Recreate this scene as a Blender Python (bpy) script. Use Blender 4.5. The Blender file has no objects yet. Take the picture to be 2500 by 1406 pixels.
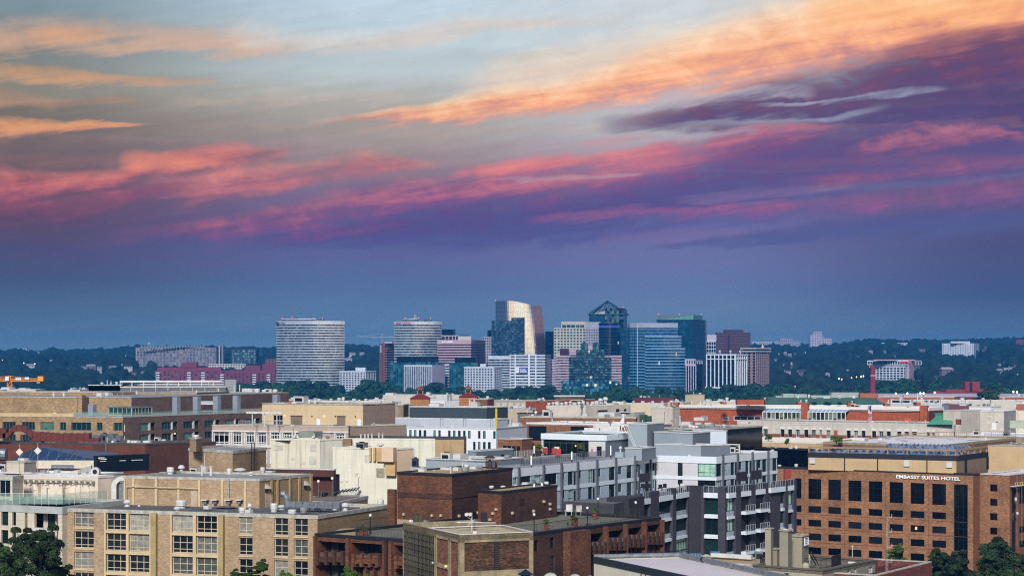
import bpy, math, random
import numpy as np
from mathutils import Vector
random.seed(7); R = math.radians
sc = bpy.context.scene
COL = sc.collection
# ------------------------------------------------------------------ camera: level telephoto on a roof, 58 m up
F, H, CZ = 4500.0, 868.0, 58.0            # focal length and horizon row measured in photo pixels (2500 wide)
cd = bpy.data.cameras.new('camera'); cam = bpy.data.objects.new('camera', cd); COL.objects.link(cam)
cam.location = (0, 0, CZ); cam.rotation_euler = (R(90), 0, 0)
cd.sensor_width = 36; cd.lens = 36*F/2500; cd.shift_y = (H-703)/2500; cd.clip_start = 1; cd.clip_end = 30000
sc.camera = cam
sc.view_settings.view_transform = 'Standard'; sc.view_settings.look = 'None'
sc.view_settings.exposure = 0.12; sc.view_settings.gamma = 1.0
sc.cycles.use_denoising = False; sc.cycles.filter_width = 1.15
sc.cycles.max_bounces = 6; sc.cycles.diffuse_bounces = 3; sc.cycles.glossy_bounces = 3
sc.cycles.transmission_bounces = 4; sc.cycles.volume_bounces = 0; sc.cycles.transparent_max_bounces = 8
def lin(c):
    if isinstance(c, str): c = [int(c[i:i+2], 16) for i in (0, 2, 4)]
    return tuple((x/255/12.92 if x/255 <= .04045 else ((x/255+.055)/1.055)**2.4) for x in c[:3])+(1,)
# ------------------------------------------------------------------ world: evening sky
SUN_EL, SUN_AZ = 34, 190                  # soft light from behind the camera, slightly left
w = bpy.data.worlds.new('World'); sc.world = w; w.use_nodes = True
nt = w.node_tree; N = nt.nodes; L = nt.links; N.clear()
def M(op, a, b=None, c=None, clamp=False):
    n = N.new('ShaderNodeMath'); n.operation = op; n.use_clamp = clamp
    for i, x in enumerate((a, b, c)):
        if x is None: continue
        if isinstance(x, (int, float)): n.inputs[i].default_value = x
        else: L.new(x, n.inputs[i])
    return n.outputs[0]
def mixc(f, a, b):
    n = N.new('ShaderNodeMix'); n.data_type = 'RGBA'
    for s, x in ((n.inputs[0], f), (n.inputs[6], a), (n.inputs[7], b)):
        if isinstance(x, (int, float)): s.default_value = x
        elif isinstance(x, tuple): s.default_value = x
        else: L.new(x, s)
    return n.outputs[2]
def noise(vec, scale, detail=4, rough=.55, dist=0):
    n = N.new('ShaderNodeTexNoise'); n.inputs['Scale'].default_value = scale; n.inputs['Detail'].default_value = detail
    n.inputs['Roughness'].default_value = rough; n.inputs['Distortion'].default_value = dist; L.new(vec, n.inputs['Vector'])
    return n.outputs[0]
tc = N.new('ShaderNodeTexCoord'); sp = N.new('ShaderNodeSeparateXYZ'); L.new(tc.outputs['Generated'], sp.inputs[0])
az = M('ARCTAN2', sp.outputs[0], sp.outputs[1]); el = M('ARCSINE', sp.outputs[2])
T = M('ADD', M('MULTIPLY', az, 4.5/2.6), .5)        # 0..1 over the azimuths round the view
E = M('MULTIPLY', el, 4.5)
def ae(px, py):
    a = math.atan((px-1250)/F); return a*4.5/2.6+.5, math.atan((H-py)/F*math.cos(a))*4.5
# cirrus warp
cb = N.new('ShaderNodeCombineXYZ'); L.new(M('MULTIPLY', az, 4.5), cb.inputs[0])
L.new(M('SUBTRACT', M('MULTIPLY', E, 4.2), M('MULTIPLY', az, 4.0)), cb.inputs[1])
n1 = M('SUBTRACT', noise(cb.outputs[0], 1.7, 5, .55, .6), .5)
n2 = M('SUBTRACT', noise(cb.outputs[0], 5.5, 8, .6, .3), .5)
cb2 = N.new('ShaderNodeCombineXYZ'); L.new(M('MULTIPLY', az, 9.0), cb2.inputs[0])
L.new(M('SUBTRACT', M('MULTIPLY', E, 38), M('MULTIPLY', az, 24.0)), cb2.inputs[1])
n3 = M('SUBTRACT', noise(cb2.outputs[0], 1.0, 6, .6, .2), .5)   # fine streaks
cb3 = N.new('ShaderNodeCombineXYZ'); L.new(M('MULTIPLY', az, 4.5), cb3.inputs[0]); L.new(M('MULTIPLY', E, 1.8), cb3.inputs[1])
n4 = M('SUBTRACT', noise(cb3.outputs[0], 9, 8, .65, .4), .5)    # puffs
def ramp(fac, stops, interp='EASE'):
    n = N.new('ShaderNodeValToRGB'); L.new(fac, n.inputs[0]); cr = n.color_ramp; cr.interpolation = interp
    while len(cr.elements) < len(stops): cr.elements.new(.5)
    for e, (p, c) in zip(cr.elements, sorted(stops)): e.position = p; e.color = lin(c)
    return n.outputs[0]
GR = {0: [(0, (112, 140, 152)), (120, (122, 130, 128)), (210, (132, 126, 112)), (290, (118, 106, 96)), (380, (108, 92, 92)), (450, (108, 80, 92)), (520, (96, 68, 92)),
          (600, (78, 70, 108)), (680, (68, 80, 114)), (770, (80, 108, 136)), (850, (108, 138, 158))],
      900: [(0, (180, 206, 222)), (110, (182, 202, 210)), (180, (184, 196, 198)), (250, (172, 168, 160)), (330, (160, 148, 142)), (400, (148, 128, 134)), (480, (120, 100, 136)),
            (560, (94, 88, 142)), (620, (88, 92, 148)), (700, (78, 106, 154)), (780, (92, 126, 162)), (860, (116, 150, 174))],
      1650: [(0, (200, 210, 216)), (130, (198, 208, 212)), (230, (192, 194, 196)), (300, (186, 184, 186)), (380, (168, 158, 172)), (460, (130, 116, 158)), (540, (106, 98, 156)),
             (620, (102, 106, 160)), (700, (94, 114, 164)), (790, (104, 134, 166)), (860, (120, 152, 176))],
      2500: [(0, (226, 168, 112)), (90, (128, 84, 100)), (190, (84, 70, 110)), (330, (84, 72, 112)), (430, (104, 84, 122)), (500, (92, 76, 122)), (570, (76, 74, 122)), (650, (70, 76, 124)),
             (720, (62, 82, 128)), (790, (84, 108, 142)), (860, (106, 134, 160))]}
Ew = M('ADD', E, M('ADD', M('MULTIPLY', n1, .05), M('MULTIPLY', n3, .03)))
cols = [(px, ramp(Ew, [(min(1, max(0, ae(px, y)[1])), c) for y, c in st], 'LINEAR')) for px, st in GR.items()]
cur = cols[0][1]
for (p0, _), (p1, c1) in zip(cols, cols[1:]):
    n = N.new('ShaderNodeMapRange'); n.interpolation_type = 'SMOOTHSTEP'; L.new(T, n.inputs[0])
    n.inputs[1].default_value = ae(p0, 400)[0]; n.inputs[2].default_value = ae(p1, 400)[0]
    cur = mixc(n.outputs[0], cur, c1)
def fcurve(pts):
    n = N.new('ShaderNodeFloatCurve'); c = n.mapping.curves[0]; L.new(T, n.inputs[1])
    pts = sorted(pts)
    while len(c.points) < len(pts): c.points.new(.5, .5)
    for p, (x, y) in zip(c.points, pts): p.location = (x, min(1, max(0, y))); p.handle_type = 'AUTO_CLAMPED'
    n.mapping.extend = 'HORIZONTAL'; n.mapping.update(); return n.outputs[0]
def stroke(cur, pts, top, bot, op=1, rough=.6, soft=1.8, warp=1, streak=.3, puff=.42, mid=None):
    """one cloud band: pts = (px, top row, bottom row), ends taper out"""
    A = [(ae(x, a), ae(x, b)) for x, a, b in pts]
    c = fcurve([(t0[0], (t0[1]+t1[1])/2) for t0, t1 in A]); hw = fcurve([(t0[0], max(.004, (t0[1]-t1[1])/2)*3) for t0, t1 in A])
    x0, x1 = A[0][0][0], A[-1][0][0]; f = (x1-x0)*.3
    ends = [(x0, 0), (x0+f, 1), (x1-f, 1), (x1, 0)]
    if pts[0][0] <= 0: ends[0] = (x0, 1)
    if pts[-1][0] >= 2500: ends[-1] = (x1, 1)
    opc = fcurve(ends)
    e = M('ADD', E, M('ADD', M('MULTIPLY', n1, .05*warp), M('ADD', M('MULTIPLY', n2, .05*warp), M('MULTIPLY', n3, .03*warp))))
    d = M('DIVIDE', M('SUBTRACT', e, c), M('DIVIDE', hw, 3))
    body = M('SUBTRACT', 1, M('MULTIPLY', M('MULTIPLY', d, d), .72))
    k = M('ADD', body, M('ADD', M('MULTIPLY', n3, streak*rough*7), M('ADD', M('MULTIPLY', n2, rough*1.5), M('MULTIPLY', n4, puff*rough*6))))
    n = N.new('ShaderNodeMapRange'); n.interpolation_type = 'SMOOTHSTEP'; L.new(k, n.inputs[0])
    n.inputs[1].default_value = .35-soft/2*.8; n.inputs[2].default_value = .62+soft/2*1.05
    m = M('MULTIPLY', M('MULTIPLY', n.outputs[0], opc), op, clamp=True)
    q = M('ADD', M('MULTIPLY_ADD', d, .5, .5), M('ADD', M('MULTIPLY', n4, 1.6), M('MULTIPLY', n3, .9)), clamp=True)
    st = [(0, bot), (1, top)] if mid is None else [(0, bot), (.45, mid), (1, top)]
    return mixc(m, cur, ramp(q, st, 'LINEAR'))
S = lambda *a, **k: stroke(*a, **k)
# dark bands first, then the lit ones
cur = S(cur, [(520, 596, 616), (760, 556, 614), (1000, 505, 618), (1200, 470, 612), (1400, 455, 600), (1650, 400, 575), (1900, 330, 540), (2150, 270, 510), (2350, 230, 490), (2500, 180, 470)],
        (92, 66, 124), (64, 76, 144), .97, soft=.9, mid=(78, 68, 134), rough=.4)
cur = S(cur, [(1700, 300, 480), (1900, 285, 470), (2150, 230, 440), (2500, 150, 420)], (86, 66, 118), (92, 74, 130), .95, soft=1.0, rough=.4)
cur = S(cur, [(1440, 292, 322), (1580, 266, 334), (1750, 218, 330), (1900, 182, 316), (2050, 150, 310), (2200, 105, 300), (2350, 76, 300), (2500, 54, 330)],
        (120, 68, 100), (72, 60, 112), .97, soft=.9, mid=(86, 60, 112), rough=.5)
cur = S(cur, [(1560, 598, 614), (1800, 572, 614), (2100, 535, 592), (2500, 505, 560)], (78, 76, 138), (68, 84, 144), .85, soft=1)
# orange / peach upper right
cur = S(cur, [(1100, 190, 236), (1300, 122, 215), (1500, 84, 200), (1700, 46, 180), (1850, 8, 150), (2050, -40, 120), (2250, -60, 90)], (230, 214, 192), (240, 192, 158), .85, soft=1.4, rough=.45)
cur = S(cur, [(740, 288, 302), (900, 272, 306), (1050, 250, 304), (1200, 208, 296), (1400, 180, 280), (1600, 110, 258), (1750, 58, 232), (1900, 16, 204), (2050, -16, 178), (2200, -36, 146), (2350, -50, 122), (2500, -60, 96)],
        (252, 206, 158), (214, 116, 106), .97, soft=.9, rough=.28, mid=(250, 164, 104))
cur = S(cur, [(1950, -40, 90), (2100, -60, 76), (2300, -60, 84), (2500, -60, 72)], (242, 184, 116), (250, 162, 78), .75, soft=1.4, rough=.4)
cur = S(cur, [(2150, 110, 150), (2280, 80, 140), (2400, 66, 128), (2500, 60, 110)], (168, 96, 92), (104, 64, 100), .8, puff=.8)
# orange wisps upper left
cur = S(cur, [(0, 56, 136), (150, 46, 126), (300, 58, 126), (450, 72, 134), (600, 84, 138), (760, 100, 134)], (200, 162, 136), (224, 164, 114), .8, rough=.8)
cur = S(cur, [(60, 68, 100), (150, 68, 100), (260, 74, 96)], (216, 148, 92), (216, 148, 92), .5)
cur = S(cur, [(480, 50, 84), (640, 62, 120), (800, 74, 132), (1000, 60, 118), (1200, 48, 86), (1560, 44, 72)], (210, 206, 202), (222, 194, 174), .8)
cur = S(cur, [(0, 156, 198), (120, 164, 198), (280, 178, 206), (540, 196, 212)], (206, 146, 92), (206, 152, 106), .85)
cur = S(cur, [(0, 210, 264), (120, 230, 264), (360, 240, 262)], (188, 134, 88), (172, 124, 96), .6)
cur = S(cur, [(0, 290, 342), (100, 294, 334), (200, 298, 320), (360, 298, 310)], (220, 150, 84), (210, 126, 84), .95, soft=1.1)
cur = S(cur, [(640, 212, 244), (850, 222, 248), (1020, 222, 240)], (196, 184, 170), (200, 170, 150), .5)
cur = S(cur, [(420, 230, 250), (560, 234, 250), (700, 236, 248)], (186, 164, 144), (186, 160, 140), .5)
# red left band
cur = S(cur, [(0, 408, 500), (120, 420, 484), (280, 414, 464), (360, 386, 446), (450, 368, 440), (560, 354, 414), (720, 366, 392)], (216, 108, 92), (140, 66, 96), .88, soft=1.4, rough=.5, mid=(196, 88, 90))
cur = S(cur, [(285, 384, 410), (340, 370, 426), (420, 380, 424), (540, 384, 408)], (232, 122, 88), (230, 130, 92), .75, soft=1.6, warp=.8, rough=.7)
cur = S(cur, [(340, 440, 480), (460, 420, 505), (600, 400, 480), (740, 392, 452), (880, 366, 440), (960, 376, 424), (1080, 404, 424)], (218, 118, 106), (150, 84, 112), .8, soft=1.4, mid=(190, 94, 104), rough=.7)
cur = S(cur, [(0, 466, 548), (120, 486, 534), (260, 468, 510), (460, 440, 476)], (150, 66, 94), (118, 66, 102), .75)
# magenta long band
cur = S(cur, [(260, 552, 586), (480, 536, 596), (700, 500, 590), (900, 450, 562), (1050, 430, 530), (1200, 400, 512), (1400, 380, 500), (1550, 364, 478), (1700, 342, 440), (1850, 318, 410), (2100, 296, 370)],
        (190, 90, 110), (82, 66, 134), .88, soft=1.6, mid=(132, 72, 126), rough=.5)
cur = S(cur, [(1040, 456, 480), (1200, 434, 482), (1350, 422, 474), (1560, 414, 440)], (210, 104, 114), (150, 80, 122), .65)
cur = S(cur, [(1090, 418, 434), (1300, 384, 424), (1450, 372, 408), (1680, 356, 392)], (226, 116, 110), (196, 88, 114), .85, soft=1.2)
cur = S(cur, [(1560, 362, 392), (1750, 326, 378), (1850, 296, 352), (1920, 296, 345), (2060, 304, 330)], (212, 104, 118), (136, 74, 126), .85, puff=.7)
cur = S(cur, [(1400, 346, 366), (1500, 334, 360), (1620, 336, 350)], (200, 132, 136), (200, 132, 136), .6)
# pinks on the right
cur = S(cur, [(2060, 364, 384), (2180, 316, 382), (2280, 304, 370), (2400, 308, 354), (2500, 322, 345)], (184, 98, 118), (116, 74, 124), .8, puff=1.1, rough=.8)
cur = S(cur, [(1900, 440, 470), (2150, 416, 452), (2350, 394, 436), (2500, 378, 414)], (160, 84, 118), (110, 76, 130), .7, puff=.8)
cur = S(cur, [(1280, 530, 548), (1460, 516, 548), (1650, 508, 544), (1820, 500, 534), (1960, 500, 520)], (176, 92, 134), (116, 84, 144), .75)
cur = S(cur, [(1800, 506, 534), (2050, 484, 530), (2250, 456, 520), (2500, 432, 498)], (168, 84, 124), (106, 76, 136), .75)
cur = S(cur, [(1950, 452, 475), (2200, 442, 468), (2500, 418, 440)], (120, 106, 142), (120, 106, 142), .5)
cur = S(cur, [(1640, 484, 500), (1850, 462, 490), (2100, 452, 470)], (140, 108, 150), (140, 108, 150), .5)
cur = S(cur, [(1440, 580, 602), (1650, 560, 594), (1860, 560, 584)], (126, 96, 152), (116, 98, 154), .5)
# pale slits of open sky
cur = S(cur, [(1480, 258, 278), (1680, 232, 262), (1850, 216, 240), (2000, 208, 224)], (190, 184, 194), (172, 162, 182), .7, rough=1.1)
cur = S(cur, [(1640, 304, 314), (1800, 292, 306), (2000, 284, 298), (2080, 270, 290), (2180, 252, 264)], (180, 186, 204), (136, 130, 168), .6, warp=.7, rough=1.1)
cur = S(cur, [(1840, 250, 258), (2050, 234, 246), (2180, 214, 234), (2320, 202, 210)], (176, 190, 206), (136, 130, 168), .6, warp=.7, rough=1.1)
cur = S(cur, [(1520, 344, 356), (1700, 330, 348), (1860, 312, 326)], (170, 162, 182), (170, 162, 182), .7, warp=.7, rough=.8)
cur = S(cur, [(1200, 434, 444), (1400, 426, 437), (1580, 416, 424)], (178, 144, 158), (178, 144, 158), .7, warp=.5)
bm = M('ADD', 1, M('ADD', M('MULTIPLY', n3, .22), M('ADD', M('MULTIPLY', n4, .2), M('MULTIPLY', n2, .2))))
fadeb = N.new('ShaderNodeMapRange'); fadeb.interpolation_type = 'SMOOTHSTEP'; L.new(E, fadeb.inputs[0]); fadeb.inputs[1].default_value = .16; fadeb.inputs[2].default_value = .34
bm = M('MULTIPLY_ADD', M('SUBTRACT', bm, 1), fadeb.outputs[0], 1)
cbm = N.new('ShaderNodeCombineColor'); [L.new(bm, cbm.inputs[i]) for i in range(3)]
mm_ = N.new('ShaderNodeMix'); mm_.data_type = 'RGBA'; mm_.blend_type = 'MULTIPLY'; mm_.inputs[0].default_value = 1; L.new(cur, mm_.inputs[6]); L.new(cbm.outputs[0], mm_.inputs[7]); cur = mm_.outputs[2]
hsv = N.new('ShaderNodeHueSaturation'); hsv.inputs['Saturation'].default_value = .9; L.new(cur, hsv.inputs['Color']); cur = hsv.outputs[0]
# the rest of the dome: daylight Sky Texture, a pale gold glow low in the east behind the viewer
sky = N.new('ShaderNodeTexSky'); sky.sky_type = 'NISHITA'; sky.sun_disc = False
sky.sun_elevation = R(SUN_EL); sky.sun_rotation = R(SUN_AZ)
bg_n = N.new('ShaderNodeBackground'); L.new(sky.outputs[0], bg_n.inputs[0]); bg_n.inputs[1].default_value = .11
gl = N.new('ShaderNodeMapRange'); gl.interpolation_type = 'SMOOTHSTEP'
gd = N.new('ShaderNodeVectorMath'); gd.operation = 'DOT_PRODUCT'; L.new(tc.outputs['Generated'], gd.inputs[0])
gd.inputs[1].default_value = Vector((.55, -.83, .05)).normalized()
L.new(gd.outputs['Value'], gl.inputs[0]); gl.inputs[1].default_value = .80; gl.inputs[2].default_value = .93
low = N.new('ShaderNodeMapRange'); low.interpolation_type = 'SMOOTHSTEP'; L.new(el, low.inputs[0]); low.inputs[1].default_value = .30; low.inputs[2].default_value = .08
bg_b = N.new('ShaderNodeBackground')
glowc = ramp(M('ADD', M('MULTIPLY_ADD', el, 2.2, .25), M('ADD', M('MULTIPLY', n1, 2.2), M('MULTIPLY', n2, 1.6)), clamp=True), [(0, (236, 160, 110)), (.3, (250, 214, 160)), (.6, (240, 236, 214)), (1, (150, 180, 205))], 'LINEAR')
backb = ramp(M('ADD', M('MULTIPLY_ADD', el, 1.6, .35), M('ADD', M('MULTIPLY', n1, 1.5), M('MULTIPLY', n2, 1.2)), clamp=True), [(0, (44, 62, 92)), (.5, (62, 84, 120)), (1, (104, 122, 150))], 'LINEAR')
back = mixc(M('MULTIPLY', gl.outputs[0], low.outputs[0]), backb, glowc); L.new(back, bg_b.inputs[0])
L.new(M('MULTIPLY_ADD', M('MULTIPLY', gl.outputs[0], low.outputs[0]), 1.7, .9), bg_b.inputs[1])
bg_f = N.new('ShaderNodeBackground'); L.new(cur, bg_f.inputs[0]); bg_f.inputs[1].default_value = 1.0
fr = N.new('ShaderNodeMapRange'); fr.interpolation_type = 'SMOOTHSTEP'; L.new(sp.outputs[1], fr.inputs[0]); fr.inputs[1].default_value = .25; fr.inputs[2].default_value = .75
mx1 = N.new('ShaderNodeMixShader'); L.new(fr.outputs[0], mx1.inputs[0]); L.new(bg_b.outputs[0], mx1.inputs[1]); L.new(bg_f.outputs[0], mx1.inputs[2])
up = N.new('ShaderNodeMapRange'); up.interpolation_type = 'SMOOTHSTEP'; L.new(el, up.inputs[0]); up.inputs[1].default_value = .23; up.inputs[2].default_value = .45
mx2 = N.new('ShaderNodeMixShader'); L.new(up.outputs[0], mx2.inputs[0]); L.new(mx1.outputs[0], mx2.inputs[1]); L.new(bg_n.outputs[0], mx2.inputs[2])
out = N.new('ShaderNodeOutputWorld'); L.new(mx2.outputs[0], out.inputs[0])
# ------------------------------------------------------------------ soft sun
ld = bpy.data.lights.new('sun', 'SUN'); ld.energy = 4.2; ld.angle = R(10); ld.color = (1, .96, .91)
sun = bpy.data.objects.new('sun', ld); COL.objects.link(sun)
sd = Vector((math.sin(R(SUN_AZ))*math.cos(R(SUN_EL)), math.cos(R(SUN_AZ))*math.cos(R(SUN_EL)), math.sin(R(SUN_EL))))
sun.rotation_euler = sd.to_track_quat('Z', 'Y').to_euler(); sun.location = sd*400
# ------------------------------------------------------------------ materials
MATS = {}
def mat(name, col, rough=.75, metal=0, var=.18, scale=.5, streak=0, brick=None, lines=None, emit=0, rnd=None, spec=.5, panels=None, alpha=None, speck=0, mull=None):
    """procedural material; wall coordinates are metres (UV). brick=(w,h,mortar colour); lines=pitch of horizontal boards; rnd = other colours picked per object"""
    if name in MATS: return MATS[name]
    m = bpy.data.materials.new(name); m.use_nodes = True; t = m.node_tree; n = t.nodes; l = t.links
    p = n['Principled BSDF']; uv = n.new('ShaderNodeTexCoord').outputs['UV']
    def mth(op, a, b=None, clamp=False):
        q = n.new('ShaderNodeMath'); q.operation = op; q.use_clamp = clamp
        for i, x in enumerate((a, b)):
            if x is None: continue
            if isinstance(x, (int, float)): q.inputs[i].default_value = x
            else: l.new(x, q.inputs[i])
        return q.outputs[0]
    def mx(f, a, b, bt='MIX'):
        q = n.new('ShaderNodeMix'); q.data_type = 'RGBA'; q.blend_type = bt
        for s, x in ((q.inputs[0], f), (q.inputs[6], a), (q.inputs[7], b)):
            if isinstance(x, (int, float, tuple)): s.default_value = x
            else: l.new(x, s)
        return q.outputs[2]
    def nz(sx, sy, det=5, ofs=0):
        mp = n.new('ShaderNodeMapping'); l.new(uv, mp.inputs[0]); mp.inputs['Scale'].default_value = (sx, sy, 1); mp.inputs['Location'].default_value = (ofs, ofs*.7, 0)
        q = n.new('ShaderNodeTexNoise'); q.inputs['Scale'].default_value = 1; q.inputs['Detail'].default_value = det; q.inputs['Roughness'].default_value = .6
        l.new(mp.outputs[0], q.inputs['Vector']); return q.outputs[0]
    c = lin(col)
    if rnd:
        oi = n.new('ShaderNodeObjectInfo'); cr = n.new('ShaderNodeValToRGB'); cr.color_ramp.interpolation = 'CONSTANT'; l.new(oi.outputs['Random'], cr.inputs[0])
        cs = [col]+list(rnd)
        while len(cr.color_ramp.elements) < len(cs): cr.color_ramp.elements.new(.5)
        for i, e in enumerate(cr.color_ramp.elements): e.position = i/len(cs); e.color = lin(cs[i])
        c = cr.outputs[0]
    if brick:
        b = n.new('ShaderNodeTexBrick'); l.new(uv, b.inputs['Vector'])
        b.inputs['Scale'].default_value = 1; b.inputs['Brick Width'].default_value = brick[0]; b.inputs['Row Height'].default_value = brick[1]
        b.inputs['Mortar Size'].default_value = brick[1]*.11; b.inputs['Bias'].default_value = 0
        cc = lin(col); b.inputs['Color1'].default_value = tuple(x*(1+var) for x in cc[:3])+(1,); b.inputs['Color2'].default_value = tuple(x*(1-var*1.6) for x in cc[:3])+(1,)
        b.inputs['Mortar'].default_value = lin(brick[2]); c = b.outputs[0]
        bp = n.new('ShaderNodeBump'); bp.inputs['Strength'].default_value = .4; bp.inputs['Distance'].default_value = .02; bp.invert = True
        l.new(b.outputs['Fac'], bp.inputs['Height']); l.new(bp.outputs[0], p.inputs['Normal'])
    if var:
        v = n.new('ShaderNodeMapRange'); l.new(nz(scale, scale), v.inputs[0]); v.inputs[1].default_value = .3; v.inputs[2].default_value = .7
        v.inputs[3].default_value = 1-var*1.4; v.inputs[4].default_value = 1+var*.7
        v2 = n.new('ShaderNodeMapRange'); l.new(nz(scale*6, scale*9, 3, 3), v2.inputs[0]); v2.inputs[1].default_value = .3; v2.inputs[2].default_value = .7
        v2.inputs[3].default_value = 1-var*.7; v2.inputs[4].default_value = 1+var*.5
        g = n.new('ShaderNodeCombineColor'); f = mth('MULTIPLY', v.outputs[0], v2.outputs[0])
        for i in range(3): l.new(f, g.inputs[i])
        c = mx(1., c, g.outputs[0], 'MULTIPLY')
    if streak:
        v = n.new('ShaderNodeMapRange'); l.new(nz(1.3, .05, 6, 9), v.inputs[0]); v.inputs[1].default_value = .52; v.inputs[2].default_value = .72
        v.inputs[4].default_value = streak; c = mx(v.outputs[0], c, lin('4a443a'))
    sx = n.new('ShaderNodeSeparateXYZ'); l.new(uv, sx.inputs[0])
    if lines:
        q = mth('LESS_THAN', mth('FRACT', mth('DIVIDE', sx.outputs[1], lines[0])), lines[1]); c = mx(mth('MULTIPLY', q, lines[2]), c, (0.01, .01, .012, 1))
    if panels:
        q = mth('MAXIMUM', mth('LESS_THAN', mth('FRACT', mth('DIVIDE', sx.outputs[0], panels[0])), panels[2]/panels[0]), mth('LESS_THAN', mth('FRACT', mth('DIVIDE', sx.outputs[1], panels[1])), panels[2]/panels[1]))
        c = mx(mth('MULTIPLY', q, panels[3]), c, lin(panels[4]) if len(panels) > 4 else (0.01, .01, .012, 1))
    if mull:   # curtain wall: each pane its own tint, a share of them lit rooms
        wn = n.new('ShaderNodeTexWhiteNoise'); wn.noise_dimensions = '2D'; cb = n.new('ShaderNodeCombineXYZ')
        l.new(mth('FLOOR', mth('DIVIDE', sx.outputs[0], mull[0])), cb.inputs[0]); l.new(mth('FLOOR', mth('DIVIDE', sx.outputs[1], mull[1])), cb.inputs[1]); l.new(cb.outputs[0], wn.inputs['Vector'])
        c = mx(mth('MULTIPLY', mth('POWER', wn.outputs[0], 2.5), mull[2]), c, lin(mull[3]))
        if mull[4]:
            e = mth('GREATER_THAN', wn.outputs[0], 1-mull[4]); p.inputs['Emission Color'].default_value = lin(mull[5]); l.new(mth('MULTIPLY', e, mull[6]), p.inputs['Emission Strength'])
    if speck:
        v = n.new('ShaderNodeTexVoronoi'); mp = n.new('ShaderNodeMapping'); l.new(uv, mp.inputs[0]); mp.inputs['Scale'].default_value = (speck,)*3; l.new(mp.outputs[0], v.inputs['Vector'])
        h = n.new('ShaderNodeSeparateColor'); l.new(v.outputs['Color'], h.inputs[0]); g = n.new('ShaderNodeCombineColor'); f = mth('ADD', mth('MULTIPLY', h.outputs[0], .9), .5)
        for i in range(3): l.new(f, g.inputs[i])
        c = mx(1., c, g.outputs[0], 'MULTIPLY')
    if isinstance(c, tuple): p.inputs['Base Color'].default_value = c
    else: l.new(c, p.inputs['Base Color'])
    p.inputs['Roughness'].default_value = rough; p.inputs['Metallic'].default_value = metal; p.inputs['Specular IOR Level'].default_value = spec
    if emit: p.inputs['Emission Color'].default_value = lin(col); p.inputs['Emission Strength'].default_value = emit
    if alpha is not None: p.inputs['Alpha'].default_value = alpha
    MATS[name] = m; return m
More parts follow.
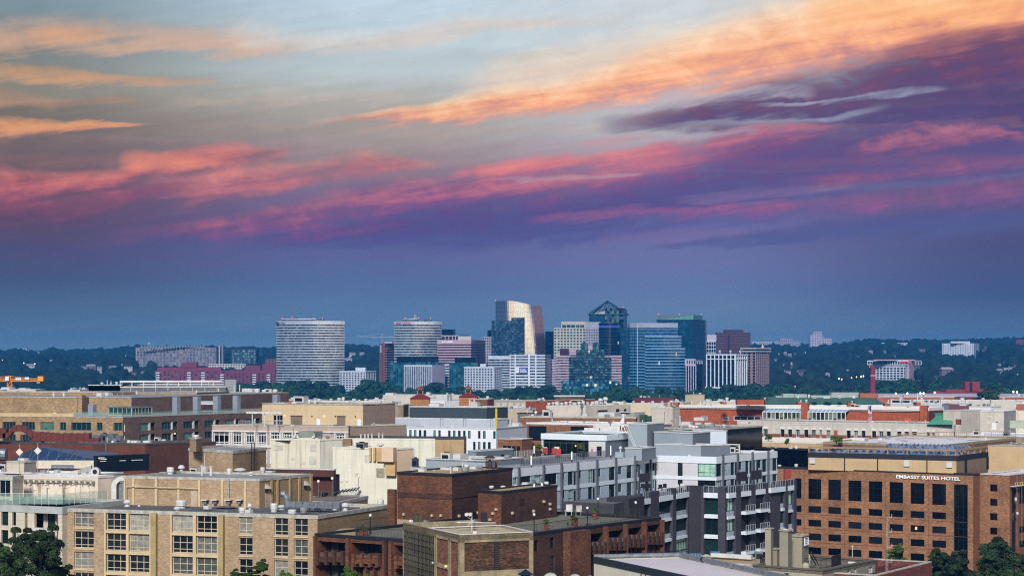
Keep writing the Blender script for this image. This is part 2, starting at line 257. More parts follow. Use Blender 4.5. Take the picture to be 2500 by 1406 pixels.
# ------------------------------------------------------------------ mesh helper
class MB:
    def __init__(s): s.v = []; s.f = []; s.m = []; s.mats = []
    def mi(s, m):
        if m not in s.mats: s.mats.append(m)
        return s.mats.index(m)
    def poly(s, pts, m):
        i = len(s.v); s.v += [tuple(p) for p in pts]; s.f.append(tuple(range(i, i+len(pts)))); s.m.append(s.mi(m)); return s
    def hexa(s, b, t, m):               # bottom ring, top ring
        n = len(b); i = len(s.v); s.v += [tuple(p) for p in b]+[tuple(p) for p in t]; k = s.mi(m)
        for j in range(n): s.f.append((i+j, i+(j+1) % n, i+n+(j+1) % n, i+n+j)); s.m.append(k)
        s.f.append(tuple(i+n+j for j in range(n))); s.f.append(tuple(i+n-1-j for j in range(n))); s.m += [k, k]; return s
    def prism(s, q, z0, z1, m): return s.hexa([(p[0], p[1], z0) for p in q], [(p[0], p[1], z1) for p in q], m)
    def fb(s, f, s0, s1, z0, z1, o0, o1, m):          # box on a facade, o = metres proud of it
        q = [f.p(s0, o1), f.p(s1, o1), f.p(s1, o0), f.p(s0, o0)]; return s.prism(q, z0, z1, m)
    def box(s, c, w, d, h, m, a=0):                   # c = base centre
        ca, sa = math.cos(a), math.sin(a)
        q = [(c[0]+x*ca-y*sa, c[1]+x*sa+y*ca) for x, y in ((-w/2, -d/2), (w/2, -d/2), (w/2, d/2), (-w/2, d/2))]
        return s.prism(q, c[2], c[2]+h, m)
    def tube(s, p, q, r, m, n=6, r2=None):
        p, q = Vector(p), Vector(q); d = (q-p).normalized(); a = d.orthogonal().normalized(); b = d.cross(a); r2 = r if r2 is None else r2
        R1 = [p+(a*math.cos(t)+b*math.sin(t))*r for t in [6.28318*i/n for i in range(n)]]
        R2 = [q+(a*math.cos(t)+b*math.sin(t))*r2 for t in [6.28318*i/n for i in range(n)]]
        return s.hexa(R1, R2, m)
    def lathe(s, c, prof, m, n=14):                   # prof = (radius, z) from the bottom up
        for (r0, z0), (r1, z1) in zip(prof, prof[1:]):
            s.hexa([(c[0]+r0*math.cos(6.28318*i/n), c[1]+r0*math.sin(6.28318*i/n), c[2]+z0) for i in range(n)],
                   [(c[0]+r1*math.cos(6.28318*i/n), c[1]+r1*math.sin(6.28318*i/n), c[2]+z1) for i in range(n)], m)
        return s
    def build(s, name, parent=None, smooth=False, **props):
        if not s.v: s.v = [(0, 0, 0)]
        o0 = np.array(parent.matrix_basis.translation if parent and parent.parent is None else ((0, 0, 0))) if parent else np.zeros(3)
        if parent is not None and parent.parent is not None:
            q = parent; o0 = np.zeros(3)
            while q is not None: o0 += np.array(q.location); q = q.parent
        V = np.array(s.v, float)
        own = np.zeros(3)
        if parent is None: own = np.array([V[:, 0].mean(), V[:, 1].mean(), V[:, 2].min()])
        me = bpy.data.meshes.new(name); me.from_pydata((V-o0-own).tolist(), [], s.f)
        for m in s.mats: me.materials.append(m)
        me.polygons.foreach_set('material_index', s.m)
        if smooth: me.polygons.foreach_set('use_smooth', [True]*len(s.f))
        uv = me.uv_layers.new(name='UVMap'); D = np.zeros((len(me.loops), 2)); k = 0
        for f in s.f:
            P = V[list(f)]; nrm = np.cross(P[1]-P[0], P[2]-P[0]) if len(f) > 2 else np.array([0, 0, 1.])
            if len(f) > 3 and np.abs(nrm).sum() < 1e-6: nrm = np.cross(P[2]-P[0], P[3]-P[0])
            h = math.hypot(nrm[0], nrm[1])
            if h > abs(nrm[2])*.7 and h > 0:
                tx, ty = -nrm[1]/h, nrm[0]/h; D[k:k+len(f), 0] = P[:, 0]*tx+P[:, 1]*ty; D[k:k+len(f), 1] = P[:, 2]
            else: D[k:k+len(f)] = P[:, :2]
            k += len(f)
        uv.data.foreach_set('uv', D.ravel())
        o = bpy.data.objects.new(name, me); COL.objects.link(o); o.location = own
        if parent: o.parent = parent
        for a, b in props.items(): o[a] = b
        return o
class Face:                                            # vertical plane from p0 (left) to p1 (right) seen from outside
    def __init__(s, p0, p1):
        s.p0, s.p1 = Vector(p0[:2]), Vector(p1[:2]); d = s.p1-s.p0; s.len = d.length; s.d = d/s.len; s.n = Vector((s.d.y, -s.d.x))
    def p(s, t, o=0): q = s.p0+s.d*t+s.n*o; return (q.x, q.y)
    def P(s, t, z, o=0): q = s.p(t, o); return (q[0], q[1], z)
    def s(s, px): k = (px-1250)/F; return (k*s.p0.y-s.p0.x)/(s.d.x-k*s.d.y)
    def z(s, px, py): y = s.p(s.s(px))[1]; return CZ-(py-H)/F*y
    def off(s, o): return Face(s.p(0, o), s.p(s.len, o))
def root(name, label, cat, loc, group=None):
    o = bpy.data.objects.new(name, None); COL.objects.link(o); o.location = loc; o['label'] = label; o['category'] = cat; o.empty_display_size = .5
    if group: o['group'] = group
    return o
def tag(o, label, cat, group=None):
    o['label'] = label; o['category'] = cat
    if group: o['group'] = group
    return o
def G(px, py, Y): return Vector(((px-1250)/F*Y, Y, CZ-(py-H)/F*Y))
def AZ(px, py, z): Y = (CZ-z)*F/(py-H); return Vector(((px-1250)/F*Y, Y, z))
def clad(mb, f, z0, z1, rects, m, depth=.25, reveal=None, s0=0, s1=None):
    """wall plane with real openings; rects = (s0, s1, z0, z1)"""
    s1 = f.len if s1 is None else s1; reveal = reveal or m
    rects = [(max(a, s0), min(b, s1), max(c, z0), min(d, z1)) for a, b, c, d in rects]; rects = [r for r in rects if r[1]-r[0] > .02 and r[3]-r[2] > .02]
    zs = sorted({round(z, 3) for r in rects for z in r[2:]}|{z0, z1})
    for a, b in zip(zs, zs[1:]):
        if b-a < 1e-3: continue
        zc = (a+b)/2; cut = sorted([(r[0], r[1]) for r in rects if r[2] < zc < r[3]]); x = s0
        for l_, r_ in cut:
            if l_-x > 1e-3: mb.poly([f.P(x, a), f.P(l_, a), f.P(l_, b), f.P(x, b)], m)
            x = max(x, r_)
        if s1-x > 1e-3: mb.poly([f.P(x, a), f.P(s1, a), f.P(s1, b), f.P(x, b)], m)
    for l_, r_, a, b in rects:
        mb.poly([f.P(l_, a), f.P(l_, a, -depth), f.P(l_, b, -depth), f.P(l_, b)], reveal); mb.poly([f.P(r_, a, -depth), f.P(r_, a), f.P(r_, b), f.P(r_, b, -depth)], reveal)
        mb.poly([f.P(l_, a), f.P(r_, a), f.P(r_, a, -depth), f.P(l_, a, -depth)], reveal); mb.poly([f.P(l_, b, -depth), f.P(r_, b, -depth), f.P(r_, b), f.P(l_, b)], reveal)
def window(parent, f, r, fm, gm, nx=2, nz=1, depth=.25, fw=.07, bars=None, name='window', low=None, label=None):
    """frame with mullions, its pane a child"""
    s0, s1, z0, z1 = r; b = MB(); o0, o1 = -depth, -depth+.09; mw = fw*.8
    b.fb(f, s0, s1, z0, z0+fw, o0, o1+.03, fm).fb(f, s0, s1, z1-fw, z1, o0, o1, fm).fb(f, s0, s0+fw, z0+fw, z1-fw, o0, o1, fm).fb(f, s1-fw, s1, z0+fw, z1-fw, o0, o1, fm)
    xs = bars if bars else [i/nx for i in range(1, nx)]
    for x in xs: c = s0+(s1-s0)*x; b.fb(f, c-mw/2, c+mw/2, z0+fw, z1-fw, o0, o1-.02, fm)
    zz = low if low else [i/nz for i in range(1, nz)]
    for x in zz: c = z0+(z1-z0)*x; b.fb(f, s0+fw, s1-fw, c-mw/2, c+mw/2, o0, o1-.035, fm)
    w_ = b.build(name, parent); g = MB(); g.poly([f.P(s0, z0, o0+.02), f.P(s1, z0, o0+.02), f.P(s1, z1, o0+.02), f.P(s0, z1, o0+.02)], gm); g.build('pane', w_)
    if label: w_['label'] = label
    return w_
def grid(f, cols, rows, xr, skip=()):
    zz = [(f.z(xr, b), f.z(xr, t)) for t, b in rows]
    return [(f.s(l), f.s(r), z0, z1) for j, (z0, z1) in enumerate(zz) for i, (l, r) in enumerate(cols) if (i, j) not in skip]
def ring(mb, q, z0, z1, th, m):                        # parapet / coping ring round polygon q
    c = Vector((sum(p[0] for p in q)/len(q), sum(p[1] for p in q)/len(q))); n = len(q); inn = []
    for i in range(n):
        a, b, d = Vector(q[i-1]), Vector(q[i]), Vector(q[(i+1) % n]); e1 = (b-a).normalized(); e2 = (d-b).normalized()
        n1 = Vector((-e1.y, e1.x)); n2 = Vector((-e2.y, e2.x))
        if n1.dot(c-b) < 0 and n2.dot(c-b) < 0: n1, n2 = -n1, -n2
        k = (n1+n2); k = k/max(.2, k.dot(n1)) if k.length > 1e-6 else n1; inn.append(b+k*th)
    for i in range(n): j = (i+1) % n; mb.prism([q[i], q[j], tuple(inn[j]), tuple(inn[i])], z0, z1, m)
    return [tuple(p) for p in inn]
class Bld:
    """building block from three roof-line points of its near corner; z of the roof line follows from the depth Y of the corner"""
    def __init__(s, Lp, C, Rp, Y, name=None, label=None, cat='building', group=None, par=None, zb=0, back=None):
        s.z = CZ-(C[1]-H)/F*Y; c = Vector(((C[0]-1250)/F*Y, Y)); 
        def pt(p): q = AZ(p[0], p[1], s.z); return Vector((q.x, q.y))
        s.C = c; s.L = pt(Lp) if Lp and len(Lp) == 2 else None; s.R = pt(Rp) if Rp and len(Rp) == 2 else None
        if s.L is None: d = (s.R-c).normalized(); ll = Lp[0] if Lp else 20; s.L = c+Vector((-d.y, d.x))*ll
        if s.R is None: d = (s.L-c).normalized(); rr = Rp[0] if Rp else 20; s.R = c+Vector((d.y, -d.x))*rr
        s.B = s.L+s.R-c; s.q = [tuple(s.L), tuple(s.C), tuple(s.R), tuple(s.B)]; s.zb = zb
        s.FL = Face(s.L, s.C); s.FR = Face(s.C, s.R); s.FB = Face(s.R, s.B); s.FA = Face(s.B, s.L)
        s.root = par if par else root(name, label, cat, (c.x, c.y, zb), group)
    def walls(s, m, rl=(), rr=(), z0=None, z1=None, depth=.25, name='wall', m2=None, ra=(), rb=(), reveal=None):
        z0 = s.zb if z0 is None else z0; z1 = s.z if z1 is None else z1; b = MB()
        clad(b, s.FL, z0, z1, rl, m, depth, reveal); clad(b, s.FR, z0, z1, rr, m2 or m, depth, reveal); clad(b, s.FB, z0, z1, rb, m, depth); clad(b, s.FA, z0, z1, ra, m, depth)
        return b.build(name, s.root)
    def roof(s, m, par=.7, cap=None, capm=None, th=.35, caph=.25):
        capm = capm or m; b = MB(); inn = ring(b, s.q, s.z-par, s.z, th, capm); b.build('parapet', s.root)
        if cap != 0:
            k = MB(); q2 = [tuple(Vector(p)+(Vector(p)-(s.L+s.R)/2).normalized()*.12) for p in s.q]; ring(k, q2, s.z-caph, s.z+.03, th+.2, capm); k.build('coping', s.root)
        r = MB(); r.poly([(p[0], p[1], s.z-par) for p in inn], m); return r.build('roof', s.root)
    def core(s, m, inset=.5, name='glazing', z0=None, z1=None):
        c = (s.L+s.R)/2; q = []
        for p in s.q: v = Vector(p)-c; q.append(tuple(c+v*(1-inset*1.4/max(1, v.length))))
        b = MB(); b.prism(q, s.zb if z0 is None else z0, (s.z if z1 is None else z1)-.3, m); return b.build(name, s.root)
    def clutter(s, n, m=None, dz=-.3, small=1.):
        for _ in range(n):
            u, v = random.uniform(.08, .9), random.uniform(.06, .92); p = s.C+(s.L-s.C)*u+(s.R-s.C)*v; k = random.choice(['box', 'can', 'mush', 'pipe', 'box', 'can', 'patch', 'patch'] + ['hvac']*(random.random() < .3))
            b = MB(); P3 = Vector((p.x, p.y, s.z+dz)); w_ = random.uniform(.5, 1.3)*small
            if k == 'patch': b.box(P3, w_*3, w_*2.2, .05, m or mat('roof_patch', '5e6064', .9, var=.3), -.5); b.build('roof_patch', s.root); continue
            vent(b, P3, {'pipe': .18, 'hvac': 1.8*small}.get(k, w_), {'pipe': 1.1, 'hvac': 1.2*small, 'box': .5}.get(k, .8)*small, m or random.choice([wm, wm, mat('dull_metal', '8a8c8a', .6, .2), galv]), k); b.build({'hvac': 'ac_unit', 'pipe': 'vent_pipe', 'box': 'roof_box'}.get(k, 'roof_vent'), s.root)
    def at(s, px, py, dz=-.7): return AZ(px, py, s.z+dz)
# ------------------------------------------------------------------ ground, hills
gm = mat('ground_surface', '3c3f3e', .95, var=.3, scale=.05)
b = MB(); b.poly([(-3000, -300, 0), (3000, -300, 0), (3000, 6500, 0), (-3000, 6500, 0)], gm); g = b.build('ground'); g['kind'] = 'structure'
RID = [(-400, 858), (0, 856), (40, 852), (90, 858), (130, 849), (170, 857), (240, 853), (330, 845), (420, 847), (560, 848), (640, 850), (720, 846), (850, 841), (900, 845), (1000, 846), (1400, 852), (1760, 846), (1830, 842), (1900, 838), (1960, 841), (2060, 838), (2100, 830), (2200, 828), (2300, 832), (2380, 828), (2500, 826), (2900, 824)]
YR, YF = 4700., 2450.
def ridge(px):
    for (a, ya), (c_, yc) in zip(RID, RID[1:]):
        if a <= px <= c_: return ya+(yc-ya)*(px-a)/(c_-a)
    return 850
def terr(x, y):                                         # ground height of the far bank
    if y < YF: return max(0., (y-2050)/(YF-2050)*6) if y > 2050 else 0.
    px = 1250+x/y*F; t = min(1, (y-YF)/(YR-YF)); top = CZ-(ridge(px)+0-H)/F*YR-20
    h = 6+(top-6)*(t**.8)+9*math.sin(x*.006+y*.004)*t*(1-t)*2+6*math.sin(x*.013-y*.007+1)*t*(1-t)*2
    if y > YR: h = max(0, top-(y-YR)*.03)
    return h
xs = np.linspace(-2200, 2200, 90); ys = np.concatenate([np.linspace(2050, YR, 40), np.linspace(YR+60, 6200, 8)])
V = [(x, y, terr(x, y)+.05) for y in ys for x in xs*1.0]; nx_ = len(xs)
fs = [(j*nx_+i, j*nx_+i+1, (j+1)*nx_+i+1, (j+1)*nx_+i) for j in range(len(ys)-1) for i in range(nx_-1)]
me = bpy.data.meshes.new('hills'); me.from_pydata(V, [], fs); me.polygons.foreach_set('use_smooth', [True]*len(fs))
hm = mat('hill_ground', '24301f', .95, var=0); me.materials.append(hm); o = bpy.data.objects.new('hills', me); COL.objects.link(o); o['kind'] = 'structure'
def leafmat(name, c1, c2, sc_=.35, tl=0):
    m = bpy.data.materials.new(name); m.use_nodes = True; n = m.node_tree.nodes; l = m.node_tree.links; p = n['Principled BSDF']; p.inputs['Roughness'].default_value = .8; p.inputs['Specular IOR Level'].default_value = .25
    g = n.new('ShaderNodeNewGeometry'); q = n.new('ShaderNodeTexNoise'); q.inputs['Scale'].default_value = sc_; q.inputs['Detail'].default_value = 5; l.new(g.outputs['Position'], q.inputs['Vector'])
    cr = n.new('ShaderNodeValToRGB'); cr.color_ramp.elements[0].position = .35; cr.color_ramp.elements[1].position = .68; cr.color_ramp.elements[0].color = lin(c1); cr.color_ramp.elements[1].color = lin(c2)
    oi = n.new('ShaderNodeObjectInfo'); hs = n.new('ShaderNodeHueSaturation'); mr = n.new('ShaderNodeMapRange'); l.new(oi.outputs['Random'], mr.inputs[0]); mr.inputs[3].default_value = .65; mr.inputs[4].default_value = 1.35
    l.new(mr.outputs[0], hs.inputs['Value']); l.new(q.outputs[0], cr.inputs[0]); l.new(cr.outputs[0], hs.inputs['Color']); l.new(hs.outputs[0], p.inputs['Base Color']); return m
fm_ = leafmat('forest_leaves', '0a1c18', '1e3c2c', .03)
belt_m = leafmat('belt_leaves', '0c2820', '2e5638', .12)
# --- crowns
rng = np.random.default_rng(3)
def ico(sub=1):
    import bmesh
    bm = bmesh.new(); bmesh.ops.create_icosphere(bm, subdivisions=sub, radius=1); v = np.array([q.co[:] for q in bm.verts]); f = np.array([[q.index for q in t.verts] for t in bm.faces]); bm.free(); return v, f
IV, IF = ico(2)
def numesh(name, V, Fc, m, smooth=False):
    me = bpy.data.meshes.new(name); k = Fc.shape[1]
    me.vertices.add(len(V)); me.vertices.foreach_set('co', V.astype(np.float32).ravel()); me.loops.add(Fc.size); me.loops.foreach_set('vertex_index', Fc.astype(np.int32).ravel())
    me.polygons.add(len(Fc)); me.polygons.foreach_set('loop_start', np.arange(0, Fc.size, k, dtype=np.int32))
    if smooth: me.polygons.foreach_set('use_smooth', np.ones(len(Fc), bool))
    me.materials.append(m); me.update(calc_edges=True); me.validate(); return me
def leaves(C, Rr, n, size, up=.3):
    """n leaf quads spread over the shells of clumps C (N,3) radii Rr (N,3)"""
    i = rng.integers(0, len(C), n); d = rng.normal(size=(n, 3)); d /= np.linalg.norm(d, axis=1)[:, None]; d[:, 2] = np.where(d[:, 2] < -.5, -d[:, 2], d[:, 2])
    p = C[i]+d*Rr[i]*(rng.random((n, 1))**.35); nn = d+rng.normal(size=(n, 3))*.6; nn[:, 2] += up; nn /= np.linalg.norm(nn, axis=1)[:, None]
    t = np.cross(nn, rng.normal(size=(n, 3))); t /= np.linalg.norm(t, axis=1)[:, None]; bt = np.cross(nn, t); s = size*(.6+rng.random((n, 1))*.8)
    V = np.stack([p-t*s-bt*s*.6, p+t*s-bt*s*.6, p+t*s+bt*s*.6, p-t*s+bt*s*.6], 1).reshape(-1, 3); return V, np.arange(n*4).reshape(-1, 4)
def clumps(h, r, n, near=False):
    C = []; Q = []; LB = [(rng.random()*6.283, rng.uniform(.35, .8), rng.uniform(.1, 1.0)) for _ in range(9)]
    for k in range(n):
        z = rng.random()**.8; rr = r*math.sqrt(max(.05, 1-(z-.35)**2/.5)); a = rng.random()*6.283; q = rr*math.sqrt(rng.random())*(.95 if near else .82)
        if near and k % 5:
            la, lr, lz = LB[k % 9]; lr = r*lr*math.sqrt(max(.1, 1-(lz-.3)**2*1.1)); g_ = rng.normal(size=3)*r*.17
            C.append((math.cos(la)*lr+g_[0], math.sin(la)*lr+g_[1], h*(.3+.6*lz)+g_[2])); s = r*(.1+.13*rng.random()); Q.append((s, s, s*.7)); continue
        C.append((math.cos(a)*q, math.sin(a)*q, h*(.32+.58*z))); s = r*((.12+.17*rng.random()) if near else (.26+.2*rng.random())); Q.append((s, s, s*.75))
    return np.array(C), np.array(Q)
def tree_meshes(h, r, ncl, nleaf, size, lm, bark, near=False):
    C, Q = clumps(h, r, ncl, near); V1, F1 = leaves(C, Q, nleaf, size)
    b = MB(); b.tube((0, 0, 0), (0, 0, h*.5), r*.07, bark, 7, r*.045); b.tube((0, 0, h*.5), (0, 0, h*.8), r*.045, bark, 6, r*.02)
    for k in range(min(9, ncl)): c = C[k]; b.tube((0, 0, h*(.28+.03*k)), tuple(c), r*.03, bark, 5, r*.008)
    crown = numesh('crown', V1, F1, lm); t = b.build('trunk'); t.location = (0, 0, 0); me = t.data
    # the trunk helper centres the mesh: undo
    vv = np.array(b.v); me.vertices.foreach_set('co', vv.ravel().astype(np.float32)); bpy.data.objects.remove(t); return crown, me
def place_tree(cr, tr, x, y, z, label, s=1., rz=0, group=None, name='broadleaf_tree', cat='tree'):
    r = root(name, label, cat, (x, y, z), group); r.scale = (s, s, s); r.rotation_euler = (0, 0, rz)
    for nm, me in (('crown', cr), ('trunk', tr)): o = bpy.data.objects.new(nm, me); COL.objects.link(o); o.parent = r
    return r
bark = mat('bark', '3a3129', .95)
CLEAR = [(365, 690, 2660, 936), (2112, 2262, 2720, 934), (2292, 2398, 3520, 866), (325, 555, 3320, 893), (558, 640, 3270, 888), (500, 680, 3010, 898), (820, 930, 2100, 935), (1720, 1890, 2260, 940), (700, 1900, 2450, 945)]
def hillY(px, py, h=9):
    for y in range(2460, 4700, 20):
        if CZ-(py-H)/F*y < terr((px-1250)/F*y, y)+h: return y
    return 4600
HOUSES = [(px, py, w_, h_*1.25, hillY(px, py)) for px, py, _, w_, h_ in [(83, 873, 3900, 4, 2), (100, 867, 4000, 4, 2), (92, 861, 4200, 8, 3), (74, 896, 3400, 20, 4), (126, 882, 3500, 8, 2), (205, 900, 3200, 12, 4), (222, 901, 3150, 22, 6), (243, 899, 3200, 12, 3), (275, 899, 3250, 18, 3), (313, 899, 3200, 20, 4), (296, 891, 3400, 6, 2), (325, 914, 3000, 16, 4), (350, 914, 2950, 12, 6), (858, 866, 3900, 18, 3), (884, 868, 3800, 12, 4), (850, 884, 3300, 18, 5), (872, 882, 3300, 4, 5), (1903, 866, 3600, 5, 3), (1917, 867, 3600, 8, 4), (1928, 871, 3500, 9, 4), (1942, 866, 3550, 6, 3), (1895, 886, 3300, 8, 6), (1915, 896, 3000, 6, 5), (1932, 900, 2900, 5, 8), (1922, 912, 2800, 14, 5), (1958, 918, 2700, 22, 8), (1950, 900, 3100, 6, 4), (2020, 918, 2900, 10, 4), (2105, 855, 3800, 6, 3), (2125, 861, 3700, 10, 3), (2160, 860, 3800, 6, 3), (2095, 872, 3500, 8, 2), (2183, 872, 3500, 6, 3), (2250, 858, 3800, 14, 4), (2295, 862, 3700, 9, 3), (2310, 912, 2750, 30, 8), (2382, 902, 2900, 14, 3), (2288, 933, 2450, 12, 8), (2440, 894, 3100, 8, 3), (2455, 888, 3200, 10, 3), (2410, 851, 3800, 16, 3), (2400, 858, 3700, 14, 4), (2485, 920, 2800, 6, 4), (2440, 908, 2900, 14, 4), (2455, 905, 2900, 14, 4), (2470, 901, 2900, 14, 4), (2483, 898, 2900, 12, 4), (2070, 908, 3000, 8, 3)]]
LAMPS = [(px, py, hillY(px, py, 12)-8) for px, py, _ in [(6, 879, 3600), (58, 886, 3500), (85, 888, 3500), (115, 887, 3500), (130, 887, 3500), (307, 869, 3600), (313, 868, 3600), (329, 874, 3550), (2048, 924, 2700), (2055, 926, 2700), (2079, 922, 2700), (2091, 920, 2700), (2102, 919, 2700), (2108, 918, 2700), (1914, 943, 2300), (1923, 942, 2300), (1931, 941, 2300), (1941, 944, 2300), (1959, 943, 2300), (1899, 918, 2600), (1940, 925, 2600), (1730, 934, 2100), (2215, 875, 3200), (1974, 862, 3600), (1966, 861, 3600)]]
CLEAR += [(px-w_/2-7, px+w_/2+7, Y+6, py-h_*.2) for px, py, w_, h_, Y in HOUSES]+[(px-7, px+7, Y+4, py+2) for px, py, Y in LAMPS]
# wooded hills: nobody could count these crowns
Vs, Fs = [], []; cnt = 0; n0 = 0
for k in range(9000):
    y = YF-250+(YR+80-YF+250)*rng.random()**.9; px = -150+2800*rng.random(); x = (px-1250)/F*y
    if y < 2700 and 560 < px < 1900: continue
    s = 8+6*rng.random(); z = terr(x, y)+4*rng.random(); pyt = H-(z+s*1.4-CZ)*F/y
    if any(a < px < b_ and y < yb and pyt < lim for a, b_, yb, lim in CLEAR): continue
    if y > 4450: z = terr(x, y)+2+3*rng.random(); s = 9+5*rng.random()
    d = 1+.22*np.sin(IV[:, 0:1]*5+k)*np.cos(IV[:, 1:2]*4+k*.7)+.1*rng.normal(size=(len(IV), 1))
    Vs.append(IV*d*np.array([s, s, s*.95])+np.array([x, y, z+s*.55])); Fs.append(IF+n0); n0 += len(IV)
me = numesh('far_wood', np.concatenate(Vs), np.concatenate(Fs), fm_, False); o = bpy.data.objects.new('far_wood', me); COL.objects.link(o); o['kind'] = 'stuff'; o['label'] = 'dark blue wooded hillsides behind the far towers'
# tree belt on the river bank: separate trees
TM = [tree_meshes(24+2*i, 11+i*.8, 46, 9000, .85, belt_m, bark) for i in range(4)]
BELT = [(-60, 960), (60, 955), (140, 948), (260, 952), (330, 944), (420, 948), (520, 936), (560, 932), (600, 926), (640, 934), (690, 936), (740, 930), (800, 938), (870, 944), (905, 928), (960, 940), (1000, 944), (1060, 938), (1120, 940), (1200, 950), (1250, 948), (1340, 942), (1400, 950), (1480, 948), (1530, 938), (1600, 946), (1650, 948), (1720, 946), (1800, 940), (1850, 935), (1950, 940), (2050, 945), (2150, 938), (2200, 925), (2260, 930), (2400, 940), (2500, 938), (2600, 938)]
def belt(px):
    for (a, ya), (c_, yc) in zip(BELT, BELT[1:]):
        if a <= px <= c_: return ya+(yc-ya)*(px-a)/(c_-a)
    return 945
k = 0
for row, (Y0, dpy) in enumerate(((2040, 0), (1900, 12), (1770, 22))):
    px = -40+row*13
    while px < 2560:
        Y = Y0+rng.uniform(-30, 30); py = belt(px)+dpy+rng.uniform(-5, 9); zt = CZ-(py-H)/F*Y; i = k % 4; hh = 24+2*i; s = zt/hh; s = max(.6, min(1.7, s))
        place_tree(*TM[i], (px-1250)/F*Y, Y, zt-hh*s, 'bushy deciduous tree in the dark green belt below the far towers', s, rng.random()*6.28, 'trees of the belt in front of the far towers'); k += 1; px += rng.uniform(26, 46)
# ------------------------------------------------------------------ far towers across the river
FLOOR = 3.6
class Far:
    def __init__(s, name, label, pl, pc, pr, pt, Y, a=25, depth=32, zb=None, cat='tower', group=None, poly=None):
        a = R(a); kl, kr, kc = (pl-1250)/F, (pr-1250)/F, (pc-1250)/F; c = Vector((kc*Y, Y)); s.Y = Y
        ld_ = Vector((-math.cos(a), math.sin(a))); rd = Vector((math.sin(a), math.cos(a)))
        ll = depth if pl == pc else (c.x-kl*Y)/(math.cos(a)+kl*math.sin(a)); rl = depth if pr == pc else (kr*Y-c.x)/(math.sin(a)-kr*math.cos(a))
        rl = rl if 4 < rl < 90 else depth
        s.q = [tuple(c+ld_*ll), tuple(c), tuple(c+rd*rl), tuple(c+ld_*ll+rd*rl)]; s.a = a
        if poly: s.q = poly
        s.z = CZ-(pt-H)/F*Y; s.zb = terr(c.x, Y)-2 if zb is None else zb
        s.FL, s.FR = Face(s.q[0], s.q[1]), Face(s.q[1], s.q[2])
        s.root = root(name, label, cat, (c.x, c.y, s.zb), group)
    def exp(s, d, q=None):
        q = q or s.q; c = Vector((sum(p[0] for p in q)/len(q), sum(p[1] for p in q)/len(q))); return [tuple(Vector(p)+(Vector(p)-c).normalized()*d) for p in q]
    def zz(s, py): return CZ-(py-H)/F*s.Y
    def core(s, m, name='glazing', z1=None, q=None, d=0): b = MB(); b.prism(s.exp(d, q) if d else (q or s.q), s.zb, s.z if z1 is None else z1, m); return b.build(name, s.root)
    def bands(s, m, pitch, frac, top=None, z1=None, q=None, off=.5, name='spandrel', zlow=8, q1=None):
        """cladding bands ringing the block, one mesh per facade system"""
        z = s.z if z1 is None else z1; b = MB(); p = pitch/F*s.Y; t = (top or pitch*frac)/F*s.Y; q = s.exp(off, q)
        b.prism(q, z-t, z+.2, m); z = z-t-p*(1-frac)
        while z-p*frac > max(s.zb, zlow): b.prism(q, z-p*frac, z, m); z -= p
        return b.build(name, s.root)
    def grid(s, m, nl, nr, pitch, w=.6, h=.55, z1=None, top=1.5, depth=.7, name='wall', zlow=10, glass=None):
        z1 = s.z if z1 is None else z1; p = pitch/F*s.Y; b = MB()
        for f, n_ in ((s.FL, nl), (s.FR, nr)):
            rects = []
            if n_:
                cw = f.len/n_; z = z1-top
                while z-p > zlow: rects += [(cw*(i+.5-w/2), cw*(i+.5+w/2), z-p*h, z) for i in range(n_)]; z -= p
            clad(b, f, s.zb, z1, rects, m, depth)
        clad(b, Face(s.q[2], s.q[3]), s.zb, z1, [], m); clad(b, Face(s.q[3], s.q[0]), s.zb, z1, [], m); b.poly([(p_[0], p_[1], z1) for p_ in s.q], m)
        o_ = b.build(name, s.root)
        if glass: g_ = MB(); g_.prism(s.exp(-1.3), s.zb, z1-.3, glass); g_.build('glazing', s.root)
        return o_
    def fins(s, m, f, n_, w=.5, o=.6, z0=None, z1=None, name='fin'):
        b = MB()
        for i in range(n_+1): c = f.len*i/n_; b.fb(f, c-w/2, c+w/2, s.zb if z0 is None else z0, s.z if z1 is None else z1, 0, o, m)
        return b.build(name, s.root)
    def block(s, pl, pr, pt, pb, m, dy=6, th=14, name='penthouse', a=None):   # box on the roof
        Y = s.Y+dy; b = MB(); x0, x1 = (pl-1250)/F*Y, (pr-1250)/F*Y; b.prism([(x0, Y), (x1, Y), (x1, Y+th), (x0, Y+th)], CZ-(pb-H)/F*Y, CZ-(pt-H)/F*Y, m); return b.build(name, s.root)
    def beacon(s, px, py, dy=2):
        b = MB(); p = G(px, py, s.Y+dy); b.lathe(p, [(.1, -.6), (.6, 0), (.1, .6)], mat('beacon_red', 'ff5a50', emit=2.2), 6); b.tube(p+Vector((0, 0, -4)), p, .15, mat('dark_metal', '2b2f33', .5), 4); b.build('beacon', s.root)
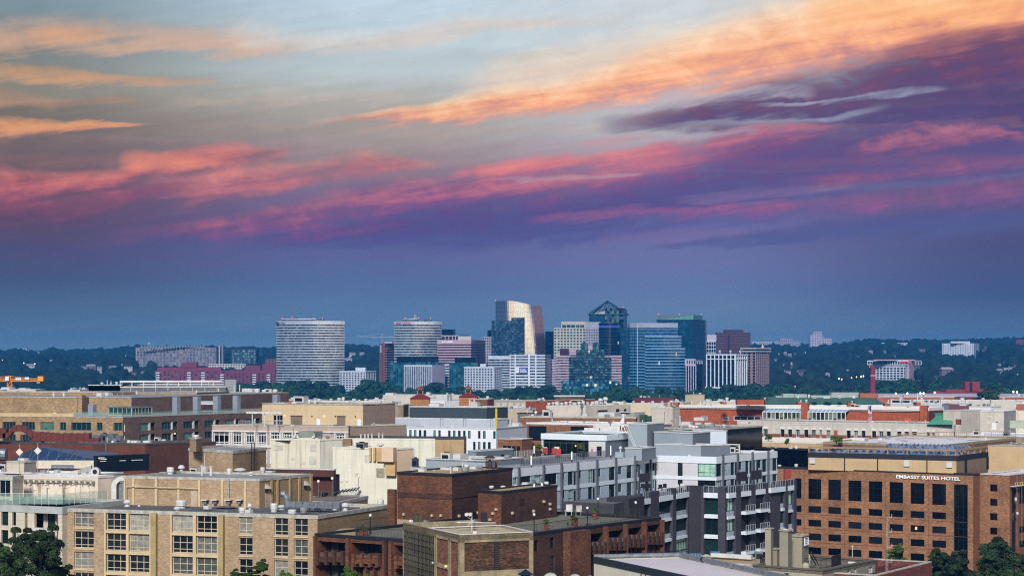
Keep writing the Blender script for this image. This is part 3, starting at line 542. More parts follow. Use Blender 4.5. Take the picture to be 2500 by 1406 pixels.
def text(body, f, s_, z, size, m, parent, name='sign', o=.35, ext=.06, font=None, bold=0, align='LEFT', wid=None):
    c = bpy.data.curves.new(name, 'FONT'); c.body = body; c.size = size; c.extrude = ext; c.offset = bold; c.align_x = align; c.space_character = 1.0; c.resolution_u = 3
    ob = bpy.data.objects.new(name, c); COL.objects.link(ob); bpy.context.view_layer.update(); dg = bpy.context.evaluated_depsgraph_get()
    me = bpy.data.meshes.new_from_object(ob.evaluated_get(dg)); bpy.data.objects.remove(ob); bpy.data.curves.remove(c)
    xs_ = [v.co.x for v in me.vertices]; k = wid/(max(xs_)-min(xs_)) if wid and xs_ else 1
    q = f.p(s_, o); off = Vector(parent.location) if parent else Vector()
    if parent and parent.parent: off = off+Vector(parent.parent.location)
    for v in me.vertices:
        w_ = Vector((q[0]+f.d.x*v.co.x*k+f.n.x*v.co.z, q[1]+f.d.y*v.co.x*k+f.n.y*v.co.z, z+v.co.y)); v.co = w_-off
    me.name = name; me.materials.clear(); me.materials.append(m); o_ = bpy.data.objects.new(name, me); COL.objects.link(o_)
    if parent: o_.parent = parent
    return o_
def arc(px0, px1, Y, sag, n_=16, depth=34, yl=0, yr=0):
    x0, x1 = (px0-1250)/F*(Y+yl), (px1-1250)/F*(Y+yr); q = []
    for i in range(n_+1):
        t = i/n_; x = x0+(x1-x0)*t; q.append((x, Y+yl+(yr-yl)*t-sag*4*t*(1-t)))
    return q+[(x1-3, Y+yr+depth), (x0+3, Y+yl+depth)]
GLASS = lambda n_, c, c2='9fc4cc', mix_=.35, lit=0, rough=.15, cell=(3, 3.6), metal=.25: mat(n_, c, rough, metal, var=.15, scale=.05, mull=(cell[0], cell[1], mix_, c2, lit, 'ffe0a0', .9))
g_navy = GLASS('glass_navy', '081626'); g_teal = GLASS('glass_teal', '123f4e', '5f9ea6', .5, .01); g_dark = GLASS('glass_black', '0c1420', '2c4658', .3)
g_blue = GLASS('glass_blue', '16405e', '3a7fa6', .4, .006); g_green = GLASS('glass_green', '0e3c54', '7cc0cc', .55, .012, cell=(2.4, 2.9))
silver = mat('silver_cladding', 'c8d0da', .28, .5, var=.08, scale=.03); white_p = mat('white_precast', 'b2bccc', .6, var=.1, scale=.05)
pinkw = mat('pink_precast', 'a8929e', .7, var=.1, scale=.05); wine = mat('wine_glass', '3a1630', .3, .2, var=.2, scale=.1); cream = mat('cream_precast', 'a9a8a2', .7, var=.12, scale=.08)
greyp = mat('grey_precast', '8d8fa0', .6, var=.1, scale=.05); brown = mat('brown_tower_brick', '6a3f38', .8, var=.15, scale=.1); dgrey = mat('dark_penthouse', '3a4650', .6, var=.1); red_brick = mat('far_red_brick', '742c40', .8, var=.25, scale=.08)
lilac = mat('lilac_stone', 'a6a0b8', .7, var=.08); wht = mat('white_trim_far', 'ccd4e0', .5, var=.05); navy_metal = mat('navy_metal', '12202e', .4, .3)
# 1 silver curved tower
t = Far('curved_tower', 'widest silver tower, bowed front of white and dark bands, left of the skyline', 676, 676, 840, 784, 2260, poly=arc(676, 840, 2260, 13, 18, 34))
t.core(g_navy); t.bands(silver, 6.48, .46, top=8.5, off=.6)
q2 = arc(690, 770, 2266, 7, 10, 16); b = MB(); b.prism(q2, t.z-.5, t.zz(778.5), dgrey); b.prism(t.exp(.8, q2), t.zz(780), t.zz(777.5), silver); b.build('penthouse', t.root)
t.block(713, 724, 774.6, 778, dgrey); t.block(780, 789, 778, 784, dgrey)
for p_ in ((688.5, 777), (713, 774), (765, 777), (787.5, 778)): t.beacon(*p_)
ff = Face(t.q[0], t.q[5]); text('Grant Thornton', ff, ff.s(682.5), t.zz(790.6), 3.2, navy_metal, t.root, wid=9.5, o=3.2)
b = MB(); cc = ff.P(ff.s(680), t.zz(788.4), 3.4); b.lathe(cc, [(1.4, -1.3), (1.5, 0), (1.4, 1.3)], navy_metal, 10); b.build('emblem', t.root)
# 2 second silver tower
t = Far('curved_tower', 'narrower silver banded tower with a red and blue sign, right of the widest one', 963, 963, 1078, 785, 2330, poly=arc(963, 1078, 2330, 9, 16, 34, 0, 10))
t.core(g_navy); t.bands(silver, 6.5, .44, top=7.5, off=.6); q2 = arc(986, 1022, 2338, 4, 8, 14); b = MB(); b.prism(q2, t.z-.5, t.zz(779), dgrey); b.prism(t.exp(.6, q2), t.zz(780), t.zz(778.4), silver); b.build('penthouse', t.root)
t.block(1010, 1017, 772, 779, greyp); t.block(1040, 1052, 779, 785, dgrey); t.block(972, 984, 783, 785.5, dgrey); t.block(1034, 1038, 780, 785, dgrey)
for p_ in ((989, 776), (1013, 769.5), (1022, 776), (1051, 777.5)): t.beacon(*p_)
ff = Face(t.q[0], t.q[6]); text('UVA', ff, ff.s(972.5), t.zz(791), 3.6, mat('sign_blue', '1c3f9c', .5, emit=.15), t.root, wid=4.6, o=3, bold=.03)
text('DARDEN', ff, ff.s(983.5), t.zz(791), 3.6, mat('sign_red', 'c41c34', .5, emit=.2), t.root, wid=10.5, o=3, bold=.03)
b = MB(); b.fb(ff, ff.s(968.8), ff.s(972), t.zz(791), t.zz(786.5), 2.7, 3.1, MATS['sign_red']); b.build('emblem', t.root)
# 3 pink banded office
t = Far('office_tower', 'pink and dark wine banded office with white lettering below its rooftop', 1068, 1150, 1184, 830, 2280, 12)
t.core(wine); t.bands(pinkw, 6.4, .5, top=10); t.block(1079, 1118, 819, 830, wine, 8, 12); t.block(1078, 1119, 818.5, 820.5, cream, 7.5, 13, 'roof_slab'); t.block(1118, 1150, 821, 830, cream, 8, 12); t.block(1122, 1146, 816, 819, dgrey, 9, 8)
for x in (1086, 1095, 1104, 1111): t.block(x, x+1.6, 820.5, 829.5, cream, 7.6, 1, 'post')
text('BAE SYSTEMS', t.FL, t.FL.s(1079), t.zz(836.3), 2.6, mat('sign_white', 'f4f4f4', .5, emit=.4), t.root, wid=13.6, bold=.04, o=.9)
# 4-9 low blocks in front
t = Far('office_block', 'plain dark box of a building rising behind the pink banded office', 1078, 1106, 1112, 804, 2420, 10); t.core(g_dark); t.bands(navy_metal, 8, .06, top=1)
t = Far('brick_tower', 'narrow dark brown brick tower with a column of white marks and pale balconies', 926, 940, 965, 838, 2380, 20); t.grid(brown, 1, 0, 6.4, .2, .4, glass=g_dark); b = MB()
for i in range(13): z = t.zz(852+i*6.1); b.fb(t.FR, 2, t.FR.len*.75, z, z+1.2, 0, 1.2, pinkw)
b.build('balcony_band', t.root); t.block(939, 958, 834, 838, pinkw)
b = MB()
for i in range(4): z = t.zz(845.5+i*4.6); b.fb(t.FL, 1.5, 3.2, z, z+1.2, 0, .4, wht)
b.build('lettering', t.root)
t = Far('office_block', 'low dark teal glass block with a flat black top storey below the second silver tower', 950, 1080, 1086, 884, 2180, 6); t.core(g_teal); t.fins(mat('teal_mullion', '2a6a7c', .4, .3), t.FL, 22, .35, .5)
t.block(968, 1070, 870, 884, g_dark, 4, 20); t.block(975, 1068, 869.2, 870.4, dgrey, 3, 22, 'roof_slab')
t = Far('office_block', 'pin-striped white block with closely spaced vertical fins and a plain lilac side', 988, 1055, 1086, 891, 2110, 30); t.core(g_navy); t.fins(white_p, t.FL, 15, .9, .9); b = MB(); b.fb(t.FR, 0, t.FR.len, t.zb, t.z, 0, .3, lilac); b.fb(t.FL, 0, t.FL.len, t.z-2, t.z+.1, 0, 1., white_p); b.build('side_wall', t.root)
t = Far('office_block', 'small block of white and dark bands between two dark teal glass blocks', 1086, 1126, 1130, 890, 2150, 10); t.core(g_navy); t.bands(white_p, 6.6, .45)
t = Far('office_block', 'low dark teal glass block left of the white apartment slab with a side stair wall', 1097, 1160, 1166, 885, 2120, 8); t.core(g_teal); t.fins(MATS['teal_mullion'], t.FL, 12, .35, .5); t.block(1110, 1163, 872, 885, g_dark, 3, 20)
def aptm(label, pl, pc, pr, pt, Y, a, nl, nr, pitch, m=white_p, w=.62, h=.58, ph=None, g=None):
    t = Far('apartment_block', label, pl, pc, pr, pt, Y, a, cat='apartment block', group=g); t.grid(m, nl, nr, pitch, w, h, glass=g_navy); b = MB(); ring(b, t.exp(.4), t.z-.3, t.z+.8, .8, m); b.build('parapet', t.root)
    for x in ph or (): t.block(*x, m)
    return t
aptm('white low apartment slab with rows of small windows just right of the widest silver tower', 829, 893, 918, 907, 2080, 25, 9, 4, 5.6, ph=((868, 892, 897, 907),))
t = aptm('white apartment slab with dark balconies and a lit side wall under the glass tower', 1133, 1203, 1226, 897, 2060, 25, 10, 5, 6.2, ph=((1172, 1186, 888, 897),))
b = MB(); b.fb(t.FR, 0, 4.5, t.zb, t.z+.5, .1, .9, wht); b.build('stair_wall', t.root)
g_wing = GLASS('glass_wing', '24506c', '8cb4c6', .6, 0, .12, (2.2, 2.8), .65)
# 10 tall glass tower with bowed golden front
t = Far('glass_tower', 'tallest glass tower with a leaning bowed front mirroring golden light', 1199, 1330, 1338, 735, 2300, 5)
Y = 2300.; gold = mat('mirror_glass', 'c6ccd0', .1, .95, var=.06, scale=.02, panels=(1.9, 5.6, .28, .55)); orange = mat('mirror_glass_side', 'a08084', .12, .9, var=.1, scale=.02, panels=(1.9, 5.6, .3, .55))  # side glass tinted warm, the orange reflection is put into its colour
b = MB(); nu, nz_ = 22, 20
def fx(u, z):       # u 0..1 across the bowed front
    t_ = (z-t.zb)/(t.zz(735)-t.zb); xl = (1210-1250)/F*Y; xr = (1316-18*t_**1.6-1250)/F*Y; return xl+(xr-xl)*u, Y-6+22*(u-.3)**2
zz_ = [t.zb+(t.zz(735)-t.zb)*i/nz_ for i in range(nz_+1)]
def ztop(u): return t.zz(735+10*max(0, (u-.4)/.6)**1.5)
for i in range(nu):
    for j in range(nz_):
        P4 = []
        for uu, jj in ((i, j), (i+1, j), (i+1, j+1), (i, j+1)): u_ = uu/nu; z = t.zb+(ztop(u_)-t.zb)*jj/nz_; x, y = fx(u_, z); P4.append((x, y, z))
        b.poly(P4, gold)
b.build('bowed_front', t.root, smooth=True)
b = MB(); top = ztop(1)
for j in range(nz_):
    a0, a1 = t.zb+(top-t.zb)*j/nz_, t.zb+(top-t.zb)*(j+1)/nz_; k0, k1 = j/nz_, (j+1)/nz_
    xa, ya = fx(1, a0); xb_, yb = fx(1, a1); r0, r1 = (1340-18*k0**1.4-1250)/F*2312, (1340-18*k1**1.4-1250)/F*2312
    b.poly([(xa, ya, a0), (r0, 2312, a0), (r1, 2312, a1), (xb_, yb, a1)], orange); b.poly([(r0, 2312, a0), (r0, 2345, a0), (r1, 2345, a1), (r1, 2312, a1)], g_blue)
b.build('side_facade', t.root)
b = MB(); xl = (1210-1250)/F*Y; b.poly([(fx(i/nu, ztop(i/nu))[0], fx(i/nu, ztop(i/nu))[1], ztop(i/nu)) for i in range(nu+1)]+[((1322-1250)/F*2312, 2312, top), ((1322-1250)/F*2345, 2345, top), (xl, 2345, ztop(0))], dgrey)
b.poly([(xl, fx(0, 100)[1], t.zb), (xl, 2345, t.zb), (xl, 2345, ztop(0)), (xl, fx(0, 100)[1], ztop(0))], g_blue); b.build('roof', t.root)
b = MB()
x0, x1 = (1200-1250)/F*2284, (1279-1250)/F*2284; zt1 = t.zz(783.5); zt2 = t.zz(776)
b.prism([(x0, 2284), ((1252-1250)/F*2284, 2284), ((1252-1250)/F*2284, 2300), (x0, 2300)], t.zb, zt1, g_wing); b.prism([((1252-1250)/F*2284+.01, 2284.1), (x1, 2284.1), (x1, 2300), ((1252-1250)/F*2284+.01, 2300)], t.zb, zt2, g_wing); b.build('front_wing', t.root)
b = MB()
for i in range(15): z = t.zz(783.5+i*5.75); b.prism([(x0, 2283.6), (x1, 2283.6), (x1, 2284), (x0, 2284)], z-.5, z, navy_metal)
b.build('floor_line', t.root)
b = MB(); b.prism([(x1, 2283), (x1+1, 2283), (x1+1, 2300), (x1, 2300)], t.zb, t.zz(775), navy_metal); b.build('shadow_fin', t.root); t.beacon(1210, 733.5)
t = Far('office_block', 'flat black slab standing behind the right edge of the golden glass tower', 1331, 1352, 1356, 809, 2420, 8); t.core(g_dark)
t = Far('office_block', 'grey gridded block half hidden on the left of the golden glass tower', 1178, 1206, 1210, 822, 2400, 8); t.grid(greyp, 6, 0, 6.5, .6, .5, glass=g_navy); t.block(1190, 1200, 806, 822, g_dark)
t = Far('office_block', 'low white topped block with dark bands below the golden glass tower', 1193, 1245, 1247, 869, 2200, 5); t.core(g_navy); t.bands(white_p, 6.3, .4, top=8)
# 13 white banded slab with sign
t = Far('office_block', 'white banded office with vertical piers and a blue lease banner', 1245, 1330, 1345, 866, 2080, 12); t.core(g_navy); t.bands(white_p, 7.1, .55, top=3)
b = MB()
for px, w_ in ((1245.5, 1.2), (1257, 2.5), (1290, 4), (1307.5, 2.5)): s_ = t.FL.s(px); b.fb(t.FL, s_, s_+w_*.45, t.zb, t.z+.6, 0, 1.1, wht)
b.build('pier', t.root); b = MB(); b.fb(t.FL, t.FL.s(1259), t.FL.s(1267.8), t.zz(910.5), t.zz(897.5), .8, 1.1, wht); b.fb(t.FL, t.FL.s(1268), t.FL.s(1288.5), t.zz(910), t.zz(898), .8, 1.15, mat('banner_blue', '1b4f96', .6)); bn = b.build('banner', t.root)
text('For Lease', t.FL, t.FL.s(1269.5), t.zz(903.5), 2.2, MATS['sign_white'], t.root, 'banner_lettering', wid=6.5, o=1.25, bold=.03); text('703.285.2700', t.FL, t.FL.s(1269.5), t.zz(908.5), 2.0, MATS['sign_white'], t.root, 'banner_lettering', wid=8, o=1.25, bold=.03)
t.block(1286, 1298, 861, 866, white_p, 3, 6)
t = Far('office_block', 'narrow lilac gridded block right of the white banded office', 1342, 1358, 1360, 877, 2120, 8); t.grid(lilac, 5, 0, 6.4, .6, .5, glass=g_navy)
# 14 teal glass centre with white banded wings
t = Far('office_tower', 'white banded office with a stepped teal glass centre and two small turrets, many lit windows', 1358, 1517, 1520, 868, 2100, 2, 30); t.core(g_navy, z1=t.zz(868.5)); t.bands(pinkw, 6.6, .56, z1=t.zz(868))
def slab(pl, pr, pt, pb, m, dy, th, name): Y_ = t.Y+dy; b = MB(); x0, x1 = (pl-1250)/F*Y_, (pr-1250)/F*Y_; b.prism([(x0, Y_), (x1, Y_), (x1, Y_+th), (x0, Y_+th)], CZ-(pb-H)/F*Y_ if pb else t.zb, CZ-(pt-H)/F*Y_, m); return b.build(name, t.root)
slab(1389, 1492, 872, 0, g_green, -3, 12, 'glass_bay'); slab(1407, 1475, 854, 0, g_green, -4.5, 12, 'glass_bay'); slab(1371, 1512, 929, 0, g_green, -6, 12, 'glass_base'); slab(1367, 1389, 851, 868, wine, 4, 12, 'upper_wing'); slab(1390, 1408, 854, 868, pinkw, 4, 12, 'upper_wing')
b = MB()
for i in range(17):
    x0, x1 = (1407+i*4.12-1250)/F*2095, (1407.7+i*4.12-1250)/F*2095; b.prism([(x0, 2094.9), (x1, 2094.9), (x1, 2095.5), (x0, 2095.5)], t.zb, t.zz(855), navy_metal)
for i in range(14): z = t.zz(861+i*6.3); b.prism([((1390-1250)/F*2095, 2095), ((1491-1250)/F*2095, 2095), ((1491-1250)/F*2095, 2096), ((1390-1250)/F*2095, 2096)], z, z+.6, navy_metal)
b.build('mullion', t.root)
b = MB()
for px in (1427, 1455): c = G(px, 854, 2098); b.lathe(c, [(4, -3), (4, 6.5), (2.6, 8.2), (.2, 9)], g_teal, 8)
b.build('turret', t.root); slab(1431, 1451, 843.5, 854, pinkw, -1, 8, 'parapet')
# cream gridded block
t = Far('office_tower', 'cream stone tower with square windows and a set back top storey', 1352, 1430, 1436, 800, 2330, 8); t.grid(cream, 10, 1, 7.1, .62, .52, glass=g_teal); t.block(1370, 1430, 785, 800, cream, 5, 14); t.block(1372, 1428, 793, 800, g_teal, 4.8, 1, 'upper_glazing')
b = MB()
for i in range(6): x = (1371+i*11-1250)/F*2334; b.prism([(x, 2334), (x+.8, 2334), (x+.8, 2335), (x, 2335)], t.zz(800), t.zz(786), cream)
b.build('post', t.root)
t = Far('office_tower', 'grey tower punched with small square windows beside the cream one', 1429, 1466, 1468, 786, 2300, 5); t.grid(greyp, 9, 0, 6.4, .5, .55, top=9, glass=g_navy)
t = Far('glass_tower', 'dark blue rounded glass tower with a glowing blue line at its top', 1465, 1465, 1508, 788, 2290, poly=arc(1462, 1508, 2290, 6, 8, 30)); t.core(g_dark); t.bands(mat('blue_line', '2c567c', .4, .3), 6.4, .14, top=1.2, off=.35)
b = MB(); b.prism(t.exp(.9), t.zz(797.8), t.zz(796.6), mat('blue_light', '4c78ff', emit=1.1)); b.build('light_band', t.root)
# pyramid tower
t = Far('glass_tower', 'tall dark glass tower crowned by an open steel pyramid', 1438, 1522, 1547, 757, 2360, 12); t.core(g_blue, z1=t.zz(775)); t.bands(navy_metal, 5.7, .16, top=1, off=.25, z1=t.zz(775)); zc = t.zz(768)
tealm = mat('teal_steel', '17474c', .4, .4, var=0); b = MB(); f = t.FL; b.prism(t.q, t.zz(775), t.zz(768), g_blue)
b.hexa([f.P(0, t.zz(769), .2), f.P(f.len, t.zz(769), .2), f.P(f.len, t.zz(769), -12), f.P(0, t.zz(769), -12)], [f.P(2, t.zz(768.5), .2), f.P(f.len, t.zz(752), .2), f.P(f.len, t.zz(752), -12), f.P(12, t.zz(760), -12)], cream); b.build('sloped_top', t.root)
b = MB(); ap = Vector((sum(q[0] for q in t.q)/4-1, sum(q[1] for q in t.q)/4, t.zz(733.5))); zc = t.zz(767)
cs = [Vector((q[0], q[1], zc)) for q in t.exp(2)]
for i in range(4):
    b.tube(cs[i], ap, .9, tealm, 5); b.tube(cs[i], cs[(i+1) % 4], .7, tealm, 5)
    for k in (1, 2, 3): b.tube(cs[i].lerp(cs[(i+1) % 4], k/4), cs[i].lerp(ap, .88) if k < 2 else ap, .45, tealm, 4)
    for k in (.35, .6, .8): b.tube(cs[i].lerp(ap, k), cs[(i+1) % 4].lerp(ap, k), .4, tealm, 4)
b.build('pyramid_frame', t.root); b = MB(); b.fb(t.FL, t.FL.len-24, t.FL.len, t.zb, t.zz(752), -20, .6, g_navy); b.fb(t.FR, 0, t.FR.len*.9, t.zb, t.zz(755), -14, .5, g_navy); b.build('stair_tower', t.root); t.beacon(1521, 750)
t = Far('glass_tower', 'plain dark blue glass slab between the pyramid tower and the bright banded glass tower', 1506, 1542, 1545, 800, 2310, 8); t.core(g_blue); t.bands(navy_metal, 6.4, .2, top=1, off=.25)
# blue banded stepped glass tower
lin_m = mat('pale_blue_line', '8fb2d4', .4, .2, var=.05)
t = Far('glass_tower', 'blue glass tower in three rounded steps crossed by thin pale lines', 1538, 1555, 1656, 789, 2240, 82, 40); q = [((1538-1250)/F*2246, 2246), ((1556-1250)/F*2240, 2240), ((1654-1250)/F*2236, 2236), ((1656-1250)/F*2240, 2270), ((1538-1250)/F*2246, 2280)]
t.core(g_blue, q=q); t.bands(lin_m, 7.4, .13, top=1, q=q, off=.4); b = MB(); b.prism(t.exp(.5, q), t.zz(800), t.zz(789), greyp); b.build('crown_band', t.root)
for k, (pl, pr, pt, Yk) in enumerate(((1575, 1663, 821, 2228), (1590, 1672, 850.5, 2220))):
    q = arc(pl, pr, Yk, 3, 8, 24); t.core(g_blue, name='lower_step', z1=t.zz(pt), q=q); t.bands(lin_m, 7.4, .17, top=1.6, z1=t.zz(pt), q=q, off=.4)
b = MB(); x = (1555-1250)/F*2239; b.prism([(x, 2238), (x+.9, 2238), (x+.9, 2241), (x, 2241)], t.zb, t.z, lin_m); b.build('pier', t.root)
t = Far('glass_tower', 'dark teal glass tower with a pale green glass crown, right of the stepped blue one', 1603, 1689, 1722, 780, 2290, 25); t.core(g_blue); t.bands(tealm, 6.3, .2, top=3, off=.5); b = MB()
f = t.FL.off(-3); grn = mat('crown_green_glass', '6fa89a', .25, .2, var=.1, panels=(1.6, 1.9, .3, .6)); b.hexa([f.P(1, t.z), f.P(f.len, t.z), f.P(f.len, t.z, -10), f.P(1, t.z, -10)], [f.P(1, t.zz(768.5)), f.P(f.len, t.zz(768)), f.P(f.len, t.zz(768), -10), f.P(1, t.zz(768.5), -10)], mat('crown_grey', '5c6a72', .5))
b.hexa([f.P(8, t.z, .3), f.P(f.len+1, t.z, .3), f.P(f.len+1, t.z, 0), f.P(8, t.z, 0)], [f.P(8, t.zz(779), .3), f.P(f.len+1, t.zz(769), .3), f.P(f.len+1, t.zz(769), 0), f.P(8, t.zz(779), 0)], grn); f2 = Face(f.p(f.len+1, .3), t.FR.p(t.FR.len-2, -3)); b.fb(f2, 0, f2.len, t.z, t.zz(768.5), -.5, 0, grn); b.build('crown', t.root)
for px in (1608, 1659, 1712): t.beacon(px, 767.4, 10)
b = MB()
for i in range(22): z = t.zz(786+i*6.3); b.fb(t.FR, t.FR.len-3, t.FR.len+1.5, z, z+1.5, 0, 1.2, dgrey)
b.build('balcony', t.root)
# right group
t = Far('office_block', 'low dark office with a grey framed top and slim flared columns', 1672, 1698, 1702, 876, 2180, 5); t.core(g_dark); b = MB(); b.fb(t.FL, 0, t.FL.len, t.zz(893), t.zz(876), 0, 1, lilac)
for i in range(5): b.fb(t.FL, 1+i*t.FL.len/4.4, 2+i*t.FL.len/4.4, t.zb, t.zz(890), 0, 1.2, lilac)
for i in range(4): b.fb(t.FL, 2.2+i*t.FL.len/4.4, .6+(i+1)*t.FL.len/4.4, t.zz(888), t.zz(879), 1., 1.15, g_dark)
b.build('frame', t.root)
t = Far('office_block', 'small dark block with three pale marks along its parapet', 1698, 1715, 1720, 880, 2200, 10); t.core(g_dark); b = MB()
for i in range(3): b.fb(t.FL, 1.5+i*2.8, 3+i*2.8, t.z-4, t.z-1.5, 0, .4, lin_m)
b.fb(t.FL, 0, t.FL.len, t.z-.6, t.z+.2, 0, .5, lilac); b.build('parapet', t.root)
t = Far('office_block', 'square dark office in a grid of white columns, wider bays on its left', 1726, 1795, 1822, 865, 2150, 35); t.core(g_dark); t.fins(wht, t.FL, 7, 1.1, 1.2); t.fins(wht, t.FR, 5, 1.1, 1.2); b = MB()
for f in (t.FL, t.FR): b.fb(f, 0, f.len, t.z-1.2, t.z+.3, 0, 1.3, wht); b.fb(f, 0, f.len, t.zz(877.5), t.zz(875.5), 0, 1.3, wht)
b.build('frame', t.root); b = MB(); b.fb(t.FL, -1, t.FL.len+1, t.zz(948), t.zz(945), 0, 3, wht); b.fb(t.FR, -1, t.FR.len+1, t.zz(948), t.zz(945), 0, 3, wht); b.build('canopy', t.root)
for px in (1758, 1784, 1808):
    b = MB(); c = G(px, 862, 2160); b.tube(c+Vector((0, 0, -1)), c+Vector((0, 0, 1)), .3, wht, 5); b.tube(c+Vector((0, -.4, 1.6)), c+Vector((-.5, .2, 2)), 1.7, wht, 9); b.build('dish', t.root)
t = Far('office_tower', 'brown stone tower with a broad cream roof slab beside the white columned office', 1812, 1846, 1878, 857, 2190, 40); bz = mat('brown_stone', '8d7478', .7, var=.1)
t.grid(bz, 3, 7, 7, .5, .75, glass=g_dark); b = MB(); q = t.exp(2.5); b.prism(q, t.zz(859), t.zz(856), cream); b.prism(t.exp(-1), t.zz(856), t.zz(852), g_dark); b.prism(q, t.zz(852), t.zz(849), cream); b.build('roof_slab', t.root); b = MB(); b.lathe(G(1862, 849, 2210), [(2, 0), (.1, 5)], cream, 6); b.build('spire', t.root)
t = Far('office_block', 'unfinished pale frame tower open at the top, left of the dark red block', 1725, 1748, 1750, 832, 2420, 5); t.grid(white_p, 4, 0, 9, .8, .8, glass=g_dark); t.block(1726, 1749, 817, 832, lilac, 3, 14)
t = Far('office_tower', 'dark red brick tower with pink window bands and a small penthouse', 1750, 1832, 1835, 812, 2620, 3); t.core(mat('dark_wine', '34101f', .7, var=.1)); t.bands(mat('wine_band', '543044', .7), 6.3, .28, top=1, off=.4); t.block(1769, 1815, 805, 812, MATS['dark_wine']); t.block(1777, 1781, 818, 862, g_dark, -1, 2, 'stair_slot')
# ridge-line and hillside buildings
HB = [('stepped pale tower on the ridge with shoulders falling to the right', [(1984, 2006, 2007, 810, 0), (2005, 2030, 2031, 826, 0), (1977, 2010, 2011, 818, 0)], 4500, lilac, 5, 4),
      ('low pale stepped block on the ridge just right of the dark red tower', [(1890, 1954, 1955, 833, 0), (1905, 1936, 1937, 826, 0)], 4550, greyp, 6, 4),
      ('long low pale roof peeping over the ridge between the towers and the stepped block', [(1835, 1885, 1887, 834, 0)], 4600, lilac, 8, 4),
      ('long white flat building along the far ridge', [(2152, 2216, 2218, 837, 0)], 4200, white_p, 12, 5),
      ('brick block cut by the right edge on the ridge', [(2481, 2520, 2522, 829, 0)], 4000, red_brick, 6, 5),
      ('faint pale block on the ridge at far left', [(31, 66, 68, 851, 0)], 4650, lilac, 8, 4)]
for lb, parts_, Yh, m, nw, pit in HB:
    r_ = None
    for pl, pc, pr, pt, _ in parts_:
        t = Far('hillside_building', lb, pl, pc, pr, pt, Yh, 4, 30, zb=max(10, terr((pc-1250)/F*Yh, Yh)-5), cat='building')
        if r_ is None: r_ = t.root
        else: bpy.data.objects.remove(t.root); t.root = r_
        t.grid(m, max(1, int((pc-pl)/4)), 0, pit, .5, .45, name='wall' if r_ is t.root and t.root is r_ else 'wing', glass=g_navy)
def ap2(label, pl, pc, pr, pt, Y, a, nl, nr, pitch, m, ph=(), w=.6, h=.55, zlow=10, bal=None, glass=g_navy):
    t = Far('apartment_block', label, pl, pc, pr, pt, Y, a, zb=max(0, terr((pc-1250)/F*Y, Y)-20), cat='apartment block'); t.grid(m, nl, nr, pitch, w, h, glass=glass, zlow=t.zb)
    for x in ph: t.block(*x, m)
    if bal:
        b = MB(); p = pitch/F*Y
        for fr in bal:
            z = t.z-2
            while z > t.zb+p: b.fb(t.FL, t.FL.len*fr-2.6, t.FL.len*fr+2.6, z-p*.5, z-p*.05, 0, 1.4, wht); z -= p
        b.build('balcony', t.root)
    return t
t = ap2('long gridded slab of brown apartments high on the left hillside', 332, 528, 549, 848, 3300, 10, 24, 0, 7.3, mat('taupe', '76767e', .7, var=.1), w=.72, h=.72, glass=GLASS('apt_glass', '3c4456', 'b8a4a8', .7, .0, .5, (3.1, 5.2), 0)); b = MB(); b.fb(t.FL, 0, 1.6, t.zb, t.z, 0, 1, cream); b.build('end_wall', t.root); t.block(534, 537, 843, 890, cream, -2, 8, 'lift_tower'); t.block(541, 545, 841, 890, MATS['taupe'], -2, 8, 'lift_tower')
b = MB()
for i in range(22): b.lathe(G(346+i*7.2, 848, 3308), [(2.6, 0), (2.6, 1), (1.8, 2.4), (.2, 3.2)], MATS['taupe'], 6)
b.build('roof_vault', t.root)
ap2('square dark glass apartment block right of the long gridded slab', 565, 625, 632, 852, 3250, 8, 9, 1, 7, mat('dark_frame', '2c3642', .7), w=.75, h=.7, glass=GLASS('apt_glass_dark', '1a3a4c', '9fd8d8', .6, .02, .3, (3, 4.6), .1))
t = ap2('wide rose brick apartment slab with white balconies below the gridded slab', 378, 560, 562, 905, 2650, 2, 19, 0, 5.6, red_brick, ((384, 540, 897, 904.5), (443, 480, 884, 898)), .5, .5, bal=(.04, .46, .65))
t = ap2('second rose brick apartment slab with white balconies beside the widest tower', 532, 676, 690, 910, 2600, 3, 15, 1, 5.6, mat('rose_brick', '6a2a42', .8, var=.15), ((598, 636, 892, 903), (560, 672, 903, 910), (640, 676, 889, 903)), .5, .5, bal=(.07, .62, .86))
ap2('pale stepped hillside flats between the gridded slab and the rose brick slabs', 510, 600, 602, 888, 2900, 3, 14, 0, 5, cream, (), .5, .4)
ap2('small brown block of flats on the hill left of the widest tower', 648, 676, 678, 876, 3000, 6, 4, 0, 6, brown, (), .4, .4)
t = Far('hotel', 'white hotel slab with an overhanging top floor and red script sign on the hillside', 2122, 2214, 2246, 887, 2700, 30, cat='hotel', zb=10); t.grid(white_p, 11, 4, 6.1, .7, .68, glass=g_navy, top=6.2); b = MB(); q = t.exp(3); b.prism(q, t.zz(891), t.zz(889.4), wht); b.prism(q, t.zz(882.3), t.zz(879.8), wht); b.prism(t.exp(1.8), t.zz(889.4), t.zz(882.3), g_navy); b.build('top_floor', t.root)
b = MB(); n_ = 16
for i in range(n_+1): b.fb(Face(q[0], q[1]), (Face(q[0], q[1]).len-.8)*i/n_, (Face(q[0], q[1]).len-.8)*i/n_+.8, t.zz(889.4), t.zz(882.3), -.8, 0, wht)
for i in range(6): f = Face(q[1], q[2]); b.fb(f, (f.len-.8)*i/5, (f.len-.8)*i/5+.8, t.zz(889.4), t.zz(882.3), -.8, 0, wht)
b.build('pier', t.root); t.block(2133, 2236, 879, 880, cream, 4, 12); t.block(2134, 2232, 877.5, 881, pinkw, 6, 12); b = MB(); b.fb(t.FR, 0, t.FR.len*.42, t.zb, t.zz(879), -2, 3.6, pinkw); b.build('stair_wall', t.root)
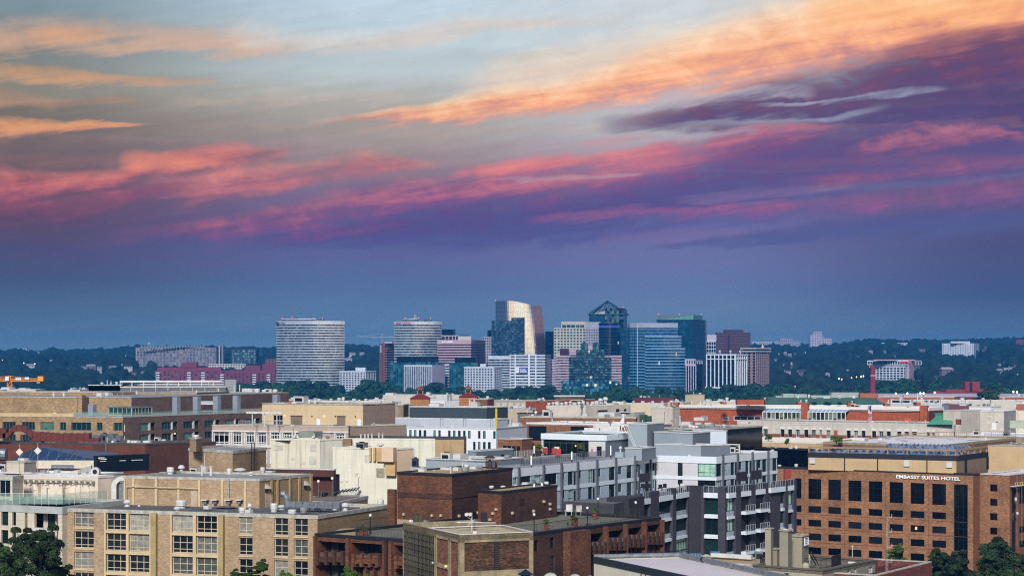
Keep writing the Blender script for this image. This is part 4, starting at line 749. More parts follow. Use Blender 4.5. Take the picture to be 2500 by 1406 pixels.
text('Marriott', t.FL, t.FL.s(2201), t.zz(885.6), 5, mat('sign_crimson', 'd81e4c', emit=.6), t.root, wid=16.5, o=3.6, bold=.12)
t = ap2('white block of flats with balconies high on the right hillside', 2300, 2378, 2391, 838, 3500, 22, 13, 3, 4.9, white_p, ((2322, 2368, 833, 838),), .5, .4, bal=(.12, .5, .85))
# dark red civic building and the brick chimney
t = Far('civic_building', 'dark red brick building in stepped terraces with a square tower, low right', 2300, 2412, 2420, 951, 1500, 4, 40, zb=0, cat='building'); rb2 = mat('oxblood_brick', '7c2c3a', .85, var=.15, scale=.2)
t.core(rb2, name='wall', z1=t.zz(957)); t.block(2283, 2406, 957, 975, rb2, -6, 30, 'terrace'); t.block(2310, 2405, 951, 957, rb2, 2, 20, 'terrace'); t.block(2357, 2392, 932, 955, rb2, 0, 14, 'tower_block'); t.block(2368, 2374, 933, 954, g_dark, -.4, 1, 'stair_slot'); t.block(2385, 2419, 949, 962, rb2, 8, 14, 'terrace')
for x in (2292, 2311, 2329, 2347): t.block(x, x+14, 972.5, 976, g_dark, -6.3, 1, 'window')
t.block(2262, 2400, 968, 969.2, mat('brick_red_trim', 'a06870', .8), -7, 32, 'roof_slab')
b = MB(); c = G(2131, 893, 1450); zc = c.z; b.lathe((c.x, c.y, 0), [(2.6, 0), (2.0, zc-8), (2.0, zc-2.2), (2.25, zc-2), (2.25, zc)], mat('chimney_brick', '7a2a3a', .85, var=.15), 20); b.lathe((c.x, c.y, 0), [(2.08, zc-8), (2.08, zc-7.2)], cream, 20); o = b.build('brick_chimney'); tag(o, 'tall round dark red brick chimney in front of the white hotel', 'chimney')
# tower cranes
ym = mat('crane_yellow', 'e09010', .5, var=.1)
def truss(b, p, q, w_, m, n_=8, r=.12):
    p, q = Vector(p), Vector(q); d = (q-p).normalized(); u = Vector((0, 0, 1)) if abs(d.z) < .5 else Vector((1, 0, 0)); a_ = d.cross(u).normalized()*w_/2; c_ = d.cross(a_).normalized()*w_/2
    K = [p+a_+c_, p-a_+c_, p-a_-c_, p+a_-c_]; D = q-p
    for k in K: b.tube(k, k+D, r, m, 4)
    for i in range(n_):
        for j in range(4): b.tube(K[j]+D*i/n_, K[(j+1) % 4]+D*(i+1)/n_, r*.7, m, 4); b.tube(K[j]+D*i/n_, K[(j+1) % 4]+D*i/n_, r*.6, m, 4)
Y = 800.; r_ = root('tower_crane', 'orange yellow tower crane with jib and counterweight at the far left', 'crane', (G(24, 960, Y).x, Y, 0)); b = MB(); p = G(24, 929, Y); truss(b, (p.x, Y, 20), p, 1.7, ym, 12, .16); b.build('mast', r_)
b = MB(); truss(b, G(24, 927.5, Y), G(106, 927, Y), 1.1, ym, 14, .16); truss(b, G(24, 927.5, Y), G(-90, 925, Y), 1.1, ym, 16, .16); b.tube(G(24, 918, Y), G(95, 926, Y), .12, ym, 4); b.tube(G(24, 918, Y), G(-60, 924, Y), .12, ym, 4); truss(b, G(24, 929, Y), G(24, 917, Y), .9, ym, 3, .14); b.build('jib', r_)
b = MB(); b.box(G(100, 929, Y), 2.4, 1.8, 1.9, ym); b.build('counterweight', r_); b = MB(); b.box(G(94.5, 936, Y), 1.4, 1.2, 1.1, mat('concrete_weight', '8a7f72')); b.build('ballast', r_); b = MB(); b.box(G(20, 929, Y)+Vector((0, -1.4, 0)), 1.6, 1.2, 1.8, wht); b.build('cab', r_); b = MB(); b.box(G(46, 927.4, Y)+Vector((0, -.8, 0)), 2.4, .3, .9, wht); b.box(G(67, 926, Y)+Vector((0, -.8, 0)), 1.8, .3, 1., wht); b.build('sign_board', r_)
Y = 3200.; r_ = root('tower_crane', 'thin distant crane with a long horizontal jib left of the second silver tower', 'crane', (G(933, 870, Y).x, Y, 20)); b = MB(); sm = mat('crane_grey', '8f97a0'); b.tube((G(933, 870, Y).x, Y, 20), G(933, 814, Y), .7, sm, 4); b.build('mast', r_); b = MB(); b.tube(G(869, 821, Y), G(975, 823.5, Y), .7, sm, 4); b.tube(G(933, 814, Y), G(880, 821, Y), .25, sm, 4); b.tube(G(933, 814, Y), G(965, 823, Y), .25, sm, 4); b.build('jib', r_)
# flag over the ridge
fr_ = mat('flag_red', 'b03040', .7); fb_ = mat('flag_blue', '27346c', .7)
def flag(px, py, Y, label, w_, h_, top, hang=False):
    p = G(px, py, Y); r_ = root('flag', label, 'flag', (p.x, p.y, p.z-top)); b = MB(); b.tube(p+Vector((0, 0, -top)), p, .06 if Y < 900 else .25, wht, 6); b.build('flagpole', r_); b = MB(); nn = 9
    for i in range(13):
        for k in range(nn):
            m = fr_ if i % 2 == 0 else wht
            if i < 7 and k < 3: m = fb_
            if hang:
                z0, z1 = -w_*k/nn, -w_*(k+1)/nn; x0, x1 = h_*i/13, h_*(i+1)/13; g0, g1 = .12*w_*math.sin(k*1.1)*.3, .12*w_*math.sin((k+1)*1.1)*.3
                b.poly([p+Vector((-x0-g0*.3-.06, g0, z0)), p+Vector((-x1-g0*.3-.06, g0*1.5, z0-.1)), p+Vector((-x1-g1*.3-.06, g1*1.5, z1-.1)), p+Vector((-x0-g1*.3-.06, g1, z1))], m)
            else:
                x0, x1 = -w_*k/nn, -w_*(k+1)/nn; z0, z1 = -h_*i/13, -h_*(i+1)/13; b.poly([p+Vector((x0, 0, z0+x0*.8)), p+Vector((x1, 0, z0+x1*.8)), p+Vector((x1, 0, z1+x1*.8)), p+Vector((x0, 0, z1+x0*.8))], m)
    b.build('flag_cloth', r_)
flag(366, 833.5, 3900, 'small striped flag flying above the left ridge', 4.5, 3.6, 18); flag(2128, 989, 545, 'striped flag hanging limp on a white pole before the red brick building', 5.6, 1.0, 16, True)
# hillside houses and lamps
house_w = mat('house_wall', '8f8c98', .7, rnd=('a8a8b0', '6c5c64', '7d7a8c')); house_r = mat('house_roof', '3c3844', .8, rnd=('2a2a34', '8c8894'))
def house(px, py, Y, w_, h_, label, cat='house', g='small houses scattered over the wooded hills'):
    p = G(px, py, Y); r_ = root('hillside_house', label, cat, tuple(p), g); W = w_/F*Y; Hh = h_/F*Y; b = MB(); b.box(p-Vector((0, 0, 12)), W, W*.6, Hh+12, house_w, .2); b.build('wall', r_); b = MB(); c_ = Vector((p.x, p.y, p.z+Hh)); ca, sa = math.cos(.2), math.sin(.2)
    def rp(x, y, z): return (c_.x+x*ca-y*sa, c_.y+x*sa+y*ca, c_.z+z)
    a_, d_ = W*.55, W*.35; b.poly([rp(-a_, -d_, 0), rp(a_, -d_, 0), rp(a_*.8, 0, Hh*.6), rp(-a_*.8, 0, Hh*.6)], house_r); b.poly([rp(a_, d_, 0), rp(-a_, d_, 0), rp(-a_*.8, 0, Hh*.6), rp(a_*.8, 0, Hh*.6)], house_r); b.poly([rp(-a_, d_, 0), rp(-a_, -d_, 0), rp(-a_*.8, 0, Hh*.6)], house_w); b.poly([rp(a_, -d_, 0), rp(a_, d_, 0), rp(a_*.8, 0, Hh*.6)], house_w); b.build('roof', r_)
    for i in range(3): b = MB(); x = (i-1)*W*.28; b.poly([rp(x-W*.07, -W*.31, -Hh*.75), rp(x+W*.07, -W*.31, -Hh*.75), rp(x+W*.07, -W*.31, -Hh*.3), rp(x-W*.07, -W*.31, -Hh*.3)], g_navy); b.build('window', r_)
HS = 'pale small house half hidden among the trees of the wooded hills'
for px, py, w_, h_, Y in HOUSES: house(px, py, Y, w_, h_, HS)
lampw = mat('lamp_glow', 'fff0d8', emit=4); lampo = mat('lamp_glow_orange', 'ffb070', emit=4)
def lamp(px, py, Y, hgt, label, m, r, g): p = G(px, py, Y); r_ = root('street_lamp', label, 'street lamp', (p.x, p.y, p.z-hgt), g); b = MB(); b.tube(p+Vector((0, 0, -hgt)), p, r*.25, mat('lamp_pole', '8a929a', .5), 5); b.build('pole', r_); b = MB(); b.lathe(p, [(r*.3, -r), (r, 0), (r*.3, r)], m, 8); b.build('lamp_head', r_)
for px, py, Y in LAMPS: lamp(px, py, Y, 9, 'tiny lit lamp glowing among the dark trees of the hills', lampw if int(px) % 3 else lampo, 1.0, 'lamps glowing on the wooded hills')
for px, py in [(2187, 960.5), (2215, 960), (2247, 959.5), (2255, 959.5), (2282, 958), (2474, 956), (2483, 957)]: lamp(px, py, 1380, 8, 'lit lamp on a pale post along the bridge road behind the rooftops', lampw if px > 2200 else lampo, .75, 'bridge road lamps')
b = MB(); b.prism([(G(2140, 968, 1390).x, 1390), (G(2560, 968, 1390).x, 1385), (G(2560, 968, 1400).x, 1400), (G(2140, 968, 1405).x, 1405)], 27, 29.3, greyp); o = b.build('bridge_road'); o['kind'] = 'structure'
# ------------------------------------------------------------------ near and middle rooftops
wm = mat('white_metal', 'c9cac8', .45, .1, var=.15, scale=1.2); galv = mat('galvanised', '8d959c', .4, .6, var=.3, scale=1.5); dkm = mat('black_metal', '15171b', .5, .2)
gravel = mat('roof_gravel', '57595c', .95, var=.35, scale=.35, speck=4); gravel_t = mat('tan_gravel', 'a8926c', .95, var=.25, scale=.5, speck=4); memb = mat('white_membrane', 'd5d2d4', .6, var=.12, scale=.2); roofgrey = mat('grey_membrane', '8a8d92', .8, var=.3, scale=.12)
sedum = mat('green_roof', '39451f', .95, var=.5, scale=.4, speck=3)
paneD = mat('pane_dark', '0c1116', .08, 0, var=.3, scale=.6, rnd=('131a20', '0a0f12', '1c2528', '3c4446'), spec=.8)
paneM = mat('pane_mixed', '10161a', .12, 0, var=.35, scale=1.2, rnd=('6c6e68', '1a2022', '85857c', '23282c', '14181c', '50544f', '9a9a90'), spec=.4)
paneG = mat('pane_green', '0d2422', .12, 0, var=.25, scale=.6, rnd=('9cc4b2', '0b1c1e', '122c2c', 'a8ccbe', '16302e', '0a1819', '0c1a1c'), spec=.25)
paneT = mat('pane_teal', '164840', .15, 0, var=.35, scale=.7, rnd=('4c7466', '0f2c2a', '5f8678', '1c3c38'), spec=.8)
paneB = mat('pane_black', '05080c', .06, 0, var=.4, scale=.8, rnd=('080c12', '030508', '10151c', '05080c', '1c2126'), spec=.7)
def vent(b, p, w_, h, m, kind='mush'):
    r = w_/2
    if kind == 'mush': b.lathe(p, [(r*.75, 0), (r*.75, h*.15), (r*.5, h*.16), (r*.5, h*.5), (r, h*.52), (r*1.02, h*.72), (r*.5, h*1.0)], m, 12)
    elif kind == 'can': b.lathe(p, [(r*.8, 0), (r*.8, h*.3), (r, h*.32), (r, h*.85), (r*.85, h)], m, 12)
    elif kind == 'pipe': b.tube(p, Vector(p)+Vector((0, 0, h)), r, m, 8); b.tube(Vector(p)+Vector((0, 0, h)), Vector(p)+Vector((0, 0, h*1.12)), r*1.5, m, 8)
    elif kind == 'hvac':
        b.box(p, w_, w_*.7, h*.9, m, -.5); b.box((p[0], p[1], p[2]+h*.9), w_*1.04, w_*.74, h*.1, m, -.5); b.lathe((p[0], p[1], p[2]+h), [(w_*.28, 0), (w_*.28, h*.12), (w_*.1, h*.12)], dkm, 12)
        ca, sa = math.cos(-.5), math.sin(-.5); c = (p[0]-w_*.352*-sa*-1, p[1]-w_*.352*ca, p[2]+h*.18); c = (p[0]+sa*w_*.352, p[1]-ca*w_*.352, p[2]+h*.18); b.box(c, w_*.72, .04, h*.55, dkm, -.5)
    elif kind == 'box': b.box(p, w_, w_*.8, h, m, -.5)
    elif kind == 'dish': q = Vector(p)+Vector((0, 0, h)); b.tube(p, q, .04, m, 5); b.lathe((q.x, q.y, q.z), [(.05, -.1), (r*.6, .02), (r, .22)], m, 12)
    elif kind == 'turb': b.lathe(p, [(r*.9, 0), (r*.5, h*.35), (r*.5, h*.5), (r*.95, h*.62), (r*.95, h*.7), (r*.4, h*.72), (r*.8, h*.85), (r*.2, h)], m, 10)
def V(par, z, items, m=None, name='roof_vent'):
    """rooftop fittings: (px, py of the foot, width px, height px, kind)"""
    for it in items:
        px, py, w_, h = it[:4]; kind = it[4] if len(it) > 4 else 'mush'; p = AZ(px, py, z); k = p.y/F; b = MB(); vent(b, p, w_*k, h*k, m or (galv if kind in ('turb',) else wm), kind)
        b.build({'hvac': 'ac_unit', 'dish': 'dish', 'pipe': 'vent_pipe', 'box': 'roof_box'}.get(kind, name), par)
def doors(par, f, lst, m, name='door', o=.05):
    for l_, r_, t_, b_ in lst: q = MB(); q.fb(f, f.s(l_), f.s(r_), f.z(l_, b_), f.z(l_, t_), -.1, o, m); q.build(name, par)
def strips(par, f, lst, m, name, o=.2, z0=None, z1=None):
    for l_, r_, t_, b_ in lst: b = MB(); b.fb(f, f.s(l_), f.s(r_), f.z(l_, b_) if b_ else z0, f.z(l_, t_) if t_ else z1, -.02, o, m); ob = b.build(name, par)
    return ob
def rail(par, pts, h, m, step=1.2, name='railing', glass=None, r=.03):
    b = MB(); g = MB()
    for p, q in zip(pts, pts[1:]):
        p, q = Vector(p), Vector(q); n_ = max(1, int((q-p).length/step)); up = Vector((0, 0, h))
        b.tube(p+up, q+up, r*1.3, m, 4)
        if not glass: b.tube(p+up*.1, q+up*.1, r, m, 4)
        for i in range(n_+1): c = p.lerp(q, i/n_); b.tube(c, c+up, r, m, 4)
        if glass: g.poly([p+up*.08, q+up*.08, q+up*.95, p+up*.95], glass)
        else:
            k = n_*6
            for i in range(k): c = p.lerp(q, i/k); b.tube(c+up*.1, c+up, r*.35, m, 3)
    o = b.build(name, par)
    if glass: g.build('glass_panel', o)
    return o
def winset(par, f, rects, fm, gm, **k):
    for r_ in rects: window(par, f, r_, fm, gm, **k)
def lrect(f, lst): return [(f.s(l_), f.s(r_), f.z((l_+r_)/2, b_), f.z((l_+r_)/2, t_)) for l_, r_, t_, b_ in lst]
# ===== beige brick apartments, lower left
bb = mat('beige_brick', 'a99072', .85, var=.16, scale=.35, brick=(.4, .14, '8c7a60')); trim = mat('cream_trim', 'bfac88', .8, var=.12); cop = mat('weathered_coping', 'aaa79c', .7, var=.3, scale=1); bb2 = mat('beige_brick_dark', 'a08560', .85, var=.16, scale=.35, brick=(.4, .14, '7e6e58')); wfr = mat('cream_frame', 'b8ac94', .6)  # dark beige copy has the shade of right-hand faces in its colour
A = Bld((152, 1240), (775, 1258), (955, 1231), 265, 'apartment_building', 'beige brick apartment building with a dark gravel roof at lower left, wide grouped windows', 'apartment building')
f = A.FL; r1 = grid(f, [(181, 229)], [(1247, 1287), (1297, 1338), (1347, 1389), (1398, 1440)], 229); r2 = grid(f, [(260, 309), (316, 366), (421, 472), (480, 531), (583, 617), (670, 703.5), (718, 752)], [(1251, 1294), (1302, 1344), (1353, 1395.5), (1404, 1447)], 309)
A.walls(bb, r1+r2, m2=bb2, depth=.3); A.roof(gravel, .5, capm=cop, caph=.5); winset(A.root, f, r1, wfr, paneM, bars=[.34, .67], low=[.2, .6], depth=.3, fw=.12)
for r_ in r2: window(A.root, f, r_, wfr, paneM, bars=[.34, .67] if r_[1]-r_[0] > 2.4 else [.5], low=[.22, .6], depth=.3, fw=.12)
strips(A.root, f, [(256, 260, None, None), (309.3, 315.7, None, None), (366.3, 372, None, None), (417, 421, None, None), (472.3, 479.7, None, None), (531.3, 536.5, None, None)], trim, 'trim', .22, 0, A.z-.35); strips(A.root, f, [(372.2, 385, None, None), (536.7, 549, None, None)], mat('yellow_trim', '9e8c62', .85, var=.2), 'pilaster', .6, 0, A.z-.3)
for g_ in ((260, 366), (421, 531)):
    for t_, b_ in ((1294.5, 1301.5), (1344.5, 1352.5), (1396, 1403.5)): b = MB(); b.fb(f, f.s(g_[0]), f.s(g_[1]), f.z(309, b_), f.z(309, t_), 0, .15, trim); b.build('spandrel', A.root)
for l_, r_ in ((181, 229), (583, 617), (670, 703.5), (718, 752)):
    for t_ in ((1288, 1338.5, 1389.5) if l_ == 181 else (1295, 1345, 1396)): b = MB(); b.fb(f, f.s(l_-1), f.s(r_+1), f.z(309 if l_ > 181 else 229, t_+3), f.z(309 if l_ > 181 else 229, t_), 0, .12, trim); b.build('window_sill', A.root)
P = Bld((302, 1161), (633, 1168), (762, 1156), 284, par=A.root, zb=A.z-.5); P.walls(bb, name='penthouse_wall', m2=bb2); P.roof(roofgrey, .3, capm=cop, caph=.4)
strips(A.root, P.FL, [(303, 307, None, None), (324, 329, None, None), (379, 385, None, None), (434, 439.5, None, None), (484.5, 490, None, None), (541, 546, None, None), (597, 602, None, None)], trim, 'pilaster', .18, P.zb, P.z-.4)
strips(A.root, P.FR, [(660, 664, None, None), (675, 679, None, None), (705, 709, None, None), (728, 732, None, None), (756, 761, None, None)], mat('tan_trim', 'a58c62', .85), 'pilaster', .18, P.zb, P.z-.4)
b = MB(); f = P.FL; zz0 = f.z(400, 1188); b.tube(f.P(f.s(311), P.zb, .4), f.P(f.s(311), zz0, .4), .07, trim, 6); b.tube(f.P(f.s(311), zz0, .4), f.P(f.s(484), zz0-.1, .4), .07, trim, 6); b.tube(f.P(f.s(386), P.zb, .3), f.P(f.s(386), P.z, .3), .07, cop, 6); b.tube(f.P(f.s(560), P.zb, .3), f.P(f.s(560), P.z, .3), .07, cop, 6); b.build('pipe', A.root)
doors(A.root, P.FL, [(467, 482, 1197, 1236)], mat('beige_door', 'b5a28c')); doors(A.root, P.FR, [(648, 666, 1198, 1238)], MATS['beige_door'])
for px in (503, 527, 560.5, 586.5): b = MB(); s_ = f.s(px); z = f.z(px, 1220); b.fb(f, s_-.55, s_+.55, z, z+.12, 0, .9, wm); b.fb(f, s_-.25, s_+.25, z-.6, z, 0, .55, galv); b.build('wall_hood', A.root)
for px, py in ((650, 1184), (745, 1176)): b = MB(); f2 = P.FR; s_ = f2.s(px); z = f2.z(px, py); b.hexa([f2.P(s_-.35, z-.5, .7), f2.P(s_+.35, z-.5, .7), f2.P(s_+.35, z-.5), f2.P(s_-.35, z-.5)], [f2.P(s_-.3, z+.2, .1), f2.P(s_+.3, z+.2, .1), f2.P(s_+.3, z+.2), f2.P(s_-.3, z+.2)], cop); b.fb(f2, s_-.3, s_+.3, z-1.1, z-.5, 0, .2, dkm); b.build('wall_hood', A.root)
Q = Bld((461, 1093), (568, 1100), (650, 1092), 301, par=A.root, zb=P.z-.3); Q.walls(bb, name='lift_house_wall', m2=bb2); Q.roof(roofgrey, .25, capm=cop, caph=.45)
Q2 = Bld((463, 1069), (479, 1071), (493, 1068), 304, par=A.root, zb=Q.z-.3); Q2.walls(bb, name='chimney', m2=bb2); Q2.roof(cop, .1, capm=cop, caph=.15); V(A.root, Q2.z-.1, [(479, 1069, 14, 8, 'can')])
b = MB(); f2 = Q.FR
for px in (609.5, 617): b.tube(f2.P(f2.s(px), P.z-.2, .35), f2.P(f2.s(px), Q.z+1.1, .35), .07, dkm, 5)
for i in range(16): z = P.z+i*.33; b.tube(f2.P(f2.s(609.5), z, .35), f2.P(f2.s(617), z, .35), .045, dkm, 4)
b.build('ladder', A.root)
V(A.root, A.z-.5, [(311, 1236, 19, 17, 'mush'), (442, 1240, 27, 20, 'can'), (610, 1247, 13, 19, 'mush'), (669, 1249, 18, 21, 'can'), (688, 1243, 20, 11), (773, 1246, 20, 12), (801, 1247, 18, 12), (818, 1244, 16, 10), (843, 1246, 19, 19, 'mush'), (929, 1237, 16, 19, 'can'), (882, 1241, 4, 6, 'pipe'), (741, 1246, 3, 6, 'pipe'), (340, 1236, 5, 4, 'box')])
V(A.root, P.z-.3, [(416, 1157, 18, 17, 'can'), (443, 1152, 17, 17, 'mush'), (476, 1153, 20, 11, 'hvac'), (493, 1160, 5, 22, 'pipe'), (515, 1160, 7, 20, 'pipe'), (560, 1157, 13, 14, 'can'), (586, 1155, 30, 13, 'mush'), (613, 1160, 14, 9), (641, 1152, 12, 12, 'can'), (500, 1152, 12, 14, 'box'), (402, 1155, 20, 3, 'box'), (660, 1152, 20, 3, 'box')])
b = MB(); p = AZ(512, 1150, P.z-.3); b.tube(p, p+Vector((0, 0, 2)), .06, wm, 5); b.hexa([p+Vector((-.5, -.2, 1.2)), p+Vector((.4, -.2, 1.2)), p+Vector((.4, -.1, 1.2)), p+Vector((-.5, -.1, 1.2))], [p+Vector((-.2, .3, 2.2)), p+Vector((.6, .3, 2.2)), p+Vector((.6, .4, 2.2)), p+Vector((-.2, .4, 2.2))], wm); b.tube(p+Vector((-.9, 0, 0)), p+Vector((-.9, 0, 3)), .05, wm, 5); b.build('antenna_panel', A.root)
b = MB(); z = A.z+.2; q = [AZ(706, 1237, z), AZ(832, 1240, z)]; d = (q[1]-q[0])/7
for i in range(7): c = q[0]+d*(i+.5); b.box(c, d.length*.97, .9, .85, galv, math.atan2(d.y, d.x)); b.box(c+Vector((d.x*.45, d.y*.45, -.03)), .06, 1., .92, galv, math.atan2(d.y, d.x))
pr = [(0, 0), (0, 1.3), (-.35, 1.9), (-.9, 2.1)]
for (x0, z0), (x1, z1) in zip(pr, pr[1:]): a_ = AZ(701, 1237, z)+Vector((x0, 0, z0)); c_ = AZ(701, 1237, z)+Vector((x1, 0, z1)); b.tube(a_, c_, .48, galv, 10)
for i in range(6): c = q[0].lerp(q[1], i/5); b.box(c+Vector((0, -.3, -.7)), .12, .12, .7, dkm)
b.build('duct', A.root)
# ===== cream stone block at the far left edge with its roof deck
cs = mat('cream_stone', 'bfb5a2', .8, var=.12, scale=.4, panels=(1.2, .6, .04, .3))
B1 = Bld((-80, 1228), (152, 1238), (16,), 276.5, 'apartment_building', 'cream stone apartment building with a glass railed roof deck at the left edge', 'apartment building')
f = B1.FL; r_s = lrect(f, [(3, 20, 1245, 1282), (30, 39, 1245, 1282), (3, 20, 1293, 1326), (30, 39, 1294, 1325), (3, 20, 1342, 1372), (-30, -8, 1245, 1282), (-30, -8, 1293, 1326)]); rs2 = lrect(f, [(84, 141, 1247, 1322), (84, 141, 1334, 1400)]); rs3 = lrect(f, [(60.5, 67, 1246, 1321)])
B1.walls(cs, r_s+rs2+rs3, depth=.5); B1.roof(roofgrey, .4, capm=mat('pale_fascia', 'a3a7a3'), caph=1.0); winset(B1.root, f, r_s, dkm, paneG, nx=1, low=[.2], depth=.4); b = MB()
for r_ in rs2: b.fb(f, r_[0], r_[1], r_[2], r_[3], -2.2, -2.1, cs)
for r_ in rs3: b.fb(f, r_[0], r_[1], r_[2], r_[3], -.6, -.5, mat('slot_brown', '3a2a24'))
b.build('recess', B1.root); winset(B1.root, f.off(-2.0), [(r_[0]+1, r_[0]+2.2, r_[2]+.2, r_[3]-.3) for r_ in rs2]+[(r_[0]+2.7, r_[0]+3.3, r_[2]+.2, r_[3]-.3) for r_ in rs2], dkm, paneG, nx=1, depth=.0)
strips(B1.root, f, [(80, 143, 1286, 1293)], wm, 'balcony', .9); gr = mat('rail_glass', '7fa596', .08, 0, var=0, alpha=.45, spec=.8)
zd = B1.z; rail(B1.root, [AZ(-40, 1231, zd), AZ(155, 1233, zd), AZ(262, 1222.5, zd)], 1.75, wm, 1.1, glass=gr)
P = Bld((58, 1158), (239, 1162), (277, 1159.5), 295, par=B1.root, zb=zd-.2); cw = mat('blush_stucco', 'cbbba8', .8, var=.08, streak=.25); P.walls(cw, name='penthouse_wall'); P.roof(memb, .3, capm=wm, caph=.3); f = P.FL
b = MB(); z = f.z(100, 1172)
for i in range(14): s_ = f.s(52)+(f.s(232)-f.s(52))*i/13; b.fb(f, s_-.06, s_+.06, z-.25, z+.1, 0, 1.1, cop)
b.fb(f, f.s(50), f.s(232), z+.1, z+.3, .9, 1.1, cop); b.build('trellis', B1.root)
strips(B1.root, f, [(93, 160, 1177, 1215)], mat('recess_tan', 'a3907a'), 'niche', .04); strips(B1.root, f, [(101, 152, 1178.5, 1215), (175, 185, 1179, 1216), (186, 197, 1179, 1216), (198, 219, 1180, 1216), (83, 91, 1182, 1195)], mat('cream_panel', 'd2c6b4'), 'door', .1)
for px in (74, 114, 151, 180, 218, 228): b = MB(); s_ = f.s(px); z = f.z(px, 1181); b.fb(f, s_-.2, s_+.2, z-.15, z+.15, 0, .3, wm); b.build('wall_light', B1.root)
P2_ = Bld((-60, 1161), (30, 1163), (56, 1160), 292, par=B1.root, zb=zd-.2); P2_.walls(cs, lrect(P2_.FL, [(-40, 25, 1171, 1212)]), name='pavilion_wall'); P2_.roof(memb, .3, capm=cop, caph=.6); winset(B1.root, P2_.FL, lrect(P2_.FL, [(-40, 25, 1171, 1212)]), wm, paneD, nx=5)
b = MB(); q = [AZ(14, 1228, zd+.06), AZ(145, 1229.5, zd+.06), AZ(225, 1221, zd+.06), AZ(95, 1217, zd+.06)]; b.poly(q, mat('pool_cover', '0e3b3c', .3, var=.2, scale=.5)); b.build('pool', B1.root)
for i, px in enumerate((33.5, 73.5, 115, 156)):
    p = AZ(px, 1228+i*.7, zd); r_ = root('deck_lamp', ['grey post lamp at the left end of the glass railed deck', 'grey post lamp second from the left on the glass railed deck', 'grey post lamp third from the left on the glass railed deck', 'grey post lamp at the corner of the glass railed deck'][i], 'lamp', tuple(p), 'post lamps along the glass deck railing')
    b = MB(); b.tube(p, p+Vector((0, 0, 2.5)), .09, galv, 6); b.build('post', r_); b = MB(); b.box(p+Vector((.2, 0, 2.4)), .5, .15, .1, galv); b.build('lamp_head', r_)
# service roof behind the deck
B2 = Bld((-60, 1150), (246, 1156), (300, 1152), 318, 'service_building', 'low service roof crowded with ducts and a dark generator behind the cream deck', 'building'); B2.walls(cs); B2.roof(memb, .3, capm=wm); zr = B2.z-.3
K = Bld((16, 1125), (59, 1126), (88, 1124), 322, par=B2.root, zb=zr); K.walls(cs, name='plant_box_wall', m2=mat('cream_stone_shade', '8c8782', .8, panels=(1.2, .6, .04, .3))); K.roof(cop, .1, capm=cop); V(B2.root, K.z, [(57, 1123, 20, 5, 'box')])  # right face of the plant box: same stone, shade put into the colour
b = MB(); Y = 338; x0, x1, z0, z1 = G(89, 1124, Y).x, G(227, 1124, Y).x, G(0, 1138.5, Y).z, G(0, 1124, Y).z; b.prism([(x0, Y), (x1, Y+.5), (x1, Y+8), (x0, Y+8)], zr, z1, mat('fascia_cream', 'd0c8b4', .7)); b.build('skylight_base', B2.root)
b = MB(); gb = mat('blue_glass', '0e2c58', .35, .1, var=.2, scale=.4, panels=(2.4, 50, .1, .5, '8090a8')); p0, p1 = G(25, 1124, 339), G(229, 1121, 339); ap_ = G(92, 1089.5, 349); q0, q1 = p0+Vector((0, 22, 0)), p1+Vector((0, 22, 0)); b.poly([p0, p1, ap_], gb); b.poly([p1, q1, ap_], gb); b.poly([q1, q0, ap_], gb); b.poly([q0, p0, ap_], gb); b.build('glass_pyramid', B2.root)
b = MB()
for k in range(1, 9): t_ = k/9; e = p0.lerp(p1, t_); tt = ap_.lerp(e, .0); m_ = e.lerp(ap_+ (p1-p0)*(t_-.33)*.0, .0); h_ = min(t_/.33, (1-t_)/.67); e2 = Vector((e.x+ (ap_.x-e.x)*0 , e.y, e.z)).lerp(Vector((e.x-1.2*h_*2, ap_.y, ap_.z)), h_*.97) ; b.tube(e+Vector((0, -.05, 0)), e2+Vector((0, -.1, .05)), .07, galv, 4)
b.build('glazing_bar', B2.root)
for px, py, nm in ((47.5, 1103, 'left'), (92, 1100, 'right')):
    p = G(px, py, 316); r_ = root('diamond_marker', f'white diamond plate on a thin pole, {nm} one of two by the blue pyramid', 'antenna', (p.x, p.y, zr)); b = MB(); s_ = 9.2/F*316; d_ = .06; b.hexa([p+Vector((0, -d_, -s_)), p+Vector((s_, -d_, 0)), p+Vector((0, -d_, s_)), p+Vector((-s_, -d_, 0))], [p+Vector((0, d_, -s_)), p+Vector((s_, d_, 0)), p+Vector((0, d_, s_)), p+Vector((-s_, d_, 0))], mat('ivory_plate', 'd6cfbe')); b.build('plate', r_); b = MB(); b.tube((p.x, p.y, zr), p+Vector((0, .1, s_*2.1)), .05, mat('pole_tan', 'b09070'), 5); b.build('pole', r_)
gn = mat('navy_enclosure', '0c1c26', .45, .3, var=.15); E_ = Bld((229, 1112), (237, 1113), (364, 1108), 326, 'generator', 'long dark navy generator enclosure with slim white louvres and a logo on its end', 'generator', zb=zr); E_.walls(gn, name='enclosure'); E_.roof(gn, .1, capm=gn); f = E_.FR
strips(E_.root, f, [(244, 259, 1124.5, 1126.5), (292, 307, 1123, 1125), (321, 348, 1122, 1124)], wm, 'louvre', .06); b = MB(); c = f.P(f.s(241.5), f.z(241, 1118), .1); b.tube(Vector(c)-Vector((f.n.x, f.n.y, 0))*.05, Vector(c)+Vector((f.n.x, f.n.y, 0))*.05, .2, wm, 14); b.build('emblem', E_.root); text('Power', f, f.s(245), f.z(245, 1117.8), .22, MATS['sign_white'], E_.root, 'lettering', wid=.8, o=.05); text('Generation', f, f.s(245), f.z(245, 1121), .22, MATS['sign_white'], E_.root, 'lettering', wid=1.2, o=.05)
